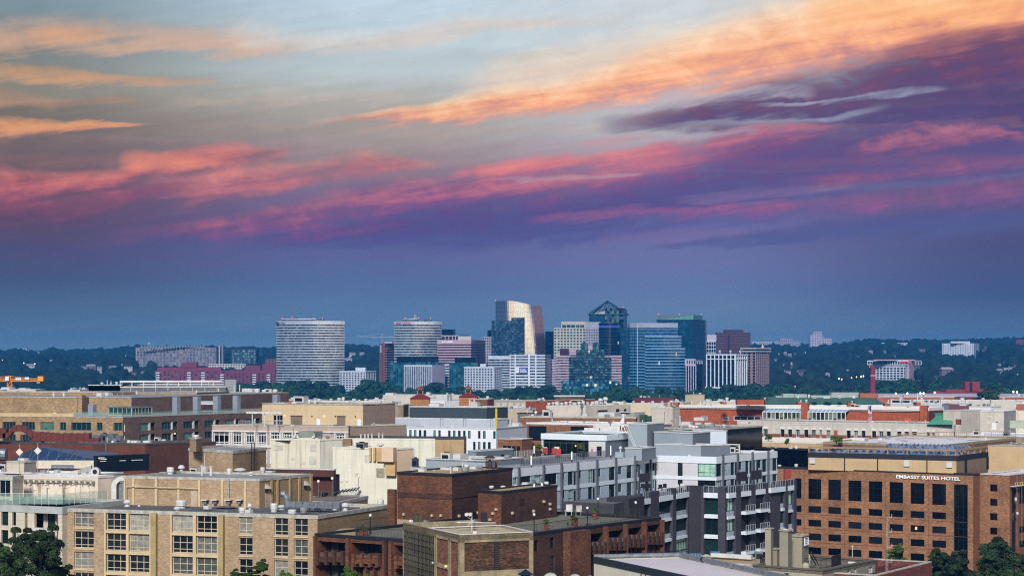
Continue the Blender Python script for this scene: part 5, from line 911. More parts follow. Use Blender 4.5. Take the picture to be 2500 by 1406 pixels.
b = MB(); z = zr; c0, c1 = AZ(172, 1160, z), AZ(222, 1158, z); b.hexa([c0, c0+Vector((1.2, .2, 0)), c0+Vector((1.2, 1.5, 0)), c0+Vector((0, 1.5, 0))], [c0+Vector((0, 0, .7)), c0+Vector((1.2, .2, .9)), c0+Vector((1.2, 1.5, .9)), c0+Vector((0, 1.5, .7))], wm)
b.hexa([c0+Vector((1.2, .2, .3)), c1+Vector((0, 0, .5)), c1+Vector((0, 1.2, .5)), c0+Vector((1.2, 1.5, .3))], [c0+Vector((1.2, .2, .9)), c1+Vector((0, 0, 1.6)), c1+Vector((0, 1.2, 1.6)), c0+Vector((1.2, 1.5, .9))], wm); cc = AZ(233, 1162, z)+Vector((0, 0, .8)); b.tube(cc+Vector((0, -.5, 0)), cc+Vector((0, .5, 0)), .75, wm, 16); b.tube(cc+Vector((0, -.52, 0)), cc+Vector((0, -.45, 0)), .4, dkm, 14); b.build('exhaust_fan', B2.root)
b = MB(); cc = AZ(150, 1150, zr)+Vector((0, 0, .7)); b.tube(AZ(125, 1150, zr)+Vector((0, 0, .7)), AZ(180, 1149, zr)+Vector((0, 0, .6)), .45, galv, 10); b.build('duct', B2.root); V(B2.root, zr, [(104, 1158, 22, 5, 'box'), (118, 1157, 3, 14, 'pipe'), (10, 1148, 20, 16, 'hvac'), (128, 1158, 10, 4, 'box'), (140, 1156, 12, 10, 'box')])
b = MB(); c = AZ(8, 1130, zr); b.tube(c+Vector((-1, 0, 1.6)), c+Vector((.6, 0, 1.6)), 1.2, galv, 12); b.build('duct', B2.root)
b = MB(); c = G(272, 1215, 296)
for i in range(9): a0, a1 = i/8*1.57, (i+1)/8*1.57; cz = zd+1.9; b.hexa([(c.x+2.2-2.0*math.cos(a0), 295, cz+1.6*math.sin(a0)), (c.x+2.2-2.0*math.cos(a1), 295, cz+1.6*math.sin(a1)), (c.x+2.2-2.0*math.cos(a1), 297, cz+1.6*math.sin(a1)), (c.x+2.2-2.0*math.cos(a0), 297, cz+1.6*math.sin(a0))], [(c.x+2.2-1.2*math.cos(a0), 295, cz+.9*math.sin(a0)), (c.x+2.2-1.2*math.cos(a1), 295, cz+.9*math.sin(a1)), (c.x+2.2-1.2*math.cos(a1), 297, cz+.9*math.sin(a1)), (c.x+2.2-1.2*math.cos(a0), 297, cz+.9*math.sin(a0))], wm) if i < 8 else None
b.box((c.x+.6, 296, zd-.3), .8, 2, 2.2, wm); b.box((c.x+2.2, 296.4, zd-.3), 1.8, 1.6, 2.6, galv); b.build('duct', B1.root)
# ===== dark red-brown block with rust ducts
rbr = mat('rust_brick', '663624', .85, var=.2, scale=.3, brick=(.5, .16, '52291f')); rbd = mat('rust_brick_dark', '4e2c22', .85, var=.2, scale=.3, brick=(.5, .16, '42221c'))  # dark copy carries right-face shade in its colour, also clads the pool house
C1 = Bld((-80, 1078), (355, 1082), (527, 1077), 392, 'office_building', 'windowless dark red brick block with rust red ducts on its roof', 'building'); C1.walls(rbr, m2=rbd); C1.roof(roofgrey, .4, capm=mat('dark_coping', '3c3a3a'), caph=.35)
strips(C1.root, C1.FL, [(228, 260, None, None)], rbd, 'wall_panel', .3, 0, C1.z-.4); strips(C1.root, C1.FL, [(260, 262, None, None)], galv, 'downpipe', .5, 0, C1.z)
rd = mat('rust_duct', '602014', .5, .1, var=.25, scale=.8); Y = 396; zr = C1.z-.4; r_ = root('duct_run', 'long rust red square duct with a hump running along the dark red brick roof', 'duct', (G(60, 1079, Y).x, Y, zr))
b = MB()
def seg(pts, h):
    for (a, ya), (c_, yc) in zip(pts, pts[1:]):
        k = Y/F; A0, A1 = G(a, ya, Y), G(c_, yc, Y); b.hexa([A0, A1, A1+Vector((0, 2.4, 0)), A0+Vector((0, 2.4, 0))], [A0+Vector((0, 0, h*k)), A1+Vector((0, 0, h*k)), A1+Vector((0, 2.4, h*k)), A0+Vector((0, 2.4, h*k))], rd); b.box(A1+Vector((0, 1.2, -.08)), .12, 2.6, h*k+.16, rd)
seg([(-60, 1069), (-30, 1069), (0, 1069), (14, 1069)], 23); seg([(6, 1072), (20, 1068), (30, 1054), (40, 1052)], 14); seg([(40, 1052), (54, 1053), (66, 1062), (80, 1071)], 15); seg([(78, 1076), (98, 1076), (112, 1077), (124, 1078), (138, 1079), (154, 1079), (170, 1079), (187, 1079), (203, 1079), (217, 1079)], 21); seg([(217, 1079), (226, 1079), (240, 1079)], 9); b.build('duct_section', r_)
b = MB(); [b.box(AZ(x, 1079, zr)+Vector((0, 2, 0)), .35, .35, h, rd) for x, h in ((46, 1.6), (100, .6), (150, .5))]; b.build('support', r_)
V(C1.root, zr, [(238, 1079, 20, 17, 'box'), (256, 1078, 16, 20, 'hvac'), (274, 1078, 22, 20, 'box'), (292, 1079, 14, 16, 'box'), (306, 1079, 10, 8, 'box')], galv); V(C1.root, zr, [(330, 1080, 26, 5, 'box'), (362, 1080, 22, 5, 'box'), (385, 1078, 13, 11, 'hvac'), (400, 1078, 12, 6, 'can'), (430, 1079, 18, 3, 'box'), (450, 1079, 14, 3, 'box')])
# ===== tan brick block across the left
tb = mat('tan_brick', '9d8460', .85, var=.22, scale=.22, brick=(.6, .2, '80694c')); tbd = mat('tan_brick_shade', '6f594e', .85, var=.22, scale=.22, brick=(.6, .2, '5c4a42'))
D = Bld((-90, 1014), (300, 1017), (660, 1004), 500, 'apartment_building', 'long tan brick apartment building with set back upper storeys and metal shafts, upper left', 'apartment building')
rl = grid(D.FL, [(6, 38), (53, 85), (99, 132), (146, 161), (174, 222), (236, 250), (277, 299.5)], [(1030, 1050), (1061, 1080)], 120); colsR = []
for l_, m_, r_ in ((299.8, 308, 0), (340, 363, 379), (395, 418, 434), (448, 471, 486), (500, 520, 537), (550, 572, 587), (599, 620, 635)): colsR.append((l_, r_ or m_))
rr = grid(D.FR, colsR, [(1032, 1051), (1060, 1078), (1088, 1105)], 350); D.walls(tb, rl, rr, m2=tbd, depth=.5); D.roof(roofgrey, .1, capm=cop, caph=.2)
for k, r_ in enumerate(rl): window(D.root, D.FL, r_, galv, paneT, nx=4 if r_[1]-r_[0] > 3 else 2, depth=.4, fw=.12)
for k, r_ in enumerate(rr):
    w_ = r_[1]-r_[0]; window(D.root, D.FR, (r_[0], r_[0]+w_*.62, r_[2], r_[3]), galv, paneT, nx=3, depth=.4, fw=.12)
    b = MB(); b.fb(D.FR, r_[0]+w_*.62, r_[0]+w_*.7, r_[2], r_[3], -.4, 0, wm); b.fb(D.FR, r_[0]+w_*.7, r_[1], r_[2], r_[2]+.9, -.3, -.2, MATS['slot_brown']); b.fb(D.FR, r_[0]+w_*.7, r_[1], r_[2], r_[3], -.8, -.6, dkm); b.build('balcony', D.root)
b = MB(); s_ = D.FR.s(428); b.lathe(D.FR.P(s_, D.FR.z(428, 1058), -.2), [(.1, -.2), (.3, 0), (.1, .2)], mat('warm_lamp', 'ffb860', emit=2.2), 8); b.build('wall_light', D.root)
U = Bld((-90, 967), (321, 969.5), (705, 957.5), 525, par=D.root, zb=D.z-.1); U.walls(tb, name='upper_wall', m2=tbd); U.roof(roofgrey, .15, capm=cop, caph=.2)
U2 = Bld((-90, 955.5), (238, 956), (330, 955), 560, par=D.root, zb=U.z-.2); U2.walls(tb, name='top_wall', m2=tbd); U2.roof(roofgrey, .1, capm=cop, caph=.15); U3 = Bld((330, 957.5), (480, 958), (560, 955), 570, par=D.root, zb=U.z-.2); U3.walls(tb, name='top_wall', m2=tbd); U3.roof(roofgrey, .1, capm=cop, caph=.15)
strips(D.root, U.FL, [(198, 209, None, None)], tb, 'chimney_breast', 2.2, U.zb, U.z+.6); strips(D.root, U.FL, [(189, 194, None, None), (209.2, 217, None, None)], MATS['slot_brown'], 'downpipe_recess', .3, U.zb, U.z)
strips(D.root, D.FL, [(-60, 180, 1007, 1015)], mat('cream_band', 'c0a87c'), 'parapet_band', .1)
b = MB(); 
for k, px in enumerate((216, 459, 509, 558, 606, 703)):
    w_ = 14 if px > 216 else 15; p0 = Vector((*D.FR.p(D.FR.s(px), -6), 0)) if px > 300 else Vector(AZ(px, 1012, D.z)); b = MB(); k_ = p0.y/F; b.box((p0.x+w_*k_/2, p0.y+1, D.z-.1), w_*k_, 1.7, 4.9 if px > 300 else 3.0, mat('shaft_metal', 'a9b2bc', .35, .5, var=.15, scale=.8), -.45); b.build('metal_shaft', D.root)
b = MB(); p = AZ(500, 1006, D.z); q = p+Vector((-3.0, 0, 0)); zt = 2.3
for dx, dy in ((-3, 0), (3, -1.2), (-2.4, 3.4), (3.4, 2.4)): b.tube(p+Vector((dx, dy, 0)), p+Vector((dx, dy, zt)), .16, wm, 4)
b.hexa([p+Vector((-3.3, -.3, zt)), p+Vector((3.2, -1.5, zt)), p+Vector((3.8, 2.8, zt)), p+Vector((-2.7, 3.8, zt))], [p+Vector((-3.3, -.3, zt+.25)), p+Vector((3.2, -1.5, zt+.25)), p+Vector((2.2, 2.8, zt+.9)), p+Vector((-2.7, 3.8, zt+.9))], wm); b.build('pergola', D.root)
C_ = Bld((265, 993), (322, 994), (372, 992.5), 512, par=D.root, zb=D.z-.1); rc = [(.2+i*(C_.FL.len-.4)/5, .2+(i+1)*(C_.FL.len-.4)/5-.15, C_.zb+.2, C_.z-.3) for i in range(5)]; rcr = [(.2+i*(C_.FR.len-.4)/6, .2+(i+1)*(C_.FR.len-.4)/6-.15, C_.zb+.2, C_.z-.3) for i in range(6)]; C_.walls(cop, rc, rcr, name='sunroom_wall', depth=.1); C_.roof(galv, .1, capm=galv); b = MB(); b.prism([tuple(Vector(p).lerp(C_.L.lerp(C_.R, .5), .06)) for p in C_.q], C_.zb, C_.z-.35, paneT); b.build('sunroom_glass', D.root)
rail(D.root, [AZ(178, 1014.5, D.z), AZ(299, 1016.5, D.z), AZ(650, 1004, D.z)], 1.1, galv, 2.4, glass=gr)
V(D.root, U.z, [(131, 967, 5, 9, 'pipe'), (156, 967, 5, 9, 'pipe'), (480, 961, 4, 8, 'pipe'), (334, 962, 4, 8, 'pipe')]); V(D.root, U.z, [(208, 963, 7, 8, 'box'), (275, 967, 14, 10, 'dish'), (300, 967, 8, 7, 'dish'), (286, 968, 12, 12, 'dish'), (246, 967, 16, 8, 'box'), (262, 966, 18, 8, 'box'), (395, 956, 3, 9, 'pipe'), (610, 956, 30, 8, 'box'), (572, 956, 3, 14, 'pipe'), (585, 955, 3, 14, 'pipe'), (534, 958, 3, 9, 'pipe')])
V(D.root, U.z-.1, [(628, 958, 14, 9, 'can'), (645, 958, 12, 7, 'can'), (655, 958, 14, 9, 'hvac'), (672, 958, 12, 8, 'can'), (688, 958, 12, 8, 'dish'), (660, 958, 8, 7, 'box')])
for px in (193, 553, 569, 600, 606): pass
# ===== pinkish stone building with white gridded windows
pk = mat('pinkish_stone', 'a9968a', .8, var=.08, scale=.3, panels=(2.0, .9, .05, .35)); tn = mat('tan_panel', 'bba684', .8, var=.06, scale=.2, panels=(3.2, 9, .06, .25)); tnd = mat('tan_panel_shade', '8c7b6c', .8, var=.08, panels=(3.2, 9, .06, .25))
Z = Bld((518, 1036.5), (855, 1040), (992, 1036), 422, 'office_building', 'pinkish stone office with white framed windows and a tan upper block with roller doors', 'office building'); f = Z.FL
rz = grid(f, [(521, 559), (568, 589), (600, 620.5), (629.5, 650), (662, 682.5), (692, 712.5), (723, 744), (754, 775), (820, 841)], [(1055, 1085), (1098, 1128)], 560); Z.walls(pk, rz, m2=tnd, depth=.4); Z.roof(roofgrey, .2, capm=cop, caph=.2); winset(Z.root, f, rz, mat('white_frame', 'c9ccca', .5), paneD, bars=[.34, .67], low=[.2, .8], depth=.35, fw=.22)
b = MB()
for l_, r_, a, c_ in rz: b.fb(f, l_-.35, l_, a-.2, c_+.2, 0, .12, MATS['white_frame']); b.fb(f, r_, r_+.35, a-.2, c_+.2, 0, .12, MATS['white_frame'])
b.fb(f, 0, f.len, f.z(600, 1054), f.z(600, 1050.5), 0, .25, MATS['white_frame']); b.fb(f, 0, f.len, f.z(600, 1091), f.z(600, 1087), 0, .25, MATS['white_frame']); b.build('trim_band', Z.root)
b = MB(); b.fb(f, f.s(853), f.len, 20, Z.z+.1, 0, .8, mat('mauve_panel', '6a6068')); b.build('bay_panel', Z.root)
U = Bld((640, 984), (886, 986.5), (965, 983.5), 431, par=Z.root, zb=Z.z-.2); U.walls(tn, name='upper_wall', m2=tnd, rl=lrect(U.FL, [(667, 690, 1013, 1038)])); U.roof(roofgrey, .3, capm=cop, caph=.15); winset(Z.root, U.FL, lrect(U.FL, [(667, 690, 1013, 1038)]), MATS['white_frame'], paneD, nx=3, nz=2)
doors(Z.root, U.FL, [(710, 738, 1015, 1038), (823, 843, 1016, 1039.5)], mat('taupe_shutter', '6e6250', .7, lines=(.25, .2, .4)), 'roller_door'); doors(Z.root, U.FL, [(773, 782, 1022, 1039), (873, 881, 1023, 1040)], MATS['white_trim_far'], 'door'); doors(Z.root, U.FL, [(709, 739, 1013.6, 1015.5), (822, 844, 1014.6, 1016.5)], MATS['slot_brown'], 'lintel', .12)
b = MB(); q = AZ(601, 1009, Z.z+3.0); b.prism([(G(601, 0, 424).x, 424), (G(688, 0, 424).x, 424), (G(688, 0, 429).x, 429), (G(601, 0, 429).x, 429)], G(0, 1009, 424).z, G(0, 1005.5, 424).z, wm)
for px in (616, 646, 676): b.tube((G(px, 0, 424.4).x, 424.4, Z.z-.2), (G(px, 0, 424.4).x, 424.4, G(0, 1008, 424).z), .13, wm, 6)
b.build('canopy', Z.root); rail(Z.root, [AZ(582, 1037, Z.z), AZ(692, 1038.5, Z.z)], 1.0, wm, .9)
for px, py in ((695, 1016), (792, 1017), (762, 1017), (819, 1017), (868, 1017.5)): b = MB(); f = U.FL; b.fb(f, f.s(px)-.12, f.s(px)+.12, f.z(px, py), f.z(px, py)+.25, 0, .2, MATS['warm_lamp'] if px in (695, 792) else dkm); b.build('wall_light', Z.root)
V(Z.root, U.z-.2, [(673, 985, 12, 3, 'box'), (690, 985, 16, 3, 'box'), (720, 985, 12, 4, 'box'), (755, 984, 8, 9, 'can'), (770, 984, 7, 11, 'pipe'), (735, 982, 30, 15, 'hvac'), (828, 979, 9, 8, 'can'), (838, 979, 8, 10, 'can'), (850, 984, 12, 4, 'box'), (864, 980, 6, 4, 'can'), (877, 979, 6, 4, 'can'), (925, 982, 8, 7, 'can'), (935, 982, 7, 7, 'can')])
# ===== cream stucco pair
st = mat('cream_stucco', 'c9c4b0', .85, var=.07, scale=.25, streak=.55); stw = mat('cream_stucco_light', 'd0cdbc', .85, var=.06, scale=.25, streak=.3); stt = mat('tan_stucco', 'a98f68', .85, var=.1, streak=.6); stp = mat('peach_panel', 'c9b096', .8, var=.05)
S1 = Bld((661, 1070.5), (781, 1072), (836, 1070), 352, 'stucco_building', 'stained cream stucco block with blocked up vents, right of the lattice of pinkish windows', 'building'); S1.walls(st, m2=MATS['cream_stucco_light']); S1.roof(roofgrey, .3, capm=stw); f = S1.FL
strips(S1.root, f, [(668, 691, 1085, 1098), (757, 771, 1084, 1101), (755, 772, 1112, 1132), (712, 720, 1116, 1122), (733, 746, 1126, 1132)], mat('patched_panel', 'b9b8ac'), 'vent_panel', .06)
V(S1.root, S1.z-.3, [(758, 1069, 46, 17, 'box'), (742, 1069, 18, 12, 'box'), (700, 1070, 16, 3, 'box'), (720, 1070, 14, 4, 'box'), (809, 1070, 10, 12, 'dish'), (716, 1070, 2, 22, 'pipe')], mat('sage_metal', '8f988c', .5, .2))
S2 = Bld((813, 1091), (969, 1094), (1010, 1092), 327, 'stucco_building', 'tall cream stucco block with peach panels and a patched vent beside the pool deck', 'building'); S2.walls(stw, m2=stp); S2.roof(roofgrey, .3, capm=stw); f = S2.FL
b = MB(); b.fb(f, f.s(941), f.len, f.z(941, 1125.5), S2.z+.15, 0, 1.6, stp); b.build('peach_bay', S2.root); b = MB(); b.fb(f, f.s(945), f.len, f.z(945, 1160), f.z(945, 1126), 0, .8, mat('tan_panel_deep', 'bd9c6c', .8)); b.build('tan_bay', S2.root)
strips(S2.root, f, [(904, 908, 1092, 1125), (913, 919, 1092, 1125), (922, 940, 1092, 1126)], MATS['tan_panel_deep'], 'fin', .5); strips(S2.root, f, [(919, 939, 1142, 1165)], mat('patched_cladding', '9a9684', .8, var=.4, scale=2), 'vent_panel', .08); strips(S2.root, f, [(890, 904, 1110, 1129), (831, 838, 1172, 1176), (844, 850, 1172, 1176), (866, 876, 1154, 1161)], MATS['patched_panel'], 'vent_panel', .05)
V(S2.root, S2.z-.3, [(929, 1092, 18, 10), (870, 1091, 30, 3, 'box'), (890, 1091, 24, 3, 'box')])
S3 = Bld((836, 1072), (1062, 1073), (1140, 1075), 392, 'stucco_building', 'long low cream wall with a stained tan end and a row of steaming white flues', 'building', back=None); S3_L, S3_C = S3.L, S3.C
S3.R = S3.C+Vector((S3.FL.d.x, S3.FL.d.y))*5.9+Vector((.3, 1.4)); S3.B = S3.L+Vector((0, 22)); S3.q = [tuple(S3.L), tuple(S3.C), tuple(S3.R), (S3.R.x, S3.R.y+20), tuple(S3.B)]
b = MB(); clad(b, S3.FL, 0, S3.z, [], stw); b.build('wall', S3.root); b = MB(); clad(b, Face(S3.C, S3.R), 0, S3.z, [], stt); b.build('wall', S3.root); b = MB(); b.poly([(S3.R.x, S3.R.y, 0), (S3.R.x, S3.R.y+20, 0), (S3.R.x, S3.R.y+20, S3.z), (S3.R.x, S3.R.y, S3.z)], stt); b.poly([(p[0], p[1], S3.z-.2) for p in S3.q], dkm); b.build('roof', S3.root)
b = MB(); b.fb(S3.FL, 0, S3.FL.len, S3.z-.05, S3.z+.25, -.4, .05, stw); b.build('coping', S3.root)
V(S3.root, S3.z-.2, [(881, 1069, 4, 9, 'pipe'), (891, 1069, 4, 9, 'pipe'), (899, 1069, 4, 9, 'pipe'), (908, 1069, 4, 10, 'pipe'), (925, 1068, 4, 10, 'pipe'), (934, 1069, 4, 10, 'pipe')])
b = MB(); f = S3.FL; b.fb(f, f.s(831), f.s(860), S3.z-2.0, S3.z+.15, .1, 1.6, mat('brown_box', '7d6848')); b.build('plant_box', S3.root)
# pool deck
PD = Bld((690, 1219), (824, 1226), (898, 1210), 303, 'pool_deck', 'raised brick pool deck with sun loungers, between the beige penthouse and the cream stucco block', 'terrace'); PD.walls(bb2); PD.roof(mat('deck_paving', '7a6a62', .9, var=.2, speck=2), .15, capm=cop, caph=.5)
RW = Bld((645, 1142), (815, 1145), (820, 1144), 318, 'pool_house', 'low dark red brick pool house with a deep shaded opening behind the loungers', 'building'); rw = lrect(RW.FL, [(700, 813, 1163, 1200)]); RW.walls(rbd, rw, depth=2.5); RW.roof(dkm, .2, capm=wm, caph=.15); b = MB(); b.fb(RW.FL, RW.FL.s(690), RW.FL.len, PD.z-1, RW.z-1, -2.8, -2.5, dkm); b.build('recess', RW.root)
lw = mat('lounger_navy', '131c30', .7); zt = PD.z-.15
def lounger(p, a):
    r_ = root('sun_lounger', 'navy sun lounger with a raised back in the row on the pool deck', 'sun lounger', tuple(p), 'sun loungers in a row on the pool deck'); ca, sa = math.cos(a), math.sin(a)
    def T_(x, y, z): return (p[0]+x*ca-y*sa, p[1]+x*sa+y*ca, p[2]+z)
    b = MB(); b.hexa([T_(0, -.3, .3), T_(1.2, -.3, .3), T_(1.2, .3, .3), T_(0, .3, .3)], [T_(0, -.3, .38), T_(1.2, -.3, .38), T_(1.2, .3, .38), T_(0, .3, .38)], lw); b.build('seat', r_); b = MB(); b.hexa([T_(1.2, -.3, .3), T_(1.8, -.3, .8), T_(1.8, .3, .8), T_(1.2, .3, .3)], [T_(1.2, -.3, .38), T_(1.75, -.3, .88), T_(1.75, .3, .88), T_(1.2, .3, .38)], lw); b.build('backrest', r_)
    b = MB(); [b.tube(T_(x, y, 0), T_(x, y, .32), .03, wm, 4) for x in (.1, 1.2) for y in (-.28, .28)]; b.build('leg', r_)
for i in range(12): lounger(AZ(766+i*8, 1213-i*1.1, zt), .35)
b = MB(); b.poly([AZ(700, 1208, zt+.03), AZ(776, 1210, zt+.03), AZ(800, 1201, zt+.03), AZ(720, 1199, zt+.03)], mat('pool_water', '3f86a0', .05, var=.1)); b.build('pool', PD.root)
rail(PD.root, [AZ(784, 1222, zt), AZ(820, 1224, zt), AZ(876, 1212, zt)], 1.6, galv, 1.6)
for px, py, hp, nm in ((777.5, 1215, 38, 'leftmost of the four round globe lamps on the pool deck'), (797, 1206, 44, 'tallest looking globe lamp at the back of the pool deck'), (811, 1216, 46, 'globe lamp on the front edge of the pool deck, third from the left'), (875.5, 1210, 45, 'rightmost globe lamp at the corner of the pool deck')):
    p = AZ(px, py, zt); h_ = hp*p.y/F; r_ = root('globe_lamp', nm, 'lamp', tuple(p), 'globe lamps round the pool deck'); b = MB(); b.tube(p, p+Vector((0, 0, h_)), .05, galv, 6); b.build('post', r_); b = MB(); b.lathe(p+Vector((0, 0, h_+.2)), [(.08, -.24), (.22, -.12), (.25, 0), (.2, .14), (.05, .24)], mat('globe_white', 'e8e4dc', .3), 12); b.build('globe', r_, smooth=True)
# ===== white building with dark attic
wp = mat('white_render', 'd3d7de', .7, var=.05, scale=.2); lg = mat('pale_grey_panel', 'a5aeb6', .6, var=.06, panels=(3, 20, .05, .3)); sl = mat('slate_panel', '303d48', .55, .1, var=.1, panels=(2.4, 20, .05, .3))
W = Bld((993, 1042), (1211.5, 1045), (1286, 1038.5), 470, 'office_building', 'white rendered office with slim vertical windows, dark slate attic and a yellow corner post', 'office building'); f = W.FL
rw = grid(f, [(999, 1005), (1010.6, 1016.8), (1022.6, 1028.6), (1034, 1040.6), (1058, 1064), (1070, 1076), (1094, 1100), (1106, 1112), (1118, 1124.5), (1130.5, 1136.6), (1142.5, 1149), (1167, 1173), (1179, 1185.6), (1204, 1210)], [(1049, 1067.5)], 1002)+grid(f, [(1155, 1161), (1167, 1173), (1179, 1185.6), (1191, 1198)], [(1078, 1098)], 1158)+grid(f, [(1155, 1161), (1179, 1185.6)], [(1110, 1130)], 1158)
W.walls(wp, rw, depth=.3); W.roof(roofgrey, .3, capm=wm, caph=.25); winset(W.root, f, rw, dkm, paneT, nx=1, low=[.25], depth=.25, fw=.1)
U = Bld((965, 1019), (1211, 1022.5), (1240, 1021), 478, par=W.root, zb=W.z-.3); U.walls(lg, name='attic_wall'); U.roof(roofgrey, .1, capm=wm); f = U.FL; b = MB()
for l_ in (1075, 1131, 1197): s0, s1 = f.s(l_), f.s(l_+7); z0 = U.zb+.2; z1 = U.z-.1; b.fb(f, s0, s0+.08, z0, z1, 0, .04, sl); b.fb(f, s1-.08, s1, z0, z1, 0, .04, sl); b.fb(f, s0, s1, z1-.08, z1, 0, .04, sl)
b.build('door_frame', W.root)
U = Bld((1001, 991.5), (1188, 993.5), (1240, 991.5), 481, par=W.root, zb=U.z-.1); U.walls(sl, name='slate_wall'); U.roof(roofgrey, .1, capm=wm, caph=.2)
b = MB(); p = Vector((*W.FL.p(W.FL.len-.1, -.3), 0)); b.tube((p.x, p.y, W.z), (p.x, p.y, U.z), .28, mat('yellow_paint', 'd9b400', .5), 6); b.build('yellow_post', W.root)
V(W.root, W.z-.3, [(1262, 1041, 20, 9, 'box'), (1232, 1040, 12, 14, 'hvac'), (1245, 1040, 10, 16, 'box')]); V(W.root, U.z-.1, [(1086, 992, 3, 18, 'pipe'), (1097, 992, 2, 20, 'pipe'), (1065, 991, 30, 6, 'box'), (1147, 991, 4, 15, 'pipe'), (1158, 991, 4, 14, 'pipe'), (1158, 983, 14, 3, 'box')])
# ===== brown brick apartments, bottom centre, with terrace and tower
br = mat('brown_brick', '6a4028', .85, var=.3, scale=.3, brick=(.42, .14, '4c3020')); brd = mat('brown_brick_dark', '4a2d20', .85, var=.3, scale=.3, brick=(.42, .14, '36221a')); bkc = mat('black_coping', '14161e', .6, var=.1); pav = mat('terrace_paving', '6c6a5c', .9, var=.25, scale=.5, panels=(1, 1, .04, .3))  # dark copy holds the shade of right faces and balcony backs, also brick bands
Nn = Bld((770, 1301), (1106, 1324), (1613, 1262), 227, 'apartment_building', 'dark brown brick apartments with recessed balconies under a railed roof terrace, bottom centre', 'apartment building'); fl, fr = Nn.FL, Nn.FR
ol = lrect(fl, [(777, 848, 1322, 1372), (857, 938, 1326, 1374), (962, 1035, 1332, 1380)])+lrect(fl, [(777, 848, 1374, 1440), (866, 886, 1383, 1420), (893, 903, 1384, 1420), (912, 922, 1385, 1420), (968, 1000, 1388, 1430)])
orr = [(fr.s(l_), fr.s(r_), fr.z((l_+r_)/2, t_+38), fr.z((l_+r_)/2, t_)) for l_, r_, t_ in ((1427, 1472, 1302), (1477, 1521, 1295), (1524, 1566, 1288), (1571, 1611, 1281))]
win = lrect(fr, [(1304, 1314, 1318, 1345), (1343, 1353, 1311, 1338), (1371, 1374.5, 1305, 1330), (1344, 1354, 1355, 1400), (1432, 1438, 1354, 1375), (1446, 1452, 1350, 1375), (1458, 1463, 1347, 1372), (1484, 1490, 1344, 1366), (1496, 1502, 1340, 1364), (1508, 1513, 1336, 1360), (1532, 1538, 1333, 1355), (1543, 1549, 1330, 1352), (1555, 1560, 1328, 1350), (1577, 1583, 1331, 1353), (1588, 1594, 1328, 1350), (1600, 1606, 1326, 1348)])
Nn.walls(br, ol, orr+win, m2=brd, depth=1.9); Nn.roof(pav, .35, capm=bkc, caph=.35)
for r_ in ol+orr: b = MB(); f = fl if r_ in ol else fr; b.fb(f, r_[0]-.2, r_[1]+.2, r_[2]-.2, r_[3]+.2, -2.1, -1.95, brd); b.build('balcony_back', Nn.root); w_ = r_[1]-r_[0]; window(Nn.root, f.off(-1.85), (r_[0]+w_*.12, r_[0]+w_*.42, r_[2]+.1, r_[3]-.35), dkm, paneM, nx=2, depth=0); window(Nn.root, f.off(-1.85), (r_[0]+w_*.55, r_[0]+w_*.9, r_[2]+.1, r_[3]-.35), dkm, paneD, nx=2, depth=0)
winset(Nn.root, fr, win, dkm, paneD, nx=1, nz=2, depth=.3)
def balc(f, xs_, yr, m, gapm):    # brick fins with railing panels between
    for i, px in enumerate(xs_):
        b = MB(); s_ = f.s(px); z0, z1 = f.z(px, yr[1]), f.z(px, yr[0]); b.fb(f, s_-.22, s_+.22, z0-.5, z1, -.1, .75, m); b.build('balcony_fin', Nn.root)
        if i < len(xs_)-1: t_ = f.s(xs_[i+1]); b = MB(); b.fb(f, s_+.22, t_-.22, z0-.1, z0+.55, .3, .55, m); b.fb(f, s_+.3, t_-.3, z0+.6, z1-.08, .45, .5, gapm); b.build('railing_panel', Nn.root)
bwr = mat('bronze_rail', '6b4f40', .5, .3)
balc(fl, (782, 803, 823, 843), (1344, 1368), brd, bwr); balc(fl, (870, 890, 910, 928), (1350, 1372), br, bwr); balc(fl, (974, 994, 1014), (1354, 1376), br, bwr)
slv = mat('silver_panel', '7d8a9a', .4, .3); slt = mat('tan_panel_rail', '8f7466', .6)
for (l_, r_, t_), m in zip(((1427, 1472, 1321), (1477, 1521, 1311), (1524, 1566, 1304), (1571, 1611, 1297)), (slv, slv, slt, slt)): balc(fr, [l_+4+i*(r_-l_-8)/3 for i in range(4)], (t_, t_+22), brd, m)
strips(Nn.root, fl, [(770.5, 776, None, None), (849, 856.5, None, None), (938.5, 943, None, None), (953, 961, None, None)], br, 'brick_pier', .5, 0, Nn.z-.3); strips(Nn.root, fl, [(943.5, 952.5, None, None)], dkm, 'shade_strip', .02, 0, Nn.z-.3); strips(Nn.root, fr, [(1375, 1425, 1297, 1440)], br, 'brick_bay', 1.2); strips(Nn.root, fr, [(1472.5, 1476.5, None, None), (1521.3, 1524, None, None), (1566.4, 1570.6, None, None), (1611.3, 1613, None, None)], br, 'brick_pier', .7, 0, Nn.z-.3)  # black strip paints the shade of the recess between two brick bays
zt = Nn.z-.3; rlm = mat('olive_rail', '34382e', .5, .3)
b = MB(); b.poly([AZ(795, 1302, zt+.03), AZ(868, 1309, zt+.03), AZ(868, 1289, zt+.03), AZ(835, 1289, zt+.03)], gravel_t); b.build('gravel_bed', Nn.root)
rail(Nn.root, [AZ(869, 1308, zt), AZ(1060, 1320, zt)], 1.15, rlm, 1.3); rail(Nn.root, [AZ(1180, 1312, zt), AZ(1310, 1300, zt), AZ(1573, 1262, zt), AZ(1500, 1255, zt), AZ(1360, 1250, zt)], 1.15, rlm, 1.3); rail(Nn.root, [AZ(869, 1308, zt), AZ(872, 1290, zt), AZ(950, 1281, zt)], 1.15, rlm, 1.3)
T1 = Bld((970, 1151.5), (1103.5, 1156.5), (1251, 1141.5), 262, par=Nn.root, zb=zt-.3); T1.walls(br, name='tower_wall', m2=brd); T1.roof(gravel_t, .15, capm=bkc, caph=.35)
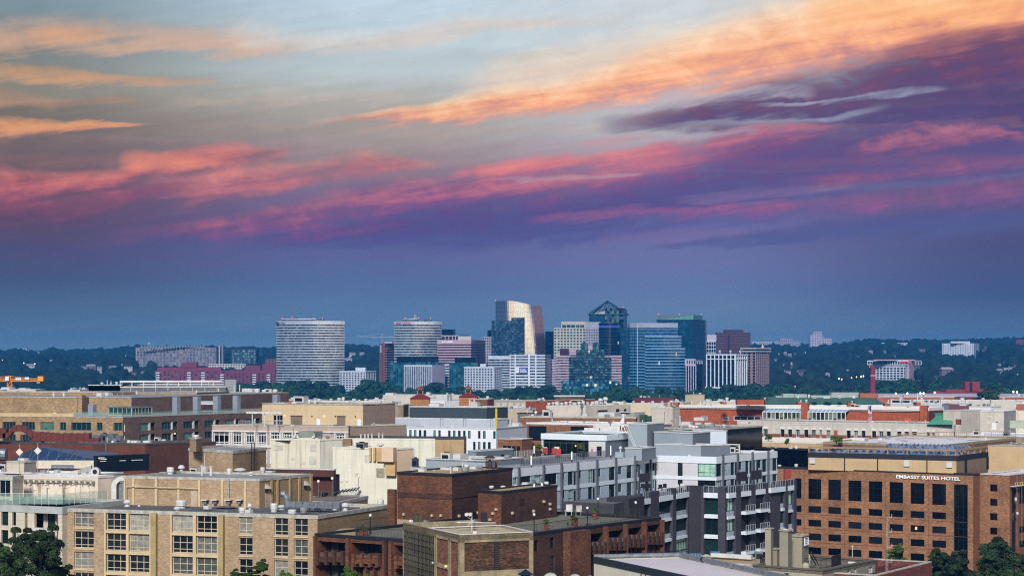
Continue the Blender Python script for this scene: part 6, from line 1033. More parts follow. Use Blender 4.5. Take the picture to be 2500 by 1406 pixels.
strips(Nn.root, T1.FL, [(951, 969, 1193, 1285)], br, 'side_pier', .6); doors(Nn.root, T1.FL, [(1009, 1033, 1253, 1275)], MATS['slot_brown'], o=.06); doors(Nn.root, T1.FL, [(1011, 1021, 1255, 1275), (1023, 1032, 1255, 1275)], mat('olive_door', '4a4226'), o=.1)
b = MB(); f = T1.FL; b.fb(f, f.s(971), f.len, f.z(1050, 1216), f.z(1050, 1203), 0, .08, brd); b.build('brick_band', Nn.root); b = MB(); b.fb(T1.FR, 0, T1.FR.len, T1.FR.z(1110, 1216), T1.FR.z(1110, 1203), 0, .08, brd); b.build('brick_band', Nn.root)
T2 = Bld((1167, 1195.5), (1224, 1199.5), (1360, 1184), 255, par=Nn.root, zb=zt-.3); T2.walls(br, name='stair_house_wall', m2=brd); T2.roof(gravel_t, .15, capm=bkc, caph=.3); doors(Nn.root, T2.FL, [(1174, 1189, 1249, 1276)], mat('plum_door', '2c2026'), o=.05); doors(Nn.root, T2.FR, [(1267, 1276, 1245, 1281)], MATS['plum_door'], o=.05); strips(Nn.root, T2.FR, [(1267, 1280, 1217, 1233)], mat('louvre_maroon', '2e1814', .7, lines=(.3, .4, .7)), 'louvre', .05); doors(Nn.root, T1.FR, [(1154, 1162, 1249, 1276)], dkm, o=.04)
for f, pts in ((T1.FL, ((987, 1254), (1056, 1257), (1078, 1257))), (T1.FR, ((1119, 1258), (1165, 1250))), (T2.FL, ((1205, 1252), (1213, 1242), (1198, 1267))), (T2.FR, ((1249, 1251), (1301, 1246), (1326, 1223), (1341, 1229), (1341, 1241)))):
    for px, py in pts: b = MB(); s_, z = f.s(px), f.z(px, py); b.fb(f, s_-.15, s_+.15, z-.2, z+.15, 0, .3, mat('lamp_ivory', 'b9a48c')); b.build('wall_light', Nn.root)
V(Nn.root, T1.z-.15, [(1093, 1146, 28, 5, 'box'), (1115, 1148, 14, 8, 'box'), (1139, 1142, 13, 9, 'can'), (1129, 1141, 3, 12, 'pipe'), (1060, 1149, 3, 3, 'can')])
b = MB(); p = AZ(1196, 1144, T1.z-.15); [b.tube(p+Vector((x, y, 0)), p+Vector((x*.9, y*.9, 1.6)), .08, MATS['slot_brown'], 4) for x in (-.5, .5) for y in (-.4, .4)]; b.lathe(p+Vector((0, 0, 1.6)), [(.8, 0), (.9, .12), (.1, .45)], MATS['slot_brown'], 8); b.lathe(p, [(.35, 0), (.35, .7), (.2, 1.4)], MATS['slot_brown'], 8); p = AZ(1211, 1142, T1.z-.15); b.box(p, .35, .35, 1.2, br); b.build('chimney_cowl', Nn.root)
V(Nn.root, T2.z-.15, [(1200, 1191, 12, 6, 'can'), (1228, 1191, 12, 6, 'can'), (1284, 1183, 16, 6, 'box'), (1304, 1187, 12, 18, 'turb'), (1323, 1185, 11, 21, 'turb'), (1334, 1183, 12, 8, 'can'), (1260, 1186, 8, 3, 'box')])
def planter(px, py, z, s_, label, col='7a4434', bush='olive'):
    s_ *= .74
    p = AZ(px, py, z); r_ = root('potted_plant', label, 'potted plant', tuple(p)); b = MB(); b.lathe(p, [(.26*s_, 0), (.36*s_, .62*s_), (.4*s_, .62*s_), (.4*s_, .72*s_), (.3*s_, .72*s_)], mat('terracotta_'+col, col, .8), 12); b.build('pot', r_)
    C = np.array([[p.x+rng.uniform(-.2, .2)*s_, p.y+rng.uniform(-.2, .2)*s_, p.z+(1.0+rng.uniform(-.15, .3))*s_] for _ in range(7)]); Q = np.full((7, 3), .3*s_); v, f_ = leaves(C, Q, 500, .05*s_); v -= np.array(p); o = bpy.data.objects.new('foliage', numesh('foliage', v, f_, mat_leaf2)); COL.objects.link(o); o.parent = r_
mat_leaf2 = leafmat('pot_leaves', '1e3212', '5c6a28', 2.5)
planter(883, 1306, zt, 1.25, 'terracotta pot with a dark bush at the left end of the terrace railing'); planter(894, 1306, zt, .9, 'small plain red pot beside the dark bush at the left railing', '7e3426'); planter(1333, 1292, zt, 1.2, 'red pot with a low bush behind the railing nearest the concrete penthouse', '7e3426'); planter(1399, 1280, zt, 1.3, 'terracotta pot with a yellowish bush at the middle of the terrace'); planter(1405, 1285, zt, 1.35, 'big red pot with a grassy plant close to the terrace railing', '7e3426'); planter(1452, 1266, zt, 1.5, 'terracotta pot with a tall yellow green shrub far along the terrace'); planter(1386, 1281, zt, .45, 'tiny dark pot, left of two on the terrace', '2e2620'); planter(1396, 1282, zt, .45, 'tiny dark pot, right of two on the terrace', '2e2620')
for px, py, hp, lb in ((904, 1302, 48, 'black terrace lamp with white cap beside the potted bushes'), (1002, 1290, 22, 'short black terrace lamp before the olive doors'), (1304, 1300, 48, 'black lamp post just right of the concrete penthouse corner'), (1434, 1282, 46, 'black lamp post in the middle of the terrace railing'), (1460, 1254, 40, 'black lamp post behind the tall yellow green shrub'), (1552, 1265, 42, 'black lamp post near the right end of the terrace'), (1196, 1276, 12, 'stubby lamp beside the plum stair door')):
    p = AZ(px, py, zt); h_ = hp*p.y/F; r_ = root('terrace_lamp', lb, 'lamp', tuple(p), 'black lamp posts on the brown brick terrace'); b = MB(); b.tube(p, p+Vector((0, 0, h_-.3)), .07, dkm, 6); b.lathe(p, [(.2, 0), (.12, .3), (.07, .4)], dkm, 8); b.build('post', r_); b = MB(); b.lathe(p+Vector((0, 0, h_-.35)), [(.1, 0), (.17, .1), (.17, .28), (.06, .36)], mat('lamp_frost', 'd8dcde', .3, emit=.15), 8); b.build('lantern', r_)
def chair(px, py, z, label, m, g=None, s_=1.): 
    p = AZ(px, py, z); r_ = root('terrace_chair', label, 'chair', tuple(p), g); b = MB(); b.box(p+Vector((0, 0, .4*s_)), .6*s_, .6*s_, .1*s_, m, .3); b.build('seat', r_); b = MB(); b.box(p+Vector((.1, .3*s_, .5*s_)), .6*s_, .1*s_, .5*s_, m, .3); b.build('backrest', r_); b = MB(); [b.box(p+Vector((x*s_, y*s_, 0)), .06, .06, .4*s_, m) for x in (-.25, .25) for y in (-.25, .25)]; b.build('leg', r_)
chair(1388, 1258, zt, 'white deep armchair on the brown brick terrace', wm, s_=1.6); chair(1412, 1257, zt, 'grey low armchair beside the white one on the terrace', cop, s_=1.4)
# ===== concrete and brick rooftop penthouse in the foreground
con = mat('aged_concrete', '93866a', .9, var=.3, scale=.7, streak=.35); fb = mat('red_panel_brick', '7e4a38', .85, var=.35, scale=.8, brick=(.3, .1, '8a6c56')); fb2 = mat('mossy_brick', '5e3c28', .85, var=.5, scale=.7, brick=(.3, .1, '2c2a20')); lat = mat('lattice_concrete', '4c493c', .9, var=.35, scale=.8)
Pn = Bld((983.5, 1275), (1122, 1305), (1302, 1298), 170, 'rooftop_penthouse', 'concrete framed brick penthouse with a lattice screen and gravel roof in the foreground', 'building', zb=5)
fl, fr = Pn.FL, Pn.FR; oL = [(fl.s(986), fl.s(1059.5), 8, fl.z(1020, 1299)), (fl.s(1064.5), fl.s(1093.5), fl.z(1080, 1376), fl.z(1080, 1308)), (fl.s(1098.5), fl.s(1118), 8, fl.z(1108, 1314)), (fl.s(1064.5), fl.s(1093.5), 8, fl.z(1080, 1386))]; oR = [(fr.s(1134), fr.s(1292), fr.z(1212, 1391), fr.z(1212, 1315.5))]
Pn.walls(con, oL, oR, depth=.12); b = MB(); b.fb(fl, oL[1][0], oL[2][1], 8, Pn.z-.5, -.25, -.12, fb); b.build('brick_panel', Pn.root); b = MB(); b.fb(fr, oR[0][0], oR[0][1], oR[0][2], oR[0][3], -.25, -.1, fb2); b.build('brick_panel', Pn.root)
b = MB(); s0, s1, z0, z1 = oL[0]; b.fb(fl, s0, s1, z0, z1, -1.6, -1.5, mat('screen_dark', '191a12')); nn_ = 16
for i in range(nn_+1): s_ = s0+(s1-s0)*i/nn_; b.fb(fl, s_-.045, s_+.045, z0, z1, -.12, -.02+.04*(i % 2), lat)
zz_ = z1
while zz_ > 24: b.fb(fl, s0, s1, zz_-.06, zz_, -.1, .03, lat); zz_ -= .56
b.build('lattice_screen', Pn.root)
window(Pn.root, fl, oL[3], dkm, paneG, nx=2, depth=.2); b = MB(); sl_ = fr.s(1213); b.fb(fr, sl_-.24, sl_+.24, oR[0][2], oR[0][3]-.2, -.1, -.02, dkm)
for i in range(14): z = oR[0][2]+.1+i*.2; b.hexa([fr.P(sl_-.22, z, 0), fr.P(sl_+.22, z, 0), fr.P(sl_+.22, z, -.05), fr.P(sl_-.22, z, -.05)], [fr.P(sl_-.22, z+.14, -.04), fr.P(sl_+.22, z+.14, -.04), fr.P(sl_+.22, z+.14, -.06), fr.P(sl_-.22, z+.14, -.06)], MATS['slot_brown'])
b.build('louvre', Pn.root); b = MB(); b.fb(fr, sl_-.24, sl_+.24, oR[0][3]-.2, oR[0][3], -.1, .04, galv); b.build('louvre_cap', Pn.root)
b = MB(); inn = ring(b, Pn.q, Pn.z-.75, Pn.z, .3, con); b.build('parapet', Pn.root); b = MB(); m0, m1 = Vector(inn[0]).lerp(Vector(inn[1]), .42), Vector(inn[3]).lerp(Vector(inn[2]), .42)
b.poly([(*m0, Pn.z-.12), (*inn[1], Pn.z-.12), (*inn[2], Pn.z-.12), (*m1, Pn.z-.12)], mat('pale_gravel', 'b7a98c', .95, var=.3, scale=1.5, speck=9)); b.poly([(*inn[0], Pn.z-2.2), (*m0, Pn.z-2.2), (*m1, Pn.z-2.2), (*inn[3], Pn.z-2.2)], dkm); b.poly([(*m0, Pn.z-2.2), (*m1, Pn.z-2.2), (*m1, Pn.z-.12), (*m0, Pn.z-.12)], con); b.build('roof', Pn.root); b = MB(); b.prism([tuple(m0), tuple(m0.lerp(Vector(inn[1]), .04)), tuple(m1.lerp(Vector(inn[2]), .04)), tuple(m1)], Pn.z-.12, Pn.z+.02, wm); ring(b, [fl.p(fl.len*.45), tuple(Pn.C), tuple(Pn.R), fr.off(-fl.len*.55).p(fr.len)], Pn.z-.02, Pn.z+.05, .22, wm); b.build('roof_edging', Pn.root)
p = AZ(1152, 1296, Pn.z-.1); r_ = root('aerial', 'white rooftop aerial with twin round dishes and a long toothed boom on the concrete penthouse', 'antenna', tuple(p)); b = MB(); b.tube(p, p+Vector((0, 0, 1.75)), .045, wm, 6); b.build('mast', r_); b = MB()
b.tube(p+Vector((-1.45, .1, .82)), p+Vector((2.3, -.1, .8)), .03, wm, 5)
for i in range(22): x = -1.4+i*.17; b.tube(p+Vector((x, -.35, .82)), p+Vector((x, .35, .82)), .012, wm, 4)
b.tube(p+Vector((-1.45, .1, .97)), p+Vector((0, .1, .97)), .02, wm, 4); b.tube(p+Vector((-.4, 0, .5)), p+Vector((.3, 0, 1.15)), .025, wm, 4); b.tube(p+Vector((-.4, 0, 1.35)), p+Vector((.3, 0, .9)), .02, wm, 4); b.build('boom', r_)
b = MB(); [b.tube(p+Vector((x, .1, 1.6)), p+Vector((x+d, -.25, 1.6)), .17, wm, 14) for x, d in ((-.42, -.1), (-.12, -.05))]; b.build('dish', r_); b = MB(); c = AZ(1159, 1305, Pn.z-.15); b.box(c+Vector((0, -.2, 0)), .36, .2, .38, wm); b.tube(c+Vector((0, -.1, .3)), c+Vector((0, -.1, 1.6)), .02, dkm, 4); b.build('junction_box', r_)
for px, py, m in ((1092, 1381, MATS['warm_lamp']), (1060, 1373, wm)): b = MB(); b.lathe(fl.P(fl.s(px), fl.z(px, py), .15), [(.05, -.1), (.12, 0), (.05, .1)], m, 8); b.build('wall_light', Pn.root)
# ===== grey and white condominium with charcoal lower wings
sg = mat('silver_siding', 'a8b8c6', .55, .1, var=.06, scale=.2, lines=(.6, .05, .25)); ws = mat('white_siding', 'bcbcc2', .6, var=.05, scale=.2, lines=(.4, .08, .2)); wb = mat('white_band', 'ccd6de', .5, var=.05, lines=(.3, .1, .15)); ch = mat('charcoal_brick', '3a3a44', .8, var=.12, scale=.3, brick=(.5, .2, '2e2e38')); chd = mat('charcoal_brick_deep', '2c2a32', .8, var=.12, scale=.3, brick=(.5, .2, '242228')); sd = mat('silver_dark', '5c626e', .5, .2); wfk = mat('graphite_frame', '1e262c', .5, .2)
Yq = 340.; zu = CZ-(1115-H)/F*Yq; pt2 = lambda px, py, z: Vector(AZ(px, py, z)[:2]); U0, U1, U2_, U3 = pt2(1252, 1146, zu), pt2(1602, 1111, zu), pt2(1748, 1115, zu), pt2(1897, 1101, zu)
cdo = root('apartment_building', 'grey and white condominium with charcoal brick lower bays and glass railed balconies, centre right', 'apartment building', (U2_.x, U2_.y, 0)); fA, fB, fC = Face(U0, U1), Face(U1, U2_), Face(U2_, U3); bk = (U1-U2_).normalized()*17; back = [U3+bk, U1+bk*1.0+(U3-U2_)*.4, U0+bk]
fl_h = 3.2
def fwin(f, lst, fm, gm, dz=0, **k):
    rs = [(f.s(l_), f.s(r_), f.z(l_, b_)-dz, f.z(l_, t_)-dz) for l_, r_, t_, b_ in lst]
    return rs
wA = [(1252.5, 1261, 1162, 1179), (1269, 1295, 1160, 1180), (1305, 1320, 1158, 1180), (1327, 1359, 1156, 1184), (1369, 1378.7, 1150, 1170), (1386.7, 1399, 1144.5, 1183), (1410, 1418.7, 1146, 1167), (1436, 1446, 1140.5, 1177), (1456.5, 1465.8, 1142.5, 1163), (1487, 1500.4, 1135, 1172), (1508.8, 1517, 1136.5, 1157), (1530, 1541.7, 1134, 1167), (1549.7, 1558, 1133, 1153), (1574, 1585, 1131, 1162), (1589, 1598, 1130, 1149)]
RA = []
for k in range(4): RA += fwin(fA, wA, 0, 0, dz=k*fl_h)
wB = [(1654.5, 1666.5, 1128.5, 1161), (1703.5, 1747.6, 1127.5, 1163)]; RB = fwin(fB, wB, 0, 0)+fwin(fB, wB, 0, 0, dz=fl_h)
wC = [(1748.4, 1761, 1128, 1163), (1766.6, 1774.5, 1129, 1149), (1784, 1792.7, 1128, 1159.5), (1803, 1810, 1125.5, 1146), (1820, 1827.6, 1124, 1156), (1838.7, 1844, 1123, 1154), (1850, 1857.6, 1121.5, 1142), (1861, 1871, 1120.5, 1152), (1886, 1896, 1115.5, 1150)]; RC = fwin(fC, wC, 0, 0)+fwin(fC, wC, 0, 0, dz=fl_h)
b = MB(); clad(b, fA, 0, zu, RA, sg, .2); clad(b, fB, 0, zu, RB, ws, .2); clad(b, fC, 0, zu, RC, sg, .2); pol = [U0, U1, U2_, U3]+back
for p, q in zip(pol[3:], pol[4:]+pol[:1]): clad(b, Face(p, q), 0, zu, [], sg)
b.build('wall', cdo); b = MB(); b.poly([(p.x, p.y, zu-.5) for p in pol], roofgrey); b.build('roof', cdo)
for f_, a_, c_ in ((fA, .62, .97), (fC, .1, .95), (fA, .02, .3)): b = MB(); b.poly([f_.P(f_.len*a_, zu-.46, -.6), f_.P(f_.len*c_, zu-.46, -.6), f_.P(f_.len*c_, zu-.46, -3.0), f_.P(f_.len*a_, zu-.46, -3.0)], sedum); b.build('planting_strip', cdo)
for f, RR in ((fA, RA), (fB, RB), (fC, RC)):
    for r_ in RR: w_ = r_[1]-r_[0]; tall = r_[3]-r_[2] > 2.1; window(cdo, f, r_, wfk, paneG, nx=max(2 if tall else 1, int(w_/1.1)), depth=.18, fw=.09, low=[.3] if tall else [])
for k, zt_, zb_ in ((0, 0, 1.25), (1, fl_h-.1+.62, fl_h+1.15), (2, 2*fl_h+.5, 2*fl_h+1.0), (3, 3*fl_h+.5, 3*fl_h+1.0)):
    for f in ((fA, fB, fC) if k < 3 else (fA,)): b = MB(); b.fb(f, 0, f.len, zu-zb_, zu-zt_+(.02 if k == 0 else 0), -.1 if k == 0 else 0, .1, wb); b.build('band', cdo)
b = MB(); ring(b, [tuple(p) for p in pol], zu-.5, zu+.03, .3, wm); b.build('parapet', cdo)
for f, xs_ in ((fA, (1264, 1324.5, 1368, 1407.6, 1454.6, 1500.8, 1548, 1586.7)), (fC, (1762.5, 1798.5, 1834.5, 1873))):
    for px in xs_: b = MB(); s_ = f.s(px); b.fb(f, s_-.2, s_+.2, 20, zu+.35, .1, .4, sd); b.build('downpipe', cdo)
for f, xs_ in ((fA, (1402, 1448.5, 1559.5, 1600)), (fC, (1795.5, 1831.5, 1848))):
    for px in xs_:
        for k in range(3): b = MB(); s_ = f.s(px); b.fb(f, s_-.25, s_+.3, zu-3.9-k*fl_h, zu-1.4-k*fl_h, 0, .08, wfk); b.build('dark_panel', cdo)
rwm = mat('rail_white_metal', 'b4bac2', .4, .2, var=0)
# lower charcoal wings
def PY(px, Y): return Vector(((px-1250)/F*Y, Y))
E0, E1, E2, E3 = PY(1500, 288), PY(1677, 313.5), PY(1773, 310), PY(1940, 330); zw = 34.9; fE, fF, fG = Face(E0, E1), Face(E1, E2), Face(E2, E3); FH = 3.42
def offs(f, l_, r_, z0, z1): return (f.s(l_), f.s(r_), z0, z1)
rE = [offs(fE, l_, r_, zw-.9-k*FH-2.1, zw-.9-k*FH) for l_, r_ in ((1561, 1581), (1603.5, 1636), (1645.5, 1676)) for k in range(4)]; rF = [offs(fF, 1721, 1754, zw-.9-k*FH-2.75, zw-.9-k*FH) for k in range(4)]
rG = [offs(fG, 1774, 1790, zw-.9-k*FH-2.2, zw-.9-k*FH) for k in range(4)]+[offs(fG, 1870.5, 1877, zw-.7-k*FH-2.3, zw-.7-k*FH) for k in range(4)]+[offs(fG, 1905.5, 1911.5, zw-.7-k*FH-2.3, zw-.7-k*FH) for k in range(4)]+[offs(fG, 1919, 1932.5, zw-.7-k*FH-2.75, zw-.7-k*FH) for k in range(4)]; rBal = [offs(fG, l_, r_, zw-.75-k*FH-2.55, zw-.75-k*FH) for l_, r_ in ((1804.5, 1827), (1840, 1862)) for k in range(4)]
b = MB(); clad(b, fE, 0, zw, rE, ch, .2); clad(b, fF, 0, zw, rF, chd, .2); clad(b, fG, 0, zw, rG, ch, .2); bE = (E1-E2).normalized()*9
b2 = MB(); b.mats
for q0, q1 in ((E3, E3+bk*.5), (E3+bk*.5, E0+bE), (E0+bE, E0)): clad(b, Face(q0, q1), 0, zw, [], ch)
b.build('lower_wall', cdo); b = MB(); b.poly([(p.x, p.y, zw-.05) for p in (E0, E1, E2, E3, E3+bk*.5, E0+bE)], mat('terrace_deck', '5f6066', .85, var=.15, panels=(.6, .6, .03, .3))); b.build('terrace', cdo)
for f, RR in ((fE, rE), (fF, rF), (fG, rG)):
    for r_ in RR: w_ = r_[1]-r_[0]; window(cdo, f, r_, wfk, paneG, nx=max(1, int(w_/.95)), depth=.15, low=[.72], fw=.1); b = MB(); b.fb(f, r_[0], r_[1], r_[2]-(1.3 if f is not fF else .65), r_[2], -.1, .08, wb if f is fF else mat('silver_spandrel', 'a6b4c2', .5, .1, panels=(.9, 5, .05, .4))); b.build('spandrel', cdo); b = MB(); b.fb(f, r_[0]-.05, r_[1]+.05, r_[2]-(1.3 if f is not fF else .65), r_[2]-(.85 if f is not fF else .1), .08, .3, wb); b.build('slab_edge', cdo)
for r_ in rBal: b = MB(); b.fb(fG, r_[0], r_[1], r_[2], r_[3], -.02, .03, mat('balcony_shade', '0b0b0f', .9)); b.fb(fG, r_[0]-.1, r_[0], r_[2], r_[3], 0, .35, lilac); b.build('balcony_shade_sheet', cdo); b = MB(); b.fb(fG, r_[0]-.1, r_[1]+.1, r_[2]-.55, r_[2]-.05, 0, 1.4, wb); b.build('balcony_slab', cdo); rail(cdo, [Vector(fG.P(r_[0], r_[2]-.05, 1.35)), Vector(fG.P(r_[1], r_[2]-.05, 1.35))], 1.1, rwm, .75, glass=mat('smoked_glass', '2f3c46', .1, 0, var=0, alpha=.6), r=.035)  # flat near-black sheet paints the shade inside each balcony
for f, lst in ((fE, ((1557, 1561), (1581.5, 1603), (1636.5, 1645))), (fF, ((1677.2, 1682), (1714, 1720.5), (1755, 1772.8))), (fG, ((1791, 1804), (1827.5, 1839.5), (1862.5, 1870), (1912, 1918.6), (1933, 1939.5)))):
    for l_, r_ in lst: b = MB(); b.fb(f, f.s(l_), f.s(r_), 0, zw+1.0, -.6, .45, ch); b.build('brick_pier', cdo)
b = MB(); b.fb(fF, fF.s(1681), fF.s(1715), 0, zw+1.05, -.8, .1, chd); b.build('brick_pier', cdo)
b = MB(); b.fb(fE, fE.s(1523), fE.s(1560), zw-6, zw+.6, -3, .9, chd); b.build('corner_block', cdo)
for f, l_, r_ in ((fE, 1560, 1582), (fE, 1603, 1637), (fE, 1645, 1676.5), (fF, 1720.5, 1755), (fG, 1773, 1791), (fG, 1804, 1828), (fG, 1840, 1863), (fG, 1876, 1912), (fG, 1918, 1933)):
    b = MB(); b.fb(f, f.s(l_), f.s(r_), zw-.85, zw, 0, .5, wb); b.build('slab_edge', cdo); rail(cdo, [Vector(f.P(f.s(l_), zw, .4)), Vector(f.P(f.s(r_), zw, .4))], 1.15, rwm, .8, glass=MATS['smoked_glass'], r=.035)
for l_, r_ in ((1799, 1825), (1834, 1860)): b = MB(); f = fC.off(4); b.fb(f, f.s(l_), f.s(r_), zw, zw+1.7, -.2, 0, chd); b.build('privacy_wall', cdo)
b = MB(); f = fA.off(2); b.fb(f, f.s(1562), f.s(1588), zw, zw+1.6, -.2, 0, chd); b.build('privacy_wall', cdo)
for i, px in enumerate((1568, 1575, 1583, 1611, 1622, 1652, 1664)): chair(px, 1196+(i % 2)*2, zw, 'dark patio chair on the condominium roof terrace behind glass railings', dkm if i < 5 else wm, 'patio chairs on the condominium terraces', 1.1)
# condominium roof structures
gs = mat('grey_metal_siding', '939fa8', .55, .1, var=.05, lines=(.35, .08, .25)); gsd = mat('grey_metal_siding_shade', '6a7480', .55, .1, var=.05, lines=(.35, .08, .25)); zr = zu-.5
def blk(L_, C__, R_, Y, m, m2, name, cap=wm, par=cdo, zb=None, roofm=roofgrey, rl=(), rr=()):
    t_ = Bld(L_, C__, R_, Y, par=par, zb=zr if zb is None else zb); t_.walls(m, rl, rr, name=name, m2=m2); t_.roof(roofm, .2, capm=cap, caph=.15); return t_
GP = Bld((1322, 1058), (1478, 1062), (1572, 1054), 349, par=cdo, zb=zr); rg = lrect(GP.FL, [(1326, 1437, 1073, 1113)]); GP.walls(mat('white_siding_warm', 'bdbcbc', .6, var=.05, lines=(.35, .08, .2)), rg, m2=gsd, name='pavilion_wall', depth=.4); GP.roof(sedum, .5, capm=wb, caph=.25); window(cdo, GP.FL, rg[0], mat('teal_frame', '2c4c4c', .4, .2), paneD, nx=8, nz=1, depth=.3, fw=.12, low=[.8]); b = MB(); b.fb(GP.FL, 0, GP.FL.len, GP.z-1.05, GP.z-.1, 0, .25, wb); b.fb(GP.FR, 0, GP.FR.len, GP.z-1.05, GP.z-.1, 0, .25, wb); b.build('fascia', cdo)
doors(cdo, GP.FL, [(1457, 1469, 1089, 1112)], dkm); b = MB(); f = GP.FL; b.lathe(f.P(f.s(1406), f.z(1406, 1088), .1), [(.05, -.15), (.16, 0), (.05, .15)], MATS['warm_lamp'], 8); b.build('wall_light', cdo); strips(cdo, f, [(1444, 1447, 1095, 1102)], mat('red_sign', 'b04048'), 'notice', .06)
Gx = GP.z-.5; b = MB(); 
for px, py, w_, d, h in ((1446, 1056, 3.0, 1.6, 1.0), (1470, 1052, 3.4, 1.6, 1.6), (1493, 1055, 3.6, 1.6, 1.3)): b.box(AZ(px, py, Gx), w_, d, h, wm, -.2)
b.box(AZ(1468, 1050, Gx)+Vector((0, -.9, .9)), 2.4, .1, .25, MATS['red_sign'], -.2); b.build('ac_unit', cdo)
p = G(1516, 1037, 352); r_ = root('dish_panel', 'big white tilted triangular dish panel on the condominium pavilion roof', 'antenna', (p.x, p.y, Gx)); b = MB(); k = 352/F; b.hexa([G(1505, 1041, 352), G(1524, 1033, 352), G(1524, 1013, 352), G(1514, 1028, 352)], [v+Vector((.1, .5, .1)) for v in (G(1505, 1041, 352), G(1524, 1033, 352), G(1524, 1013, 352), G(1514, 1028, 352))], wm); b.build('panel', r_); b = MB(); [b.tube(G(x, 1057, 352), G(1516+dx, 1034, 352.3), .07, wm, 4) for x, dx in ((1508, -4), (1520, 0), (1529, 4), (1514, 6))]; b.build('stand', r_)
b = MB(); a0, a1, c0, c1 = G(1526, 1037, 350), G(1548, 1092, 342), G(1531, 1037, 350.4), G(1553, 1092, 342.4); b.tube(a0, a1, .07, wm, 4); b.tube(c0, c1, .07, wm, 4); [b.tube(a0.lerp(a1, i/14), c0.lerp(c1, i/14), .05, wm, 4) for i in range(15)]; b.build('ladder', cdo)
blk((1534, 1033), (1580, 1034), (1622, 1031), 353, gs, gsd, 'plant_tower_wall'); blk((1597, 1053), (1691, 1057), (1734, 1053), 347, gs, gsd, 'plant_room_wall'); blk((1601, 1083), (1711, 1086), (1783, 1084), 342, gs, gsd, 'screen_wall'); blk((1526, 1092), (1567, 1093.5), (1601, 1090), 337, gs, gsd, 'screen_wall'); blk((1691, 1048), (1773, 1051), (1776, 1050), 362, wb, wb, 'rear_pavilion_wall')
b = MB(); p = AZ(1516, 1116, zr); b.box(p, 1.7, 1.6, 1.0, gs, -.5); b.lathe(p+Vector((-.1, 0, 1)), [(.15, 0), (.15, .6), (.3, .65), (.3, .9), (.1, 1.1)], wm, 8); b.build('roof_vent', cdo)
V(cdo, zu-.5, [(1716, 1089, 9, 8, 'hvac'), (1728, 1089, 9, 8, 'hvac'), (1740, 1089, 9, 8, 'hvac'), (1751, 1088.5, 9, 8, 'hvac'), (1762, 1088, 9, 8, 'hvac')])
b = MB(); a0 = AZ(1805, 1106, zr); k = a0.y/F; b.tube(a0, a0+Vector((0, 0, 22*k)), .15, wm, 6); b.tube(a0+Vector((0, 0, 21*k)), a0+Vector((-46*k, -2, 23*k)), .13, wm, 6); b.tube(a0+Vector((0, 0, 14*k)), a0+Vector((-12*k, 0, 21*k)), .08, wm, 5); b.build('davit', cdo)
V(cdo, zu, [(1684, 1113, 7, 4, 'box'), (1744, 1112, 7, 4, 'box'), (1838, 1101, 8, 3, 'box'), (1886, 1100, 7, 3, 'box'), (1790, 1105, 12, 14, 'hvac'), (1800, 1104, 8, 9, 'hvac')])
# roof terrace left of the pavilion
zt = zr; rail(cdo, [AZ(1270, 1138, zt), AZ(1320, 1133, zt), AZ(1425, 1122, zt), AZ(1478, 1116, zt)], 1.3, galv, .8, glass=MATS['smoked_glass']); rail(cdo, [AZ(1255, 1117, zt), AZ(1300, 1113, zt)], 1.2, wm, .9)
for px, py, hp, lb in ((1297, 1142, 30, 'slim white light column at the left end of the condominium roof terrace'), (1304, 1112, 24, 'slim white light column behind the palm on the condominium roof'), (1396, 1128, 26, 'slim white light column before the glass pavilion'), (1491, 1118, 30, 'slim white light column beside the grey pavilion side wall')): p = AZ(px, py, zt); h_ = hp*p.y/F; r_ = root('light_column', lb, 'lamp', tuple(p), 'light columns on the condominium roof terrace'); b = MB(); b.tube(p, p+Vector((0, 0, h_*.25)), .11, dkm, 6); b.build('base', r_); b = MB(); b.tube(p+Vector((0, 0, h_*.25)), p+Vector((0, 0, h_)), .11, mat('white_glow', 'f0f2f4', .4, emit=.25), 6); b.build('tube', r_)
planter(1315, 1116, zt, 2.4, 'palm like plant in a dark tub on the condominium roof terrace', '2c2c2e'); planter(1421, 1116, zt, 2.4, 'yellow green palm like plant in front of the glass pavilion doors', '2a2a2c')
for i, (px, py, m) in enumerate(((1328, 1113, wm), (1358, 1112, wm), (1352, 1116, 0), (1362, 1118, 0), (1330, 1115, 0))): chair(px, py, zt, ('white roof terrace armchair before the glass pavilion', 'red cushioned seat on the condominium roof terrace')[m == 0], m or mat('red_cushion', 'a03430'), ('white terrace armchairs', 'red terrace seats')[m == 0], 1.7)
# grey service blocks on the left of the condominium
Gb = Bld((1142, 1099), (1163, 1101), (1253, 1095), 338, 'service_building', 'low grey panelled service block with a red rocket shaped sign, left of the condominium terrace', 'building', zb=20); Gb.walls(gs, m2=gsd); Gb.roof(roofgrey, .2, capm=wm, caph=.1); doors(Gb.root, Gb.FR, [(1223, 1230, 1109, 1120)], dkm); strips(Gb.root, Gb.FR, [(1239, 1245, 1110, 1118)], mat('red_orange', 'c8503c'), 'notice', .1)
Gc = Bld((1040, 1119), (1185, 1123.5), (1278, 1116), 318, 'service_building', 'wide low grey screen wall block directly behind the brown brick tower', 'building', zb=20); Gc.walls(gs, m2=gsd); Gc.roof(roofgrey, .4, capm=wm, caph=.1); V(Gc.root, Gc.z-.4, [(1112, 1120, 50, 13, 'box'), (1072, 1120, 24, 5, 'box'), (1011, 1130, 3, 30, 'pipe')]); 
Gd = Bld((1003, 1140), (1040, 1143), (1060, 1141), 312, 'service_building', 'white roofed low link between the cream stucco block and the grey screen wall', 'building', zb=20); Gd.walls(wp); Gd.roof(memb, .3, capm=wm); V(Gd.root, Gd.z, [(1014, 1140, 14, 22, 'hvac')], sl)
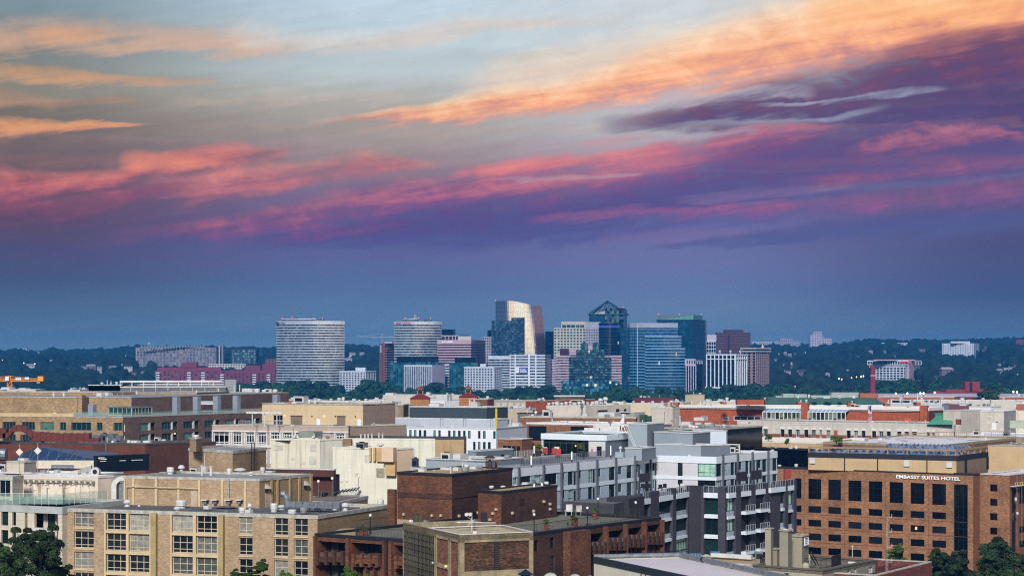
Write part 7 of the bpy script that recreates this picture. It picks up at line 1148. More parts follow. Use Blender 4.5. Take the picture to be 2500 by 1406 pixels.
for t_, n_ in ((A, 10), (B2, 6), (C1, 14), (D, 4), (U, 3), (S1, 8), (S2, 4), (W, 6), (Z, 4), (Gc, 6), (T1, 6), (Nn, 0)): t_.clutter(n_)
# ===== brown brick theatre block with black panels, and the black glass block
bt = mat('umber_brick', '83593c', .85, var=.22, scale=.3, brick=(.5, .16, '684630')); Bt = Bld((1286, 1031), (1560, 1036), (1640, 1032), 440, 'office_building', 'umber brick building with large black window panels and a white edged flat roof', 'building'); rb_ = lrect(Bt.FL, [(1290.5, 1334, 1040, 1075), (1393, 1437, 1041, 1076), (1350, 1380, 1092, 1130)]); Bt.walls(bt, rb_, depth=.3); Bt.roof(roofgrey, .6, capm=memb, caph=.35)
winset(Bt.root, Bt.FL, rb_, dkm, mat('pane_ink', '0a1420', .3, var=.1), nx=1); Bs = Bld((1216, 1070), (1274, 1071.5), (1300, 1069), 445, par=Bt.root, zb=0); Bs.walls(bt, lrect(Bs.FL, [(1226, 1270, 1088, 1130)]), name='low_wing_wall'); Bs.roof(roofgrey, .2, capm=wm, caph=.12); winset(Bt.root, Bs.FL, lrect(Bs.FL, [(1226, 1270, 1088, 1130)]), wm, paneD, nx=4)
V(Bt.root, Bt.z-.1, [(1348, 1031, 3, 8, 'pipe'), (1444, 1032, 3, 5, 'pipe'), (1460, 1031, 3, 8, 'pipe'), (1498, 1034, 3, 7, 'pipe')])
Bq = Bld((1600, 1043), (1745, 1047), (1861, 1038.5), 428, 'office_building', 'black glass building with a cluttered grey membrane roof, behind the condominium', 'office building'); Bq.walls(mat('black_glass_wall', '070b10', .07, .1, var=.3, scale=.1, panels=(2.2, 3.4, .08, .5, '1c2630'))); Bq.roof(roofgrey, .3, capm=cop, caph=.3)
V(Bq.root, Bq.z-.2, [(1650, 1035, 6, 16, 'dish'), (1662, 1034, 12, 12, 'dish'), (1640, 1038, 8, 10, 'dish'), (1678, 1038, 22, 9, 'box'), (1706, 1036, 14, 5, 'box'), (1730, 1036, 16, 5, 'box'), (1710, 1026.5, 26, 8, 'box'), (1820, 1034, 20, 5, 'box'), (1660, 1040, 3, 22, 'pipe')])
V(Bq.root, Bq.z-.2, [(1571, 1030, 16, 18, 'box'), (1585, 1031, 10, 16, 'box')], mat('green_enclosure', '2e4a34', .6)); V(Bq.root, Bq.z-.1, [(1622, 1038, 1, 30, 'pipe')], mat('rust_pipe', '6a4a3a'))
for x0, x1, y in ((1590, 1607, 977), (1614, 1646, 979), (1666, 1688, 1009)): pass
# ===== red brick with white cornice and conservatories, stone front below
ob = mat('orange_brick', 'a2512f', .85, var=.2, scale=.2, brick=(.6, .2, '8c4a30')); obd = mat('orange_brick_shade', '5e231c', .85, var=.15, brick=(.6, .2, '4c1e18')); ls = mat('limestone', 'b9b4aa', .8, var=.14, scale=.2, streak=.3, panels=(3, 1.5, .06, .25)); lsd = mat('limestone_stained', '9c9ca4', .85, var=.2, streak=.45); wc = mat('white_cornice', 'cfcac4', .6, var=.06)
Ls = Bld((1800, 1026), (2328, 1035), (2392, 1031), 600, 'apartment_building', 'long pale limestone front with a row of dark window recesses and a brick red band', 'apartment building'); f = Ls.FL
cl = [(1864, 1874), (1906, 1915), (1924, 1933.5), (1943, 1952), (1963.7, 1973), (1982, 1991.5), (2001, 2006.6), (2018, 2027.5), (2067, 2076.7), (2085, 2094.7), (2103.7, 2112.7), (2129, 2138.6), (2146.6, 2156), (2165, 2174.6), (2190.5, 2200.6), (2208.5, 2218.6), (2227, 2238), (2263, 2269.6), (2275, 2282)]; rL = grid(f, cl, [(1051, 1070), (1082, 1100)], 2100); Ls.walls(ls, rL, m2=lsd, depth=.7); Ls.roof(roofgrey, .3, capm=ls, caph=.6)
for k, r_ in enumerate(rL): window(Ls.root, f, r_, MATS['slot_brown'] if k % 3 else wm, paneM if k % 2 else paneD, nx=2, depth=.6, fw=.1, label='window with a terracotta door leaf' if k == 4 else None)
b = MB(); b.fb(f, f.s(2035.7), f.s(2044.8), rL[0][2]-.6, rL[0][3], 0, .05, ob); b.build('blocked_window', Ls.root)
for l_, r_ in [(1804, 1863.5)]+[(a[1]+.3, c[0]-.3) for a, c in zip(cl, cl[1:])]+[(2282.5, 2327)]: b = MB(); b.fb(f, f.s(l_), f.s(r_), rL[0][2]-.1, rL[0][2]+1.0, 0, .06, mat('band_brick', '80412f', .85)); b.build('brick_band', Ls.root)
b = MB(); b.fb(f, 0, f.len, rL[0][2]-1.7, rL[0][2]-.3, 0, .35, wc); b.build('stone_band', Ls.root)
for r_ in rL[:19]: b = MB(); b.fb(f, r_[0]-.15, r_[1]+.15, r_[3]+.02, r_[3]+.75, 0, .1, wc); b.build('window_lintel', Ls.root)
for l_, r_, z_ in ((2277, 2285, 0), (2293.8, 2303, 0), (2308, 2317, 0)): 
    if l_ > 2290: b = MB(); b.fb(f, f.s(l_), f.s(r_), rL[0][2], rL[0][3], 0, .1, wc); b.build('blind_window', Ls.root)
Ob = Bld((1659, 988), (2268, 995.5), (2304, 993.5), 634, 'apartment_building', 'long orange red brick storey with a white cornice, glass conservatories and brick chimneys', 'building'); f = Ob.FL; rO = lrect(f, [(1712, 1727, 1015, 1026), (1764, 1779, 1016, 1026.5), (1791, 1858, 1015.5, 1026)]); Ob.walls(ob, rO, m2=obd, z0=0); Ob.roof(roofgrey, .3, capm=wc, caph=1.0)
winset(Ob.root, f, rO, MATS['white_trim_far'], paneD, nx=4, fw=.2); b = MB(); b.fb(f, -.5, f.len+.3, Ob.z-.9, Ob.z+.05, 0, .9, wc); b.fb(f, -.3, f.len+.2, Ob.z-1.3, Ob.z-.9, 0, .5, wc); b.build('cornice', Ob.root)
for l_, r_, t_ in ((1642, 1660, 982), (1960, 1977, 983.5), (2249, 2267.5, 989)): b = MB(); b.fb(f, f.s(l_), f.s(r_), 20, f.z(l_, t_), 0, 2.2, ob); b.build('brick_chimney', Ob.root); V(Ob.root, f.z(l_, t_), [((l_+r_)/2, t_-1.5, 7, 7, 'mush')])
for l_, r_ in ((1868, 1959), (1978, 2069)):
    n_ = 9; s0, s1 = f.s(l_), f.s(r_); z0, z1, z2 = f.z(l_, 1024), f.z(l_, 1004.5), f.z(l_, 996); b = MB(); g_ = MB()
    for i in range(n_+1): c = s0+(s1-s0)*i/n_; b.fb(f, c-.11, c+.11, z0, z1, 2.5, 2.75, MATS['white_trim_far']); b.tube(f.P(c, z1, 2.7), f.P(c+.9, z2, .2), .12, MATS['white_trim_far'], 4)
    b.fb(f, s0, s1, z0-.2, z0+.1, 2.4, 2.8, MATS['white_trim_far']); b.fb(f, s0, s1, z1-.12, z1+.12, 2.4, 2.8, MATS['white_trim_far']); cn = b.build('conservatory', Ob.root); g_.poly([f.P(s0, z1, 2.65), f.P(s1, z1, 2.65), f.P(s1+.9, z2, .2), f.P(s0+.9, z2, .2)], mat('sky_glass', '7fa8c8', .08, .4, var=.2, scale=.3)); g_.poly([f.P(s0, z0, 2.5), f.P(s1, z0, 2.5), f.P(s1, z1, 2.5), f.P(s0, z1, 2.5)], mat('room_glass', '232a22', .1, .1, var=.4, scale=.5, mull=(1.6, 9, .8, 'a8b088', 0, 'ffffff', 0))); g_.build('conservatory_glass', cn)
strips(Ob.root, f, [(2208, 2225, 1021, 1034)], mat('coral_panel', 'bf5a3c'), 'coral_panel', .08); b = MB(); gcop = mat('copper_green', '4f9a78', .6, .1, var=.1, scale=.4, panels=(1.1, 90, .14, .45)); Yc = 600
q0, q1, q2, q3 = G(2262, 1036, 603), G(2326, 1036, 598), G(2325, 1016, 606), G(2284, 1016, 610); t0, t1 = q3+Vector((-.4, -.3, 1.0)), q2+Vector((.1, -.3, 1.0)); b.poly([q0, q1, q2, q3], gcop); b.poly([q3, q2, t1, t0], gcop); b.poly([q1, q1+Vector((0, 9, 0)), q2+Vector((0, 3, 0)), q2], gcop); b.poly([t0, t1, t1+Vector((0, 3, 0)), t0+Vector((0, 3, 0))], gcop); b.build('green_roof', Ls.root)
V(Ob.root, Ob.z, [(1689, 987, 4, 9, 'pipe'), (1710, 987, 5, 9, 'pipe'), (1719, 987, 5, 9, 'pipe'), (1667, 986, 6, 9, 'dish'), (1655, 984, 5, 8, 'can'), (1735, 987, 3, 6, 'pipe')])
for l_, r_, t_, b_ in ((1762, 1774, 981, 986), (1800, 1868, 976, 988), (1948, 1962, 981, 988), (2071, 2090, 983, 990), (2162, 2174, 985, 991), (2237, 2248, 982, 990), (1866, 1869, 975, 988)): b = MB(); Yb = 655; b.prism([(G(l_, 0, Yb).x, Yb), (G(r_, 0, Yb).x, Yb), (G(r_, 0, Yb).x, Yb+5), (G(l_, 0, Yb).x, Yb+5)], G(0, b_, Yb).z, G(0, t_, Yb).z, ob); b.build('roof_house' if r_-l_ > 30 else 'brick_stack', Ob.root); V(Ob.root, G(0, t_, Yb).z, [((l_+r_)/2, t_+.5, 5, 5)]) if r_-l_ < 30 else None
p = G(2340, 1036, 590); b = MB(); b.box(p, 1.5, 1.3, 1.7, mat('ox_brick', '6e3226'), -.5); b.build('brick_stack', Ls.root)
# ===== hotel with the lettered sign
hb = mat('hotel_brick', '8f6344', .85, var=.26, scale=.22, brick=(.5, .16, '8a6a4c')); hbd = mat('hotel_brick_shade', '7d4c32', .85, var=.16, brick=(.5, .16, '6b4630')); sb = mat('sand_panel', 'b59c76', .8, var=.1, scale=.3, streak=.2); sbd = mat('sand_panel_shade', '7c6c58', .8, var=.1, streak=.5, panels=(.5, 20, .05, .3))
Hh = Bld((1880, 1139.5), (2376, 1157.5), (2392, 1155.5), 386, 'hotel', 'tan brick hotel with rows of black windows and white lettering near its roof', 'hotel'); f = Hh.FL
cH = [(1941, 1956.5), (1973.4, 2004.7), (2022, 2053), (2071, 2103), (2121, 2153.7), (2171.7, 2204.5), (2223, 2256.7), (2275.8, 2309.6)]; rt = grid(f, cH, [(1168.5, 1218)], 1990); rs = grid(f, cH, [(1235, 1251), (1268.5, 1284.5), (1301.5, 1318), (1335, 1352), (1369, 1386), (1402, 1420)], 1990); stp_ = [(f.s(2328.7), f.s(2362.5), 3, f.z(2345, 1182))]
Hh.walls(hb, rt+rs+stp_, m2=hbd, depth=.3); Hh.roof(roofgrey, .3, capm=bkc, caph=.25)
winset(Hh.root, f, rt, dkm, paneB, nx=3, nz=3, depth=.25, fw=.06); winset(Hh.root, f, rs, dkm, paneB, nx=3, depth=.25, fw=.06); window(Hh.root, f, stp_[0], mat('blue_mullion', '1a2c34', .4, .3), paneB, nx=3, nz=12, depth=.25, fw=.1)
for r_ in rt:
    for i in range(3): b = MB(); c = r_[0]+(r_[1]-r_[0])*(i+.5)/3; b.fb(f, c-.03, c+.03, r_[2]-1.3, r_[2]-.1, 0, .03, hbd); b.build('brick_joint', Hh.root)
for t_ in (1256, 1290, 1324, 1358): b = MB(); z = f.z(1990, t_); b.fb(f, 0, f.len, z, z+.07, 0, .04, hbd); b.build('brick_course', Hh.root)
for px in (1964, 2062, 2162, 2267): b = MB(); s_ = f.s(px); b.fb(f, s_-.04, s_+.04, 2, Hh.z-.2, 0, .05, hbd); b.build('brick_joint', Hh.root)
text('EMBASSY SUITES HOTEL', f, f.s(2188), f.z(2188, 1166.3), 1.0, mat('sign_letter', 'eef0f6', .4, emit=.2), Hh.root, 'lettering', wid=f.s(2344)-f.s(2188), o=.2, bold=.008)
b = MB(); s_ = rs[8+6][0]+.9; r_ = rs[8+6]; [b.fb(f, r_[0]+x, r_[0]+x+.12, r_[2]+.5, r_[2]+1.1, -.22, -.18, MATS['warm_lamp']) for x in (.95, 1.25)]; b.build('lit_lamp', Hh.root)
Hs = Bld((2392, 1155.5), (2465, 1158.5), (2560, 1148), 388, par=Hh.root, zb=0); f2 = Hs.FL; rw = grid(f2, [(2417, 2435)], [(1182, 1199), (1217, 1234), (1252, 1269), (1287, 1304), (1322, 1339), (1357, 1374)], 2426); f3 = Hs.FR; r3 = lrect(f3, [(2470, 2481, 1185, 1420)])+[(f3.s(2489), f3.s(2530), f3.z(2489, t_+h), f3.z(2489, t_)) for t_, h in ((1182, 48), (1285, 16), (1320, 16), (1355, 16))]
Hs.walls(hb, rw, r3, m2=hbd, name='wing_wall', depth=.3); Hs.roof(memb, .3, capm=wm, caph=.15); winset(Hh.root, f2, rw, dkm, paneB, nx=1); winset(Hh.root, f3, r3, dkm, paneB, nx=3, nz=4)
Ph = Bld((1973, 1104), (2335, 1112.5), (2412, 1103), 391, par=Hh.root, zb=Hh.z-.2); Ph.walls(sb, m2=sbd, name='penthouse_wall'); Ph.roof(roofgrey, .1, capm=bkc, caph=1.05); f = Ph.FL
strips(Hh.root, f, [(2061.5, 2063.5, None, None), (2142, 2144, None, None), (2262.5, 2264.5, None, None)], dkm, 'downpipe', .25, Ph.zb, Ph.z-1); strips(Hh.root, Ph.FR, [(2355, 2358, None, None), (2408, 2411, None, None)], dkm, 'downpipe', .3, Ph.zb, Ph.z-1)
for px, py in ((1984, 1124), (2214, 1131), (2318, 1134)): b = MB(); s_, z = f.s(px), f.z(px, py); b.fb(f, s_-.6, s_+.6, z-.6, z+.6, 0, .35, wm); b.build('vent_box', Hh.root)
rm = mat('tan_steel', '8f7a60', .7, var=.1); zp = Ph.z; b = MB(); 
for px in list(range(1974, 2336, 48)): s_ = f.s(px+.5); b.fb(f, s_-.14, s_+.14, zp-.1, zp+1.25, -.4, -.1, rm)
b.fb(f, 0, f.len, zp+1.0, zp+1.35, -.45, -.05, rm); ff = Ph.FR
for i in range(6): s_ = .2+(ff.len-.4)*i/5; b.fb(ff, s_-.14, s_+.14, zp-.1, zp+1.25, -.4, -.1, rm)
b.fb(ff, 0, ff.len, zp+1.0, zp+1.35, -.45, -.05, rm); b.build('roof_frame', Hh.root)
sk = mat('skylight_glass', '6f88a8', .1, .5, var=.2, scale=.5, rnd=('8aa0bc', '5c7494')); b = MB(); b.hexa([(-1, -1, 0), (1, -1, 0), (1, 1, 0), (-1, 1, 0)], [(-.02, -.02, 1), (.02, -.02, 1), (.02, .02, 1), (-.02, .02, 1)], sk); s0_ = b.build('skylight', None); s0_.data.transform(__import__('mathutils').Matrix.Translation(s0_.location)); skm = s0_.data; bpy.data.objects.remove(s0_); cnt = 0; an = math.atan2(f.d.y, f.d.x)
for j in range(5):
    for i in range(20):
        t_ = i/19; q = Vector(f.p(f.len*(.02+.96*t_) if j == 0 else f.len*(.46+.52*t_), -1.6-j*3.0)); 
        if cnt >= 100: break
        o = bpy.data.objects.new('skylight', skm); COL.objects.link(o); o.parent = Hh.root; o.location = Vector((q.x, q.y, zp-.1+(.25*j)))-Vector(Hh.root.location); o.scale = (.95, 1.3, .95); o.rotation_euler = (0, 0, an); cnt += 1
Tw = Bld((2412, 1087), (2540, 1086), (2600, 1080), 425, 'hotel_annex', 'plain sand coloured rear block to the right of the sawtooth skylights', 'building'); Tw.walls(sb); Tw.roof(roofgrey, .2, capm=cop, caph=.15)
r_ = root('work_platform', 'white suspended work platform on ropes hanging down the hotel corner at right', 'work platform', tuple(Hs.FR.P(Hs.FR.s(2480), Hs.z, 1))); f = Hs.FR; z = f.z(2475, 1186); b = MB(); b.fb(f, f.s(2463), f.len*.95, z, z+.18, .3, 1.2, wm); b.build('platform', r_); b = MB(); [b.fb(f, f.s(px), f.s(px)+.06, z+.18, z+.9, 1.1, 1.2, MATS['yellow_paint']) for px in range(2466, 2500, 6)]; b.tube(f.P(f.s(2464), z+.85, 1.15), f.P(f.len*.9, z+.85, 1.15), .03, wm, 4); b.build('guard_rail', r_); b = MB(); [b.tube(f.P(f.s(px), Hs.z+.4, 1), f.P(f.s(px), 18, 1), .03, cop, 4) for px in (2472, 2484)]; b.build('rope', r_)
for px, py, hp in ((2468, 1218, 10), (2472, 1252, 8), (2492, 1262, 26)): b = MB(); s_, z = f.s(px), f.z(px, py); k = 390/F; b.lathe(f.P(s_, z-hp*k/2, 1.1), [(.12, 0), (.28, hp*k*.3), (.3, hp*k*.7), (.1, hp*k)], wm, 7); o = b.build('white_bundle'); tag(o, {2468: 'small white cloth bundle hanging highest on the hotel ropes', 2472: 'small white cloth bundle in the middle of the hotel ropes', 2492: 'long white cloth bundle hanging on the rightmost hotel rope'}[px], 'cloth bundle')
# low roof strip between hotel and condominium, planted beds
Lr = Bld((1860, 1150), (1972, 1151), (1976, 1150), 420, 'service_building', 'low white membrane roof with small vents between the condominium and the hotel penthouse', 'building'); Lr.walls(hb); Lr.roof(memb, .2, capm=wm); V(Lr.root, Lr.z, [(1903, 1140, 9, 6, 'can'), (1944, 1140, 9, 8, 'can')]); b = MB(); p = AZ(1922, 1160, 31); b.box(G(1922, 1172, 372), 1.3, 1.2, 2.3, mat('oxide_red', '8a3028'), 0); b.build('red_box', Lr.root)
Dk = Bld((1790, 1090), (1975, 1097), (1990, 1095), 436, 'office_building', 'dark low glass fronted block behind the hotel penthouse', 'building'); Dk.walls(MATS['black_glass_wall']); Dk.roof(roofgrey, .2, capm=bkc)
Pl = Bld((1840, 1076), (1992, 1080), (2030, 1079), 470, 'planted_terrace', 'long low tan terrace wall with shrubs in front of the limestone building', 'terrace'); Pl.walls(sb); Pl.roof(gravel_t, .1, capm=wc); 
b_bush = leafmat('bush_leaves', '1c3412', '5a7424', 1.2)
def bush(px, py, z, w_, h, label): 
    p = AZ(px, py, z); k = p.y/F; r = w_*k/2; hh = h*k; C = np.array([[rng.uniform(-.6, .6)*r, rng.uniform(-.5, .5)*r, hh*(.3+.5*rng.random())] for _ in range(9)]); Q = np.full((9, 3), r*.42); Q[:, 2] = hh*.3; v, f_ = leaves(C, Q, 1500, r*.07); r_ = root('shrub', label, 'shrub', tuple(p)); o = bpy.data.objects.new('foliage', numesh('foliage', v, f_, b_bush)); COL.objects.link(o); o.parent = r_; b = MB(); b.tube(p, p+Vector((0, 0, hh*.5)), r*.08, bark, 5); b.build('stem', r_)
bush(1876, 1076, Pl.z, 20, 15, 'dark shrub at the left end of the tan terrace wall'); bush(1920, 1086, Pl.z, 18, 16, 'light green spiky shrub in the middle of the tan terrace wall'); bush(2042, 1083, Pl.z, 34, 18, 'biggest green shrub, before the blocked window of the limestone front')
Pr = Bld((2010, 1078), (2300, 1086), (2480, 1068), 452, 'low_building', 'low brick and concrete parapets with an aged concrete ledge behind the sawtooth skylights', 'building'); Pr.walls(mat('dusty_brick', '7c5c48', .85, var=.2, streak=.3)); Pr.roof(memb, .3, capm=con, caph=.6); V(Pr.root, Pr.z-.2, [(2098, 1074, 38, 6, 'box'), (2150, 1074, 10, 5, 'box')]); rail(Pr.root, [AZ(2190, 1072, Pr.z), AZ(2330, 1066, Pr.z), AZ(2480, 1066, Pr.z)], 1.4, rm, 3.2, r=.09)
Rw = Bld((2330, 1060), (2540, 1066), (2600, 1060), 500, 'low_building', 'broad flat white roof with a kerb in the right background', 'building'); Rw.walls(con); Rw.roof(memb, .3, capm=wp, caph=.2); V(Rw.root, Rw.z-.2, [(2440, 1062, 12, 5, 'mush'), (2466, 1062, 1, 18, 'pipe')])
for t_, n_ in ((Bt, 12), (Bq, 16), (Ls, 12), (Ob, 12), (Rw, 10), (Pr, 8), (Tw, 6), (Lr, 4), (Dk, 6)): t_.clutter(n_)
# right background
wgy = mat('white_weathered', 'bdb6aa', .85, var=.1, scale=.2, streak=.35)
for i, (L_, C__, R_, Y, m, m2, lb) in enumerate([((2393, 1003), (2451, 1003.5), (2480, 1001), 560, wgy, lsd, 'pale flat roofed block with a door and a round light, upper right'), ((2303, 1001), (2345, 1002), (2396, 1000), 600, wgy, wgy, 'pale stained wall block between the green copper roof and the block with a door'), ((2474, 1002), (2540, 1002), (2580, 1001), 590, st, st, 'pale block cut off by the right edge above the big air conditioner')]):
    t_ = Bld(L_, C__, R_, Y, 'low_building', lb, 'building'); t_.walls(m, m2=m2); t_.roof(roofgrey, .2, capm=wm, caph=.2)
    if i == 0:
        Dd = t_; doors(t_.root, t_.FL, [(2422, 2432, 1032, 1049)], wp); strips(t_.root, t_.FL, [(2398, 2404, 1024, 1028), (2410, 2419, 1014, 1020), (2410, 2419, 1030, 1036)], MATS['patched_panel'], 'vent_panel', .06); b = MB(); b.lathe(t_.FL.P(t_.FL.s(2434), t_.FL.z(2434, 1028), .2), [(.1, -.3), (.35, 0), (.1, .3)], wm, 8); b.build('wall_light', t_.root)
p = G(2466, 1047, 540); r_ = root('air_conditioner', 'large pale green air conditioning unit with two dark grilles at the right edge', 'air conditioner', tuple(p)); b = MB(); b.box(p+Vector((2.6, 1, .3)), 6.0, 2.4, 2.2, mat('mint_metal', 'a8b2a0', .5), .12); b.build('housing', r_); b = MB(); [b.box(p+Vector((x, -.25+x*.12, .6)), .7, .08, 1.5, dkm, .12) for x in (.3, 1.3)]; b.build('grille', r_); b = MB(); [b.box(p+Vector((x, 1, 0)), .2, 2, .3, dkm) for x in (.2, 4.6)]; b.build('base_rail', r_)
# ===== background rooftops under the tree belt
def low(L_, C__, R_, Y, m, label, m2=None, cap=None, items=(), cat='building', roofm=None, name='low_building', zb=0):
    t_ = Bld(L_, C__, R_, Y, name, label, cat, zb=zb); t_.walls(m, m2=m2); t_.roof(roofm or roofgrey, .2, capm=cap or wm, caph=.25); t_.clutter(4, dz=-.2, small=1.3); V(t_.root, t_.z-.1, items); return t_
rbk = mat('rosy_brick', '9a5a44', .85, var=.15); mar = mat('maroon_wall', '5e2026', .8, var=.12, scale=.1); crw = mat('cream_wall', 'c4b698', .8, var=.08); gyw = mat('grey_louvre', '8b9096', .6, .1, var=.08, lines=(.5, .3, .3)); dgw = mat('grey_screen', '5c6064', .6, .1, panels=(4, 9, .25, .6, 'b0b4b8')); bgl = mat('bluish_glass_far', '3c5a6c', .3, .2)
low((-60, 950), (87, 951), (110, 950), 760, wgy, 'long white low building behind the crane at the far left', items=[(20, 950, 26, 5, 'box'), (60, 950, 22, 3, 'box'), (38, 958, 14, 5, 'box')])
low((166, 951), (195, 951.5), (222, 950.5), 720, wp, 'small white building with two dark windows left of the grey louvred plant screen', items=[(175, 951, 5, 4, 'box'), (206, 951, 10, 4, 'box')])
t = low((217, 939), (288, 939), (334, 939), 640, gyw, 'grey louvred plant screen with white rooftop domes, upper left', items=[(271, 938, 5, 4, 'can'), (285, 938, 7, 6, 'can'), (262, 938, 2, 9, 'pipe')], name='plant_screen')
t = low((294, 944), (552, 943), (572, 936), 610, dgw, 'long grey panelled roof screen with a white framed gallery, upper left', name='plant_screen'); b = MB(); f = t.FL; b.fb(f, 0, f.len*.97, t.z+1.3, t.z+1.9, -8, -7, wm); [b.fb(f, f.len*k/9, f.len*k/9+.25, t.z, t.z+1.3, -7.6, -7.2, wm) for k in range(9)]; b.build('gallery_frame', t.root); b = MB(); b.prism([f.p(f.len, -3), f.p(f.len+3.6, -3), f.p(f.len+3.6, -9), f.p(f.len, -9)], t.z-3, t.z+2.2, gyw); b.build('end_box', t.root)
t = low((935, 964), (1122, 965), (1145, 963), 900, wgy, 'long white flat roofed building behind the dark slate attic', items=[(955, 964, 22, 5, 'box'), (1046, 964, 9, 7, 'box'), (1092, 963, 4, 4, 'can'), (1085, 978, 30, 14, 'box'), (940, 984, 4, 10, 'dish')])
t = low((1023, 974), (1085, 975), (1130, 974), 820, wp, 'white equipment roof with tanks before the long white building', items=[(1045, 976, 40, 6, 'box'), (1066, 978, 26, 6, 'box'), (1096, 974, 12, 12, 'hvac')])
low((934, 985), (985, 987), (1001, 985), 600, mat('tan_flat', '8f8066'), 'low tan brown roof with a small pipe arch, left of the dark slate attic', m2=mat('brown_dark_wall', '4c382c'), items=[(972, 985, 12, 6, 'box')])
def cupola(px, py, Y, w_, label):
    p = G(px, py, Y); k = Y/F; r_ = root('bell_cupola', label, 'cupola', (p.x, p.y, p.z-6)); W_ = w_*k/2; rr = mat('red_tile', '6e1626', .7, var=.15); ob2 = mat('ochre_stone', '9c6a38', .8, var=.2); b = MB(); b.hexa([(p.x-W_, p.y-W_, p.z), (p.x+W_, p.y-W_, p.z), (p.x+W_, p.y+W_, p.z), (p.x-W_, p.y+W_, p.z)], [(p.x-W_*.2, p.y-W_*.2, p.z+W_*.42), (p.x+W_*.2, p.y-W_*.2, p.z+W_*.42), (p.x+W_*.2, p.y+W_*.2, p.z+W_*.42), (p.x-W_*.2, p.y+W_*.2, p.z+W_*.42)], rr); b.build('roof', r_)
    b = MB(); c = W_*.3; z0 = p.z+W_*.25; [b.box((p.x+x*c*.82, p.y+y*c*.82, z0), c*.36, c*.36, c*2.1, ob2) for x in (-1, 1) for y in (-1, 1)]; b.box((p.x, p.y, z0), c*1.9, c*1.9, c*.5, ob2)
    for a0 in range(6): t0, t1 = math.pi*a0/6, math.pi*(a0+1)/6; [b.hexa([(p.x+math.cos(t0)*c*.6, p.y+y, z0+c*1.5+math.sin(t0)*c*.6), (p.x+math.cos(t1)*c*.6, p.y+y, z0+c*1.5+math.sin(t1)*c*.6), (p.x+math.cos(t1)*c, p.y+y, z0+c*1.6+math.sin(t1)*c*.9), (p.x+math.cos(t0)*c, p.y+y, z0+c*1.6+math.sin(t0)*c*.9)], [(p.x+math.cos(t0)*c*.6, p.y+y+c*.3, z0+c*1.5+math.sin(t0)*c*.6), (p.x+math.cos(t1)*c*.6, p.y+y+c*.3, z0+c*1.5+math.sin(t1)*c*.6), (p.x+math.cos(t1)*c, p.y+y+c*.3, z0+c*1.6+math.sin(t1)*c*.9), (p.x+math.cos(t0)*c, p.y+y+c*.3, z0+c*1.6+math.sin(t0)*c*.9)], ob2) for y in (-c, c*.7)]
    b.build('arcade', r_); b = MB(); z1 = z0+c*2.35; b.hexa([(p.x-c*1.2, p.y-c*1.2, z1), (p.x+c*1.2, p.y-c*1.2, z1), (p.x+c*1.2, p.y+c*1.2, z1), (p.x-c*1.2, p.y+c*1.2, z1)], [(p.x-.1, p.y-c*.9, z1+c*.7), (p.x+.1, p.y-c*.9, z1+c*.7), (p.x+.1, p.y+c*.9, z1+c*.7), (p.x-.1, p.y+c*.9, z1+c*.7)], rr); b.build('cupola_roof', r_)
    b = MB(); b.box((p.x, p.y, p.z-6), W_*1.8, W_*1.8, 6, ob2); b.build('base', r_); return r_
cupola(1026, 972, 760, 52, 'arched stone cupola on a low dark red roof, the left one of two'); cupola(1143, 968, 740, 48, 'arched stone cupola on a dark red roof, right one with ochre walls below')
b = MB(); b.prism([(G(1010, 0, 752).x, 752), (G(1060, 0, 752).x, 752), (G(1060, 0, 758).x, 758), (G(1010, 0, 758).x, 758)], 20, G(0, 973, 752).z, wp); 
low((1148, 973), (1190, 974), (1206, 972), 730, bt, 'orange brown brick block beside the ochre cupola', m2=ob, items=[(1160, 990, 20, 8, 'box')])
low((1175, 977), (1300, 978), (1330, 976), 860, mat('pale_colonnade', 'b8b0a0', .8, panels=(3.2, 9, .9, .5, '5c6470')), 'long pale building with dark bays under a flat overhanging roof', items=[(1196, 977, 6, 3, 'can'), (1237, 977, 5, 4, 'can'), (1265, 977, 4, 4, 'can'), (1226, 977, 5, 4, 'can')], cap=cop)
low((1240, 997), (1300, 999), (1310, 997), 720, crw, 'low cream terrace building behind the blue parasol', m2=crw, items=[(1262, 996, 14, 6, 'box'), (1276, 996, 8, 6, 'can')])
t = low((1283, 978), (1334, 977), (1452, 973), 800, ob, 'orange brick block with pale overhanging flat roofs in the middle background', m2=mat('orange_brick_mid', '96492c', .85), cap=cop, items=[(1318, 977, 9, 5, 'box'), (1326, 977, 5, 7, 'can')]); b = MB(); b.prism([(G(1356, 0, 815).x, 815), (G(1424, 0, 815).x, 815), (G(1420, 0, 830).x, 830), (G(1360, 0, 830).x, 830)], t.z-.5, G(0, 968, 815).z, crw); b.prism([(G(1352, 0, 813).x, 813), (G(1428, 0, 813).x, 813), (G(1428, 0, 834).x, 834), (G(1352, 0, 834).x, 834)], G(0, 968, 815).z, G(0, 966.5, 815).z, wm); b.build('upper_storey', t.root)
t = low((1334, 990), (1430, 990), (1540, 987), 660, wgy, 'weathered white building crowded with round exhaust fans on its roof', m2=wgy); V(t.root, t.z-.1, [(1340+i*10.5, 989-i*.2, 9, 6+3*((i*7) % 3)/2, ('can', 'mush', 'box', 'can')[i % 4]) for i in range(10)]+[(1447, 987, 10, 7, 'can'), (1458, 986, 10, 8, 'box'), (1466, 985, 12, 13, 'mush'), (1478, 984, 14, 15, 'mush'), (1500, 986, 9, 6, 'can'), (1509, 986, 9, 6, 'can'), (1518, 986, 14, 6, 'box')]); strips(t.root, t.FR, [(1459, 1483, 1001, 1008), (1504, 1512, 998, 1006), (1523, 1529, 998, 1006)], dkm, 'window', .05)
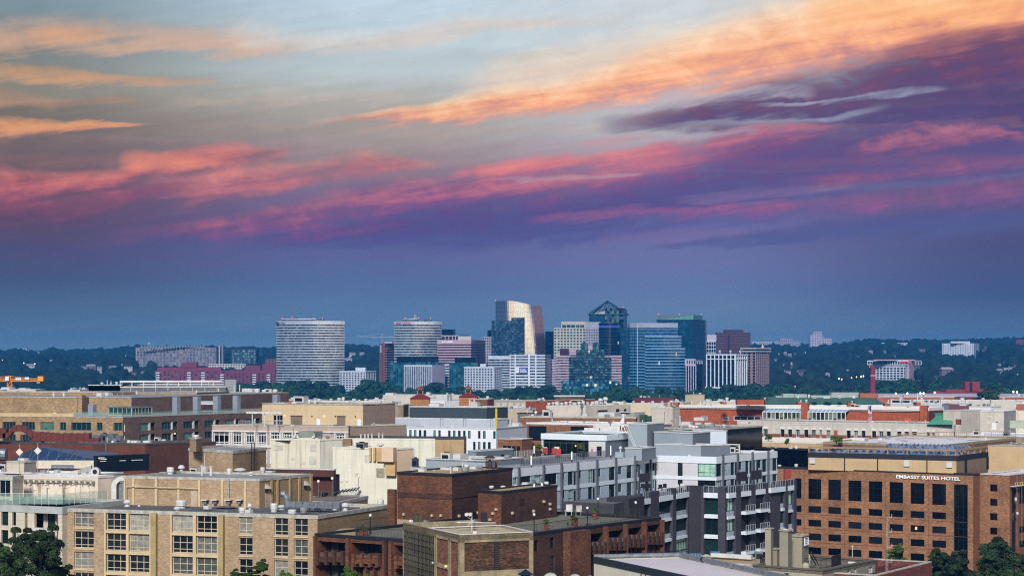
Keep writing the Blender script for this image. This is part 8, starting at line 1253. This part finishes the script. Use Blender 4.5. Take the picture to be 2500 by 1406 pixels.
low((1262, 1008), (1340, 1008.5), (1350, 1007), 600, dgw, 'dark grey flat roofed low block beneath the blue parasol', m2=sd, cap=bkc); low((1271, 1017), (1552, 1019), (1556, 1017), 520, bt, 'long umber brick parapet behind the white edged theatre roof', cap=cop, items=[(1421, 1014, 8, 34, 'turb'), (1430, 1016, 14, 6, 'box'), (1458, 1016, 6, 9, 'dish'), (1466, 1016, 8, 8, 'dish'), (1488, 1016, 44, 10, 'box'), (1478, 1011, 14, 5, 'box'), (1300, 1016, 8, 5, 'can')])
low((1511, 1005), (1550, 1006), (1575, 1005), 560, mat('pale_ribbed', 'a3a29c', .7, panels=(.8, 30, .1, .3)), 'pale ribbed low block left of the green enclosure', m2=MATS['pale_ribbed'])
low((1588, 994), (1642, 995), (1660, 994), 600, wgy, 'blank pale wall block left of the orange brick chimney', items=[(1620, 994, 10, 3, 'box'), (1598, 994, 14, 5, 'box')])
low((1546, 970), (1645, 970), (1660, 969), 980, mar, 'wide dark maroon block in the middle background', m2=mat('maroon_dark', '47161e'), items=[(1563, 970, 3, 3, 'can'), (1574, 970, 9, 3, 'can'), (1586, 970, 3, 3, 'can')], cap=bkc)  # right face in a darker maroon, its shade painted into the wall colour
low((1630, 981), (1668, 982), (1690, 981), 860, crw, 'low pale roof strip right of the maroon block', items=[(1650, 981, 5, 6, 'can'), (1640, 981, 8, 4, 'box')])
low((1673, 963), (1702, 962.5), (1720, 963), 900, crw, 'plain cream cube standing above the orange brick cornice', m2=mat('cream_shade', '8f8472'), cap=crw)
low((1720, 980), (1800, 980), (1810, 979), 850, wgy, 'low white cluttered roofs behind the orange brick storey', items=[(1730, 979, 12, 5, 'box'), (1745, 979, 10, 4, 'dish'), (1760, 979, 12, 5, 'box'), (1775, 979, 8, 9, 'can'), (1790, 979, 12, 4, 'box')])
grn2 = mat('patina_roof', '235048', .5, .1, var=.25, scale=.15, panels=(1.2, 60, .1, .3)); Y = 760
r_ = root('green_roofed_building', 'long dark green mansard roof topped with grey rooftop plant, right background', 'building', (G(2000, 980, Y).x, Y, 0)); b = MB(); q0, q1 = G(1868, 988, Y), G(2165, 988, Y); b.prism([(q0.x, Y), (q1.x, Y), (q1.x, Y+26), (q0.x, Y+26)], 0, q0.z, wp); b.build('wall', r_); b = MB(); h = G(0, 971.5, Y).z; b.hexa([q0, q1, q1+Vector((0, 25, 0)), q0+Vector((0, 25, 0))], [(q0.x+1.5, Y+2, h), (q1.x-5, Y+2, h), (q1.x-5, Y+22, h), (q0.x+1.5, Y+22, h)], grn2); b.build('mansard_roof', r_)
for l_, r2, t_ in ((1894, 1918, 966), (1912, 1940, 961), (1940, 1970, 962), (2030, 2064, 958), (2064, 2098, 958), (2100, 2144, 960), (1980, 2030, 965)): b = MB(); Yb = Y+8+(l_ % 5); b.prism([(G(l_, 0, Yb).x, Yb), (G(r2, 0, Yb).x, Yb), (G(r2, 0, Yb).x, Yb+6), (G(l_, 0, Yb).x, Yb+6)], h-.1, G(0, t_, Yb).z, mat('plant_grey', '8e9a98', .6, var=.1) if l_ < 2100 else rbk); b.build('plant_box', r_)
V(r_, h, [(1988, 972, 14, 6, 'mush'), (2020, 972, 16, 4, 'box'), (2050, 972, 12, 6, 'mush'), (2084, 972, 12, 6, 'can'), (1975, 971, 6, 8, 'can'), (1949, 972, 5, 6, 'can')])
t = low((2140, 968), (2330, 968), (2345, 967), 1150, rbk, 'long low maroon and white building along the bridge road', cap=wm, items=[])
low((2160, 984), (2300, 985), (2320, 983), 720, lg, 'grey blue flat building with white roof units behind the cornice end', items=[(2190, 984, 26, 10, 'hvac'), (2215, 984, 24, 9, 'hvac'), (2240, 984, 3, 22, 'pipe'), (2262, 983, 12, 7, 'hvac'), (2276, 983, 12, 7, 'hvac'), (2290, 983, 12, 7, 'hvac'), (2169, 984, 3, 8, 'pipe'), (2200, 990, 8, 8, 'dish')])
low((2316, 984), (2366, 985), (2372, 984), 690, mat('rose_grey_brick', '6e4648', .85), 'small rose grey brick block below the dark red terraced building', items=[(2324, 984, 6, 8, 'dish'), (2352, 990, 16, 3, 'box')])
low((2366, 991), (2420, 992), (2445, 991), 640, wp, 'white pavilion with a planted roof and louvred window in the right background', items=[(2427, 991, 7, 6, 'box'), (2400, 984, 5, 7, 'can'), (2418, 985, 4, 12, 'turb')], roofm=sedum)
low((2480, 984), (2540, 984), (2560, 983), 700, rbk, 'low brick and white building at the right edge below the lamps', cap=wp, items=[(2470, 993, 26, 7, 'box')]); low((2440, 968), (2540, 968), (2560, 967), 1100, rbk, 'thin roofline with brick stack at the right edge near the bridge lamps', items=[(2488, 967, 4, 6, 'box')])
# fillers between streets so that no ground plane shows between roofs
for i, (L_, C__, R_, Y, m) in enumerate([((700, 986), (960, 988), (1010, 986), 600, wgy), ((900, 975), (1000, 976), (1010, 975), 1000, crw), ((-80, 985), (60, 986), (90, 985), 900, crw), ((560, 975), (760, 976), (800, 975), 1050, rbk), ((760, 978), (930, 979), (950, 978), 980, wgy), ((1480, 984), (1620, 985), (1640, 984), 900, crw), ((2180, 976), (2480, 977), (2560, 976), 960, wgy), ((1660, 982), (1880, 983), (1900, 982), 1000, rbk), ((2270, 1005), (2500, 1006), (2560, 1004), 680, wgy)]):
    low(L_, C__, R_, Y, m, ['flat pale roof behind the tan block with roller doors', 'low cream roof left of the long white building', 'low cream roof behind the crane mast', 'low rosy roof below the rose brick apartments', 'low pale roof with planting under the white apartment slab', 'low cream roofs beneath the maroon block', 'wide pale low roofs below the dark red terraced building', 'low rosy roof behind the plain cream cube', 'wide pale low roof behind the pale block with a door'][i], items=[(L_[0]+20+k*((C__[0]-L_[0])/6), C__[1]-1, 8, 5, ('box', 'can', 'mush')[k % 3]) for k in range(6)])
b = MB(); p = G(1297, 1000, 640); r_ = root('parasol', 'blue parasol open on a roof in the middle background', 'parasol', tuple(p-Vector((0, 0, 2)))); b.tube(p-Vector((0, 0, 1)), p, .04, wm, 5); b.build('pole', r_); b = MB(); b.lathe(p, [(1.0, 0), (.5, .3), (.05, .5)], mat('parasol_blue', '2a4a9a'), 8); b.build('canopy', r_)
p = G(1308, 1006, 590); r_ = root('diamond_marker', 'single white diamond plate on a pole beside the blue parasol', 'antenna', tuple(p-Vector((0, 0, 2.2)))); b = MB(); s_ = .55; b.hexa([p+Vector((0, 0, -s_)), p+Vector((s_, 0, 0)), p+Vector((0, 0, s_)), p+Vector((-s_, 0, 0))], [p+Vector((0, .1, -s_)), p+Vector((s_, .1, 0)), p+Vector((0, .1, s_)), p+Vector((-s_, .1, 0))], MATS['ivory_plate']); b.build('plate', r_); b = MB(); b.tube(p-Vector((0, 0, 1.6)), p+Vector((0, .15, 1.4)), .05, wm, 5); b.build('pole', r_)
# ===== bottom right foreground
wf = mat('ivory_render', 'c8c4b0', .8, var=.06, scale=.3); Yw = 166; z0 = CZ-(1357-H)/F*Yw; w0 = Vector(AZ(1450, 1357, z0)[:2]); w1 = Vector(AZ(1660, 1352.5, z0)[:2]); d = (Vector(AZ(1690, 1407, z0)[:2])-w0).normalized(); d2 = (Vector(AZ(1895, 1402, z0)[:2])-w1).normalized()
wr = root('white_roofed_building', 'ivory building with a broad white membrane roof edged by fat metal pipes, bottom right', 'building', (w0.x, w0.y, 0)); q = [w0, w0+d*30, w1+d2*30, w1]; b = MB(); [clad(b, Face(q[i], q[(i+1) % 4]), 0, z0-.25, [], wf) for i in range(4)]; b.build('wall', wr); b = MB(); b.poly([(p.x, p.y, z0-.3) for p in q], mat('blush_membrane', 'c9c0c2', .5, var=.08, scale=.15)); b.build('roof', wr)
b = MB(); f = Face(q[0], q[1]); b.fb(f, 0, f.len, z0-.55, z0+.0, -.12, .1, mat('slate_fascia', '25323a', .5, .2)); b.build('fascia', wr); b = MB(); b.tube((*q[0], z0-.02), (*q[3], z0-.02), .2, galv, 10); b.tube((*q[3], z0-.02), (*q[2], z0-.02), .2, galv, 10)
for k in (.13, .36, .5, .8): c = Vector(q[3]).lerp(Vector(q[2]), k*.4); e = (Vector(q[2])-Vector(q[3])).normalized()*.12; b.tube((*(c-e), z0-.02), (*(c+e), z0-.02), .23, dkm if k == .36 else galv, 10)
b.build('edge_pipe', wr)
for px, hp in ((1565, 8), (1576, 6)): b = MB(); b.tube(G(px, 1408, 152), G(px, 1408-hp, 152), .05, dkm, 5); b.build('vent_pipe', wr)
cr_ = mat('putty_render', '9c9683', .85, var=.08, scale=.3); crd = mat('putty_render_shade', '807c70', .85, var=.08); Cr = Bld((1838, 1378), (2008, 1391), (2137, 1366), 200, 'row_house', 'putty coloured building with tall chimneys and a railed gravel roof at the bottom right', 'building', zb=0)
rC = lrect(Cr.FR, [(2039, 2050, 1398, 1425), (2067, 2078, 1390, 1412), (2085, 2092, 1386, 1406), (2121, 2131, 1382, 1404)]); Cr.walls(cr_, lrect(Cr.FL, [(1914, 1925, 1398, 1420)]), rC, m2=crd); Cr.roof(mat('grey_gravel', '77705f', .95, var=.3, scale=.6, speck=7), .5, capm=mat('taupe_coping', '57524a', .7), caph=.12); winset(Cr.root, Cr.FR, rC, MATS['white_trim_far'], paneD, nx=2, nz=3, fw=.1); winset(Cr.root, Cr.FL, lrect(Cr.FL, [(1914, 1925, 1398, 1420)]), MATS['white_trim_far'], paneD, nx=1); zc = Cr.z-.5
def ch_(L_, C__, R_, Y, name, m=cr_, m2=crd): t_ = Bld(L_, C__, R_, Y, par=Cr.root, zb=zc); t_.walls(m, name=name, m2=m2); t_.roof(cr_, .05, capm=cr_, caph=.1); return t_
ch_((1868, 1288.5), (1882, 1289.5), (1888, 1288), 206, 'chimney'); c2 = ch_((1903, 1293), (1924, 1295.5), (1933, 1292), 203, 'chimney'); V(Cr.root, c2.z, [(1918, 1293, 9, 3, 'box')]); c3 = ch_((1931, 1306), (1958, 1308.5), (1974, 1303.5), 206, 'stair_tower'); rw = lrect(c3.FR, [(1961, 1971, 1311, 1330)]); winset(Cr.root, c3.FR, rw, MATS['white_trim_far'], paneD, nx=3, nz=3, depth=-.1, fw=.05); ch_((1885, 1338), (1897, 1340), (1905, 1338), 206, 'roof_shed'); doors(Cr.root, Face(AZ(1888, 1370, zc)[:2], AZ(1900, 1372, zc)[:2]), [], wm)
b = MB(); b.lathe(AZ(1967, 1391, zc), [(.42, -3), (.42, .55), (.3, .75), (.1, .85)], cr_, 12); b.build('round_pier', Cr.root)
rail(Cr.root, [AZ(1856, 1378, zc), AZ(1890, 1377, zc), AZ(2004, 1388, zc), AZ(2030, 1383, zc), AZ(2053, 1378, zc)], 1.0, dkm, 1.0); rail(Cr.root, [AZ(1856, 1378, zc), AZ(1880, 1366, zc)], 1.0, dkm, .6); rail(Cr.root, [AZ(2030, 1384, zc), AZ(2052, 1377, zc)], 1.2, dkm, .25)
b = MB(); a0, a1 = G(1974, 1347, 204), AZ(1992, 1377, zc); [b.tube(a0+Vector((x, 0, 0)), a1+Vector((x, 0, 0)), .06, dkm, 4) for x in (0, .3)]; b.build('roof_stair', Cr.root)
for i, (px, lb) in enumerate(((1896, 'black metal chair at the left of the railed gravel roof'), (1944, 'black metal chair in the middle of the railed gravel roof'), (1970, 'cream deck chair beside the stair tower on the gravel roof'))): chair(px, 1383-(i == 2)*8, zc, lb, dkm if i < 2 else stw, s_=1.1)
b = MB(); b.tube(AZ(2081, 1360, zc), AZ(2081, 1360, zc)+Vector((0, 0, 1.3)), .04, wm, 5); b.lathe(AZ(2081, 1360, zc)+Vector((0, 0, 1.2)), [(.1, 0), (.1, .2)], wm, 6); b.build('vent_pipe', Cr.root); V(Cr.root, zc, [(2081, 1374, 18, 4, 'box'), (1965, 1362, 26, 3, 'box')])
Sk = Bld((1560, 1368), (1600, 1371), (1871, 1352), 232, 'low_building', 'low gravel roofed building with glass skylights and a long white duct behind the ivory building', 'building', zb=0)
Sk.L = Vector(AZ(1600, 1362, Sk.z)[:2]); t = Bld((1575, 1366), (1860, 1378), (1900, 1362), 216, 'low_building', 'low tan gravel roof with blue skylights and a long white duct', 'building', zb=0); bpy.data.objects.remove(Sk.root); t.walls(cr_); t.roof(gravel_t, .2, capm=cop, caph=.15); zk = t.z-.2
for l_, r2, y in ((1680, 1715, 1360), (1732, 1760, 1355)): b = MB(); p = AZ((l_+r2)/2, y, zk); W_ = (r2-l_)*p.y/F/2; b.hexa([p+Vector((-W_, -.8, 0)), p+Vector((W_, -.8, 0)), p+Vector((W_, .8, 0)), p+Vector((-W_, .8, 0))], [p+Vector((-W_*.8, 0, .5)), p+Vector((W_*.8, 0, .5)), p+Vector((W_*.8, .1, .5)), p+Vector((-W_*.8, .1, .5))], mat('blue_skylight', '4f7ea0', .1, .4, panels=(.35, 9, .06, .6, 'c0c8cc'))); b.build('skylight', t.root)
b = MB(); a0, a1 = AZ(1738, 1363, zk), AZ(1836, 1369, zk); dd = a1-a0; b.box((a0+a1)/2+Vector((0, 0, .25)), dd.length, .55, .45, wm, math.atan2(dd.y, dd.x)); b.box(a1+Vector((.8, 0, 0)), .9, .8, 1.15, galv); b.box(a1+Vector((.8, -.42, .35)), .7, .05, .6, dkm); b.build('duct', t.root)
rail(t.root, [AZ(1580, 1360, zk), AZ(1682, 1345, zk)], .35, dkm, .8)
# brick walled court and radio mast
rc_ = mat('court_brick', '6f3a34', .85, var=.25, scale=.5, brick=(.5, .16, '5a332e')); ct = Bld((1997, 1397), (2140, 1405), (2275, 1372), 200, 'courtyard_walls', 'roofless low brick court with pale topped walls beside the thin mast', 'wall', zb=24); b = MB(); ring(b, ct.q, 24, ct.z, .35, rc_); b.build('wall', ct.root); b = MB(); ring(b, ct.q, ct.z, ct.z+.12, .4, cop); b.build('coping', ct.root); b = MB(); b.poly([(p[0], p[1], ct.z-1.6) for p in ct.q], crd); b.build('court_floor', ct.root)
for k in (.3, .6): b = MB(); p0, p1 = Vector(ct.q[0]).lerp(Vector(ct.q[1]), k), Vector(ct.q[3]).lerp(Vector(ct.q[2]), k); b.prism([tuple(p0), tuple(p1), tuple(p1+Vector((0, .3))), tuple(p0+Vector((0, .3)))], 26, ct.z-.35, rc_); b.build('inner_wall', ct.root)
Y = 203; p = G(2164.5, 1396, Y); r_ = root('radio_mast', 'thin triangular lattice mast with four side arms before the tan brick hotel', 'mast', tuple(p)); mm = mat('mast_steel', '8a8078', .5, .4); b = MB(); h = (1396-1262)*Y/F; T3 = [Vector((.16*math.cos(a), .16*math.sin(a), 0)) for a in (0, 2.09, 4.19)]; [b.tube(p+t_, p+t_+Vector((0, 0, h)), .022, mm, 4) for t_ in T3]
for i in range(22): [b.tube(p+T3[j]+Vector((0, 0, h*i/22)), p+T3[(j+1) % 3]+Vector((0, 0, h*(i+1)/22)), .012, mm, 4) for j in range(3)]
b.build('mast', r_)
for py in (1263, 1298, 1335, 1371): b = MB(); c = G(2165, py, Y); b.tube(c, c+Vector((.55, 0, 0)), .02, wm, 4); b.tube(c+Vector((.55, 0, 0)), c+Vector((.55, 0, .42)), .022, wm, 4); b.build('side_arm', r_)
# dishes and little pyramid roof at the bottom edge
for px, r, lb in ((1344, 19, 'pale satellite dish at the bottom edge right of the dark pyramid cap'), (1404, 16, 'white satellite dish at the bottom edge, middle of three'), (1440, 12, 'white satellite dish half hidden by the ivory building')):
    p = G(px, 1410, 158); R_ = r*158/F; r_ = root('satellite_dish', lb, 'satellite dish', tuple(p-Vector((0, 0, 2)))); b = MB()
    for i in range(5):
        a0, a1 = i*.25, (i+1)*.25
        for j in range(16): u0, u1 = 6.283*j/16, 6.283*(j+1)/16; P_ = [p+Vector((R_*math.sin(a)*math.cos(u)/.95, .25*math.cos(a), R_*math.sin(a)*math.sin(u)/.95-.2)) for a, u in ((a0, u0), (a1, u0), (a1, u1), (a0, u1))]; b.poly(P_, wm)
    b.build('reflector', r_, smooth=True); b = MB(); b.tube(p+Vector((0, .2, -2)), p+Vector((0, .2, -.2)), .06, galv, 5); b.build('post', r_)
p = G(1283, 1401, 150); r_ = root('lantern_cap', 'small dark blue pyramid cap at the bottom edge under the concrete penthouse', 'roof cap', tuple(p-Vector((0, 0, 1)))); b = MB(); b.hexa([p+Vector((-.62, -.6, 0)), p+Vector((.62, -.6, 0)), p+Vector((.62, .6, 0)), p+Vector((-.62, .6, 0))], [p+Vector((-.02, 0, .42)), p+Vector((.02, 0, .42)), p+Vector((.02, .02, .42)), p+Vector((-.02, .02, .42))], mat('navy_tin', '1c2a3c', .4, .3)); b.build('cap', r_); b = MB(); b.box(p-Vector((0, 0, 1)), .8, .8, 1, dkm); b.build('drum', r_)
# ===== near trees
nl1 = leafmat('near_leaves_dark', '101d10', '38502a', .5); nl2 = leafmat('near_leaves_bright', '1c3010', '4c6826', .6)
NT = tree_meshes(20, 8, 150, 60000, .2, nl1, bark, True); NT2 = tree_meshes(14, 5, 90, 26000, .16, nl2, bark, True)
def nt(TMs, H0, px, py, Y, wpx, w0, label, rz): zt = CZ-(py-H)/F*Y; s_ = wpx*Y/F/(2*w0); place_tree(*TMs, (px-1250)/F*Y, Y, zt-H0*s_, label, s_, rz)
nt(NT, 19.5, 98, 1304, 215, 165, 8, 'large dark leafy tree covering the bottom left corner', .4); nt(NT, 19.5, 20, 1345, 205, 150, 8, 'lower dark tree at the very left edge', 2.0)
nt(NT2, 13.6, 635, 1374, 215, 70, 5, 'bright green treetop rising before the beige brick windows', 1.); nt(NT2, 13.6, 585, 1396, 213, 60, 5, 'small bright green treetop at the bottom edge below the beige brick', 2.2); nt(NT2, 13.6, 700, 1396, 214, 44, 5, 'small bright green treetop right of the bigger one before the beige brick', 3.0); nt(NT2, 13.6, 860, 1392, 205, 90, 5, 'bushy treetop before the dark brown brick balconies', 4.)
nt(NT, 19.5, 2460, 1334, 330, 160, 8, 'big dark tree covering the bottom right corner', 1.4); nt(NT, 19.5, 2310, 1352, 335, 120, 8, 'rounded dark tree before the tall glass strip of the hotel', 3.); nt(NT2, 13.6, 2190, 1334, 350, 60, 5, 'green tree behind the thin mast', .7); nt(NT2, 13.6, 2290, 1346, 345, 46, 5, 'green treetop left of the rounded dark tree', 2.7); nt(NT, 19.5, 2215, 1382, 300, 90, 8, 'low dark treetop behind the brick court', 5.); nt(NT, 19.5, 2395, 1386, 310, 80, 8, 'low dark treetop between the two big dark trees at right', 4.2); nt(NT, 19.5, 2430, 958, 1380, 95, 8, 'dark tree clump beside the dark red terraced building', 2.)
nt(NT, 19.5, 2395, 965, 1390, 60, 8, 'smaller dark tree clump touching the dark red terraces', 3.6)
# ------------------------------------------------------------------ haze
hz = bpy.data.materials.new('haze_air'); hz.use_nodes = True; n = hz.node_tree.nodes; n.remove(n['Principled BSDF'])
v = n.new('ShaderNodeVolumePrincipled'); v.inputs['Color'].default_value = (.02, .34, .93, 1); v.inputs['Density'].default_value = 1.3e-4; v.inputs['Anisotropy'].default_value = .2
hz.node_tree.links.new(v.outputs[0], n['Material Output'].inputs['Volume'])
me = bpy.data.meshes.new('haze'); X, Y0, Y1, Z0, Z1 = 3100, -400, 6600, -1, 134
me.from_pydata([(-X, Y0, Z0), (X, Y0, Z0), (X, Y1, Z0), (-X, Y1, Z0), (-X, Y0, Z1), (X, Y0, Z1), (X, Y1, Z1), (-X, Y1, Z1)], [], [(3, 2, 1, 0), (4, 5, 6, 7), (0, 1, 5, 4), (1, 2, 6, 5), (2, 3, 7, 6), (3, 0, 4, 7)])
me.materials.append(hz); o = bpy.data.objects.new('haze', me); COL.objects.link(o); o['kind'] = 'stuff'; o['label'] = 'thin blue evening haze'
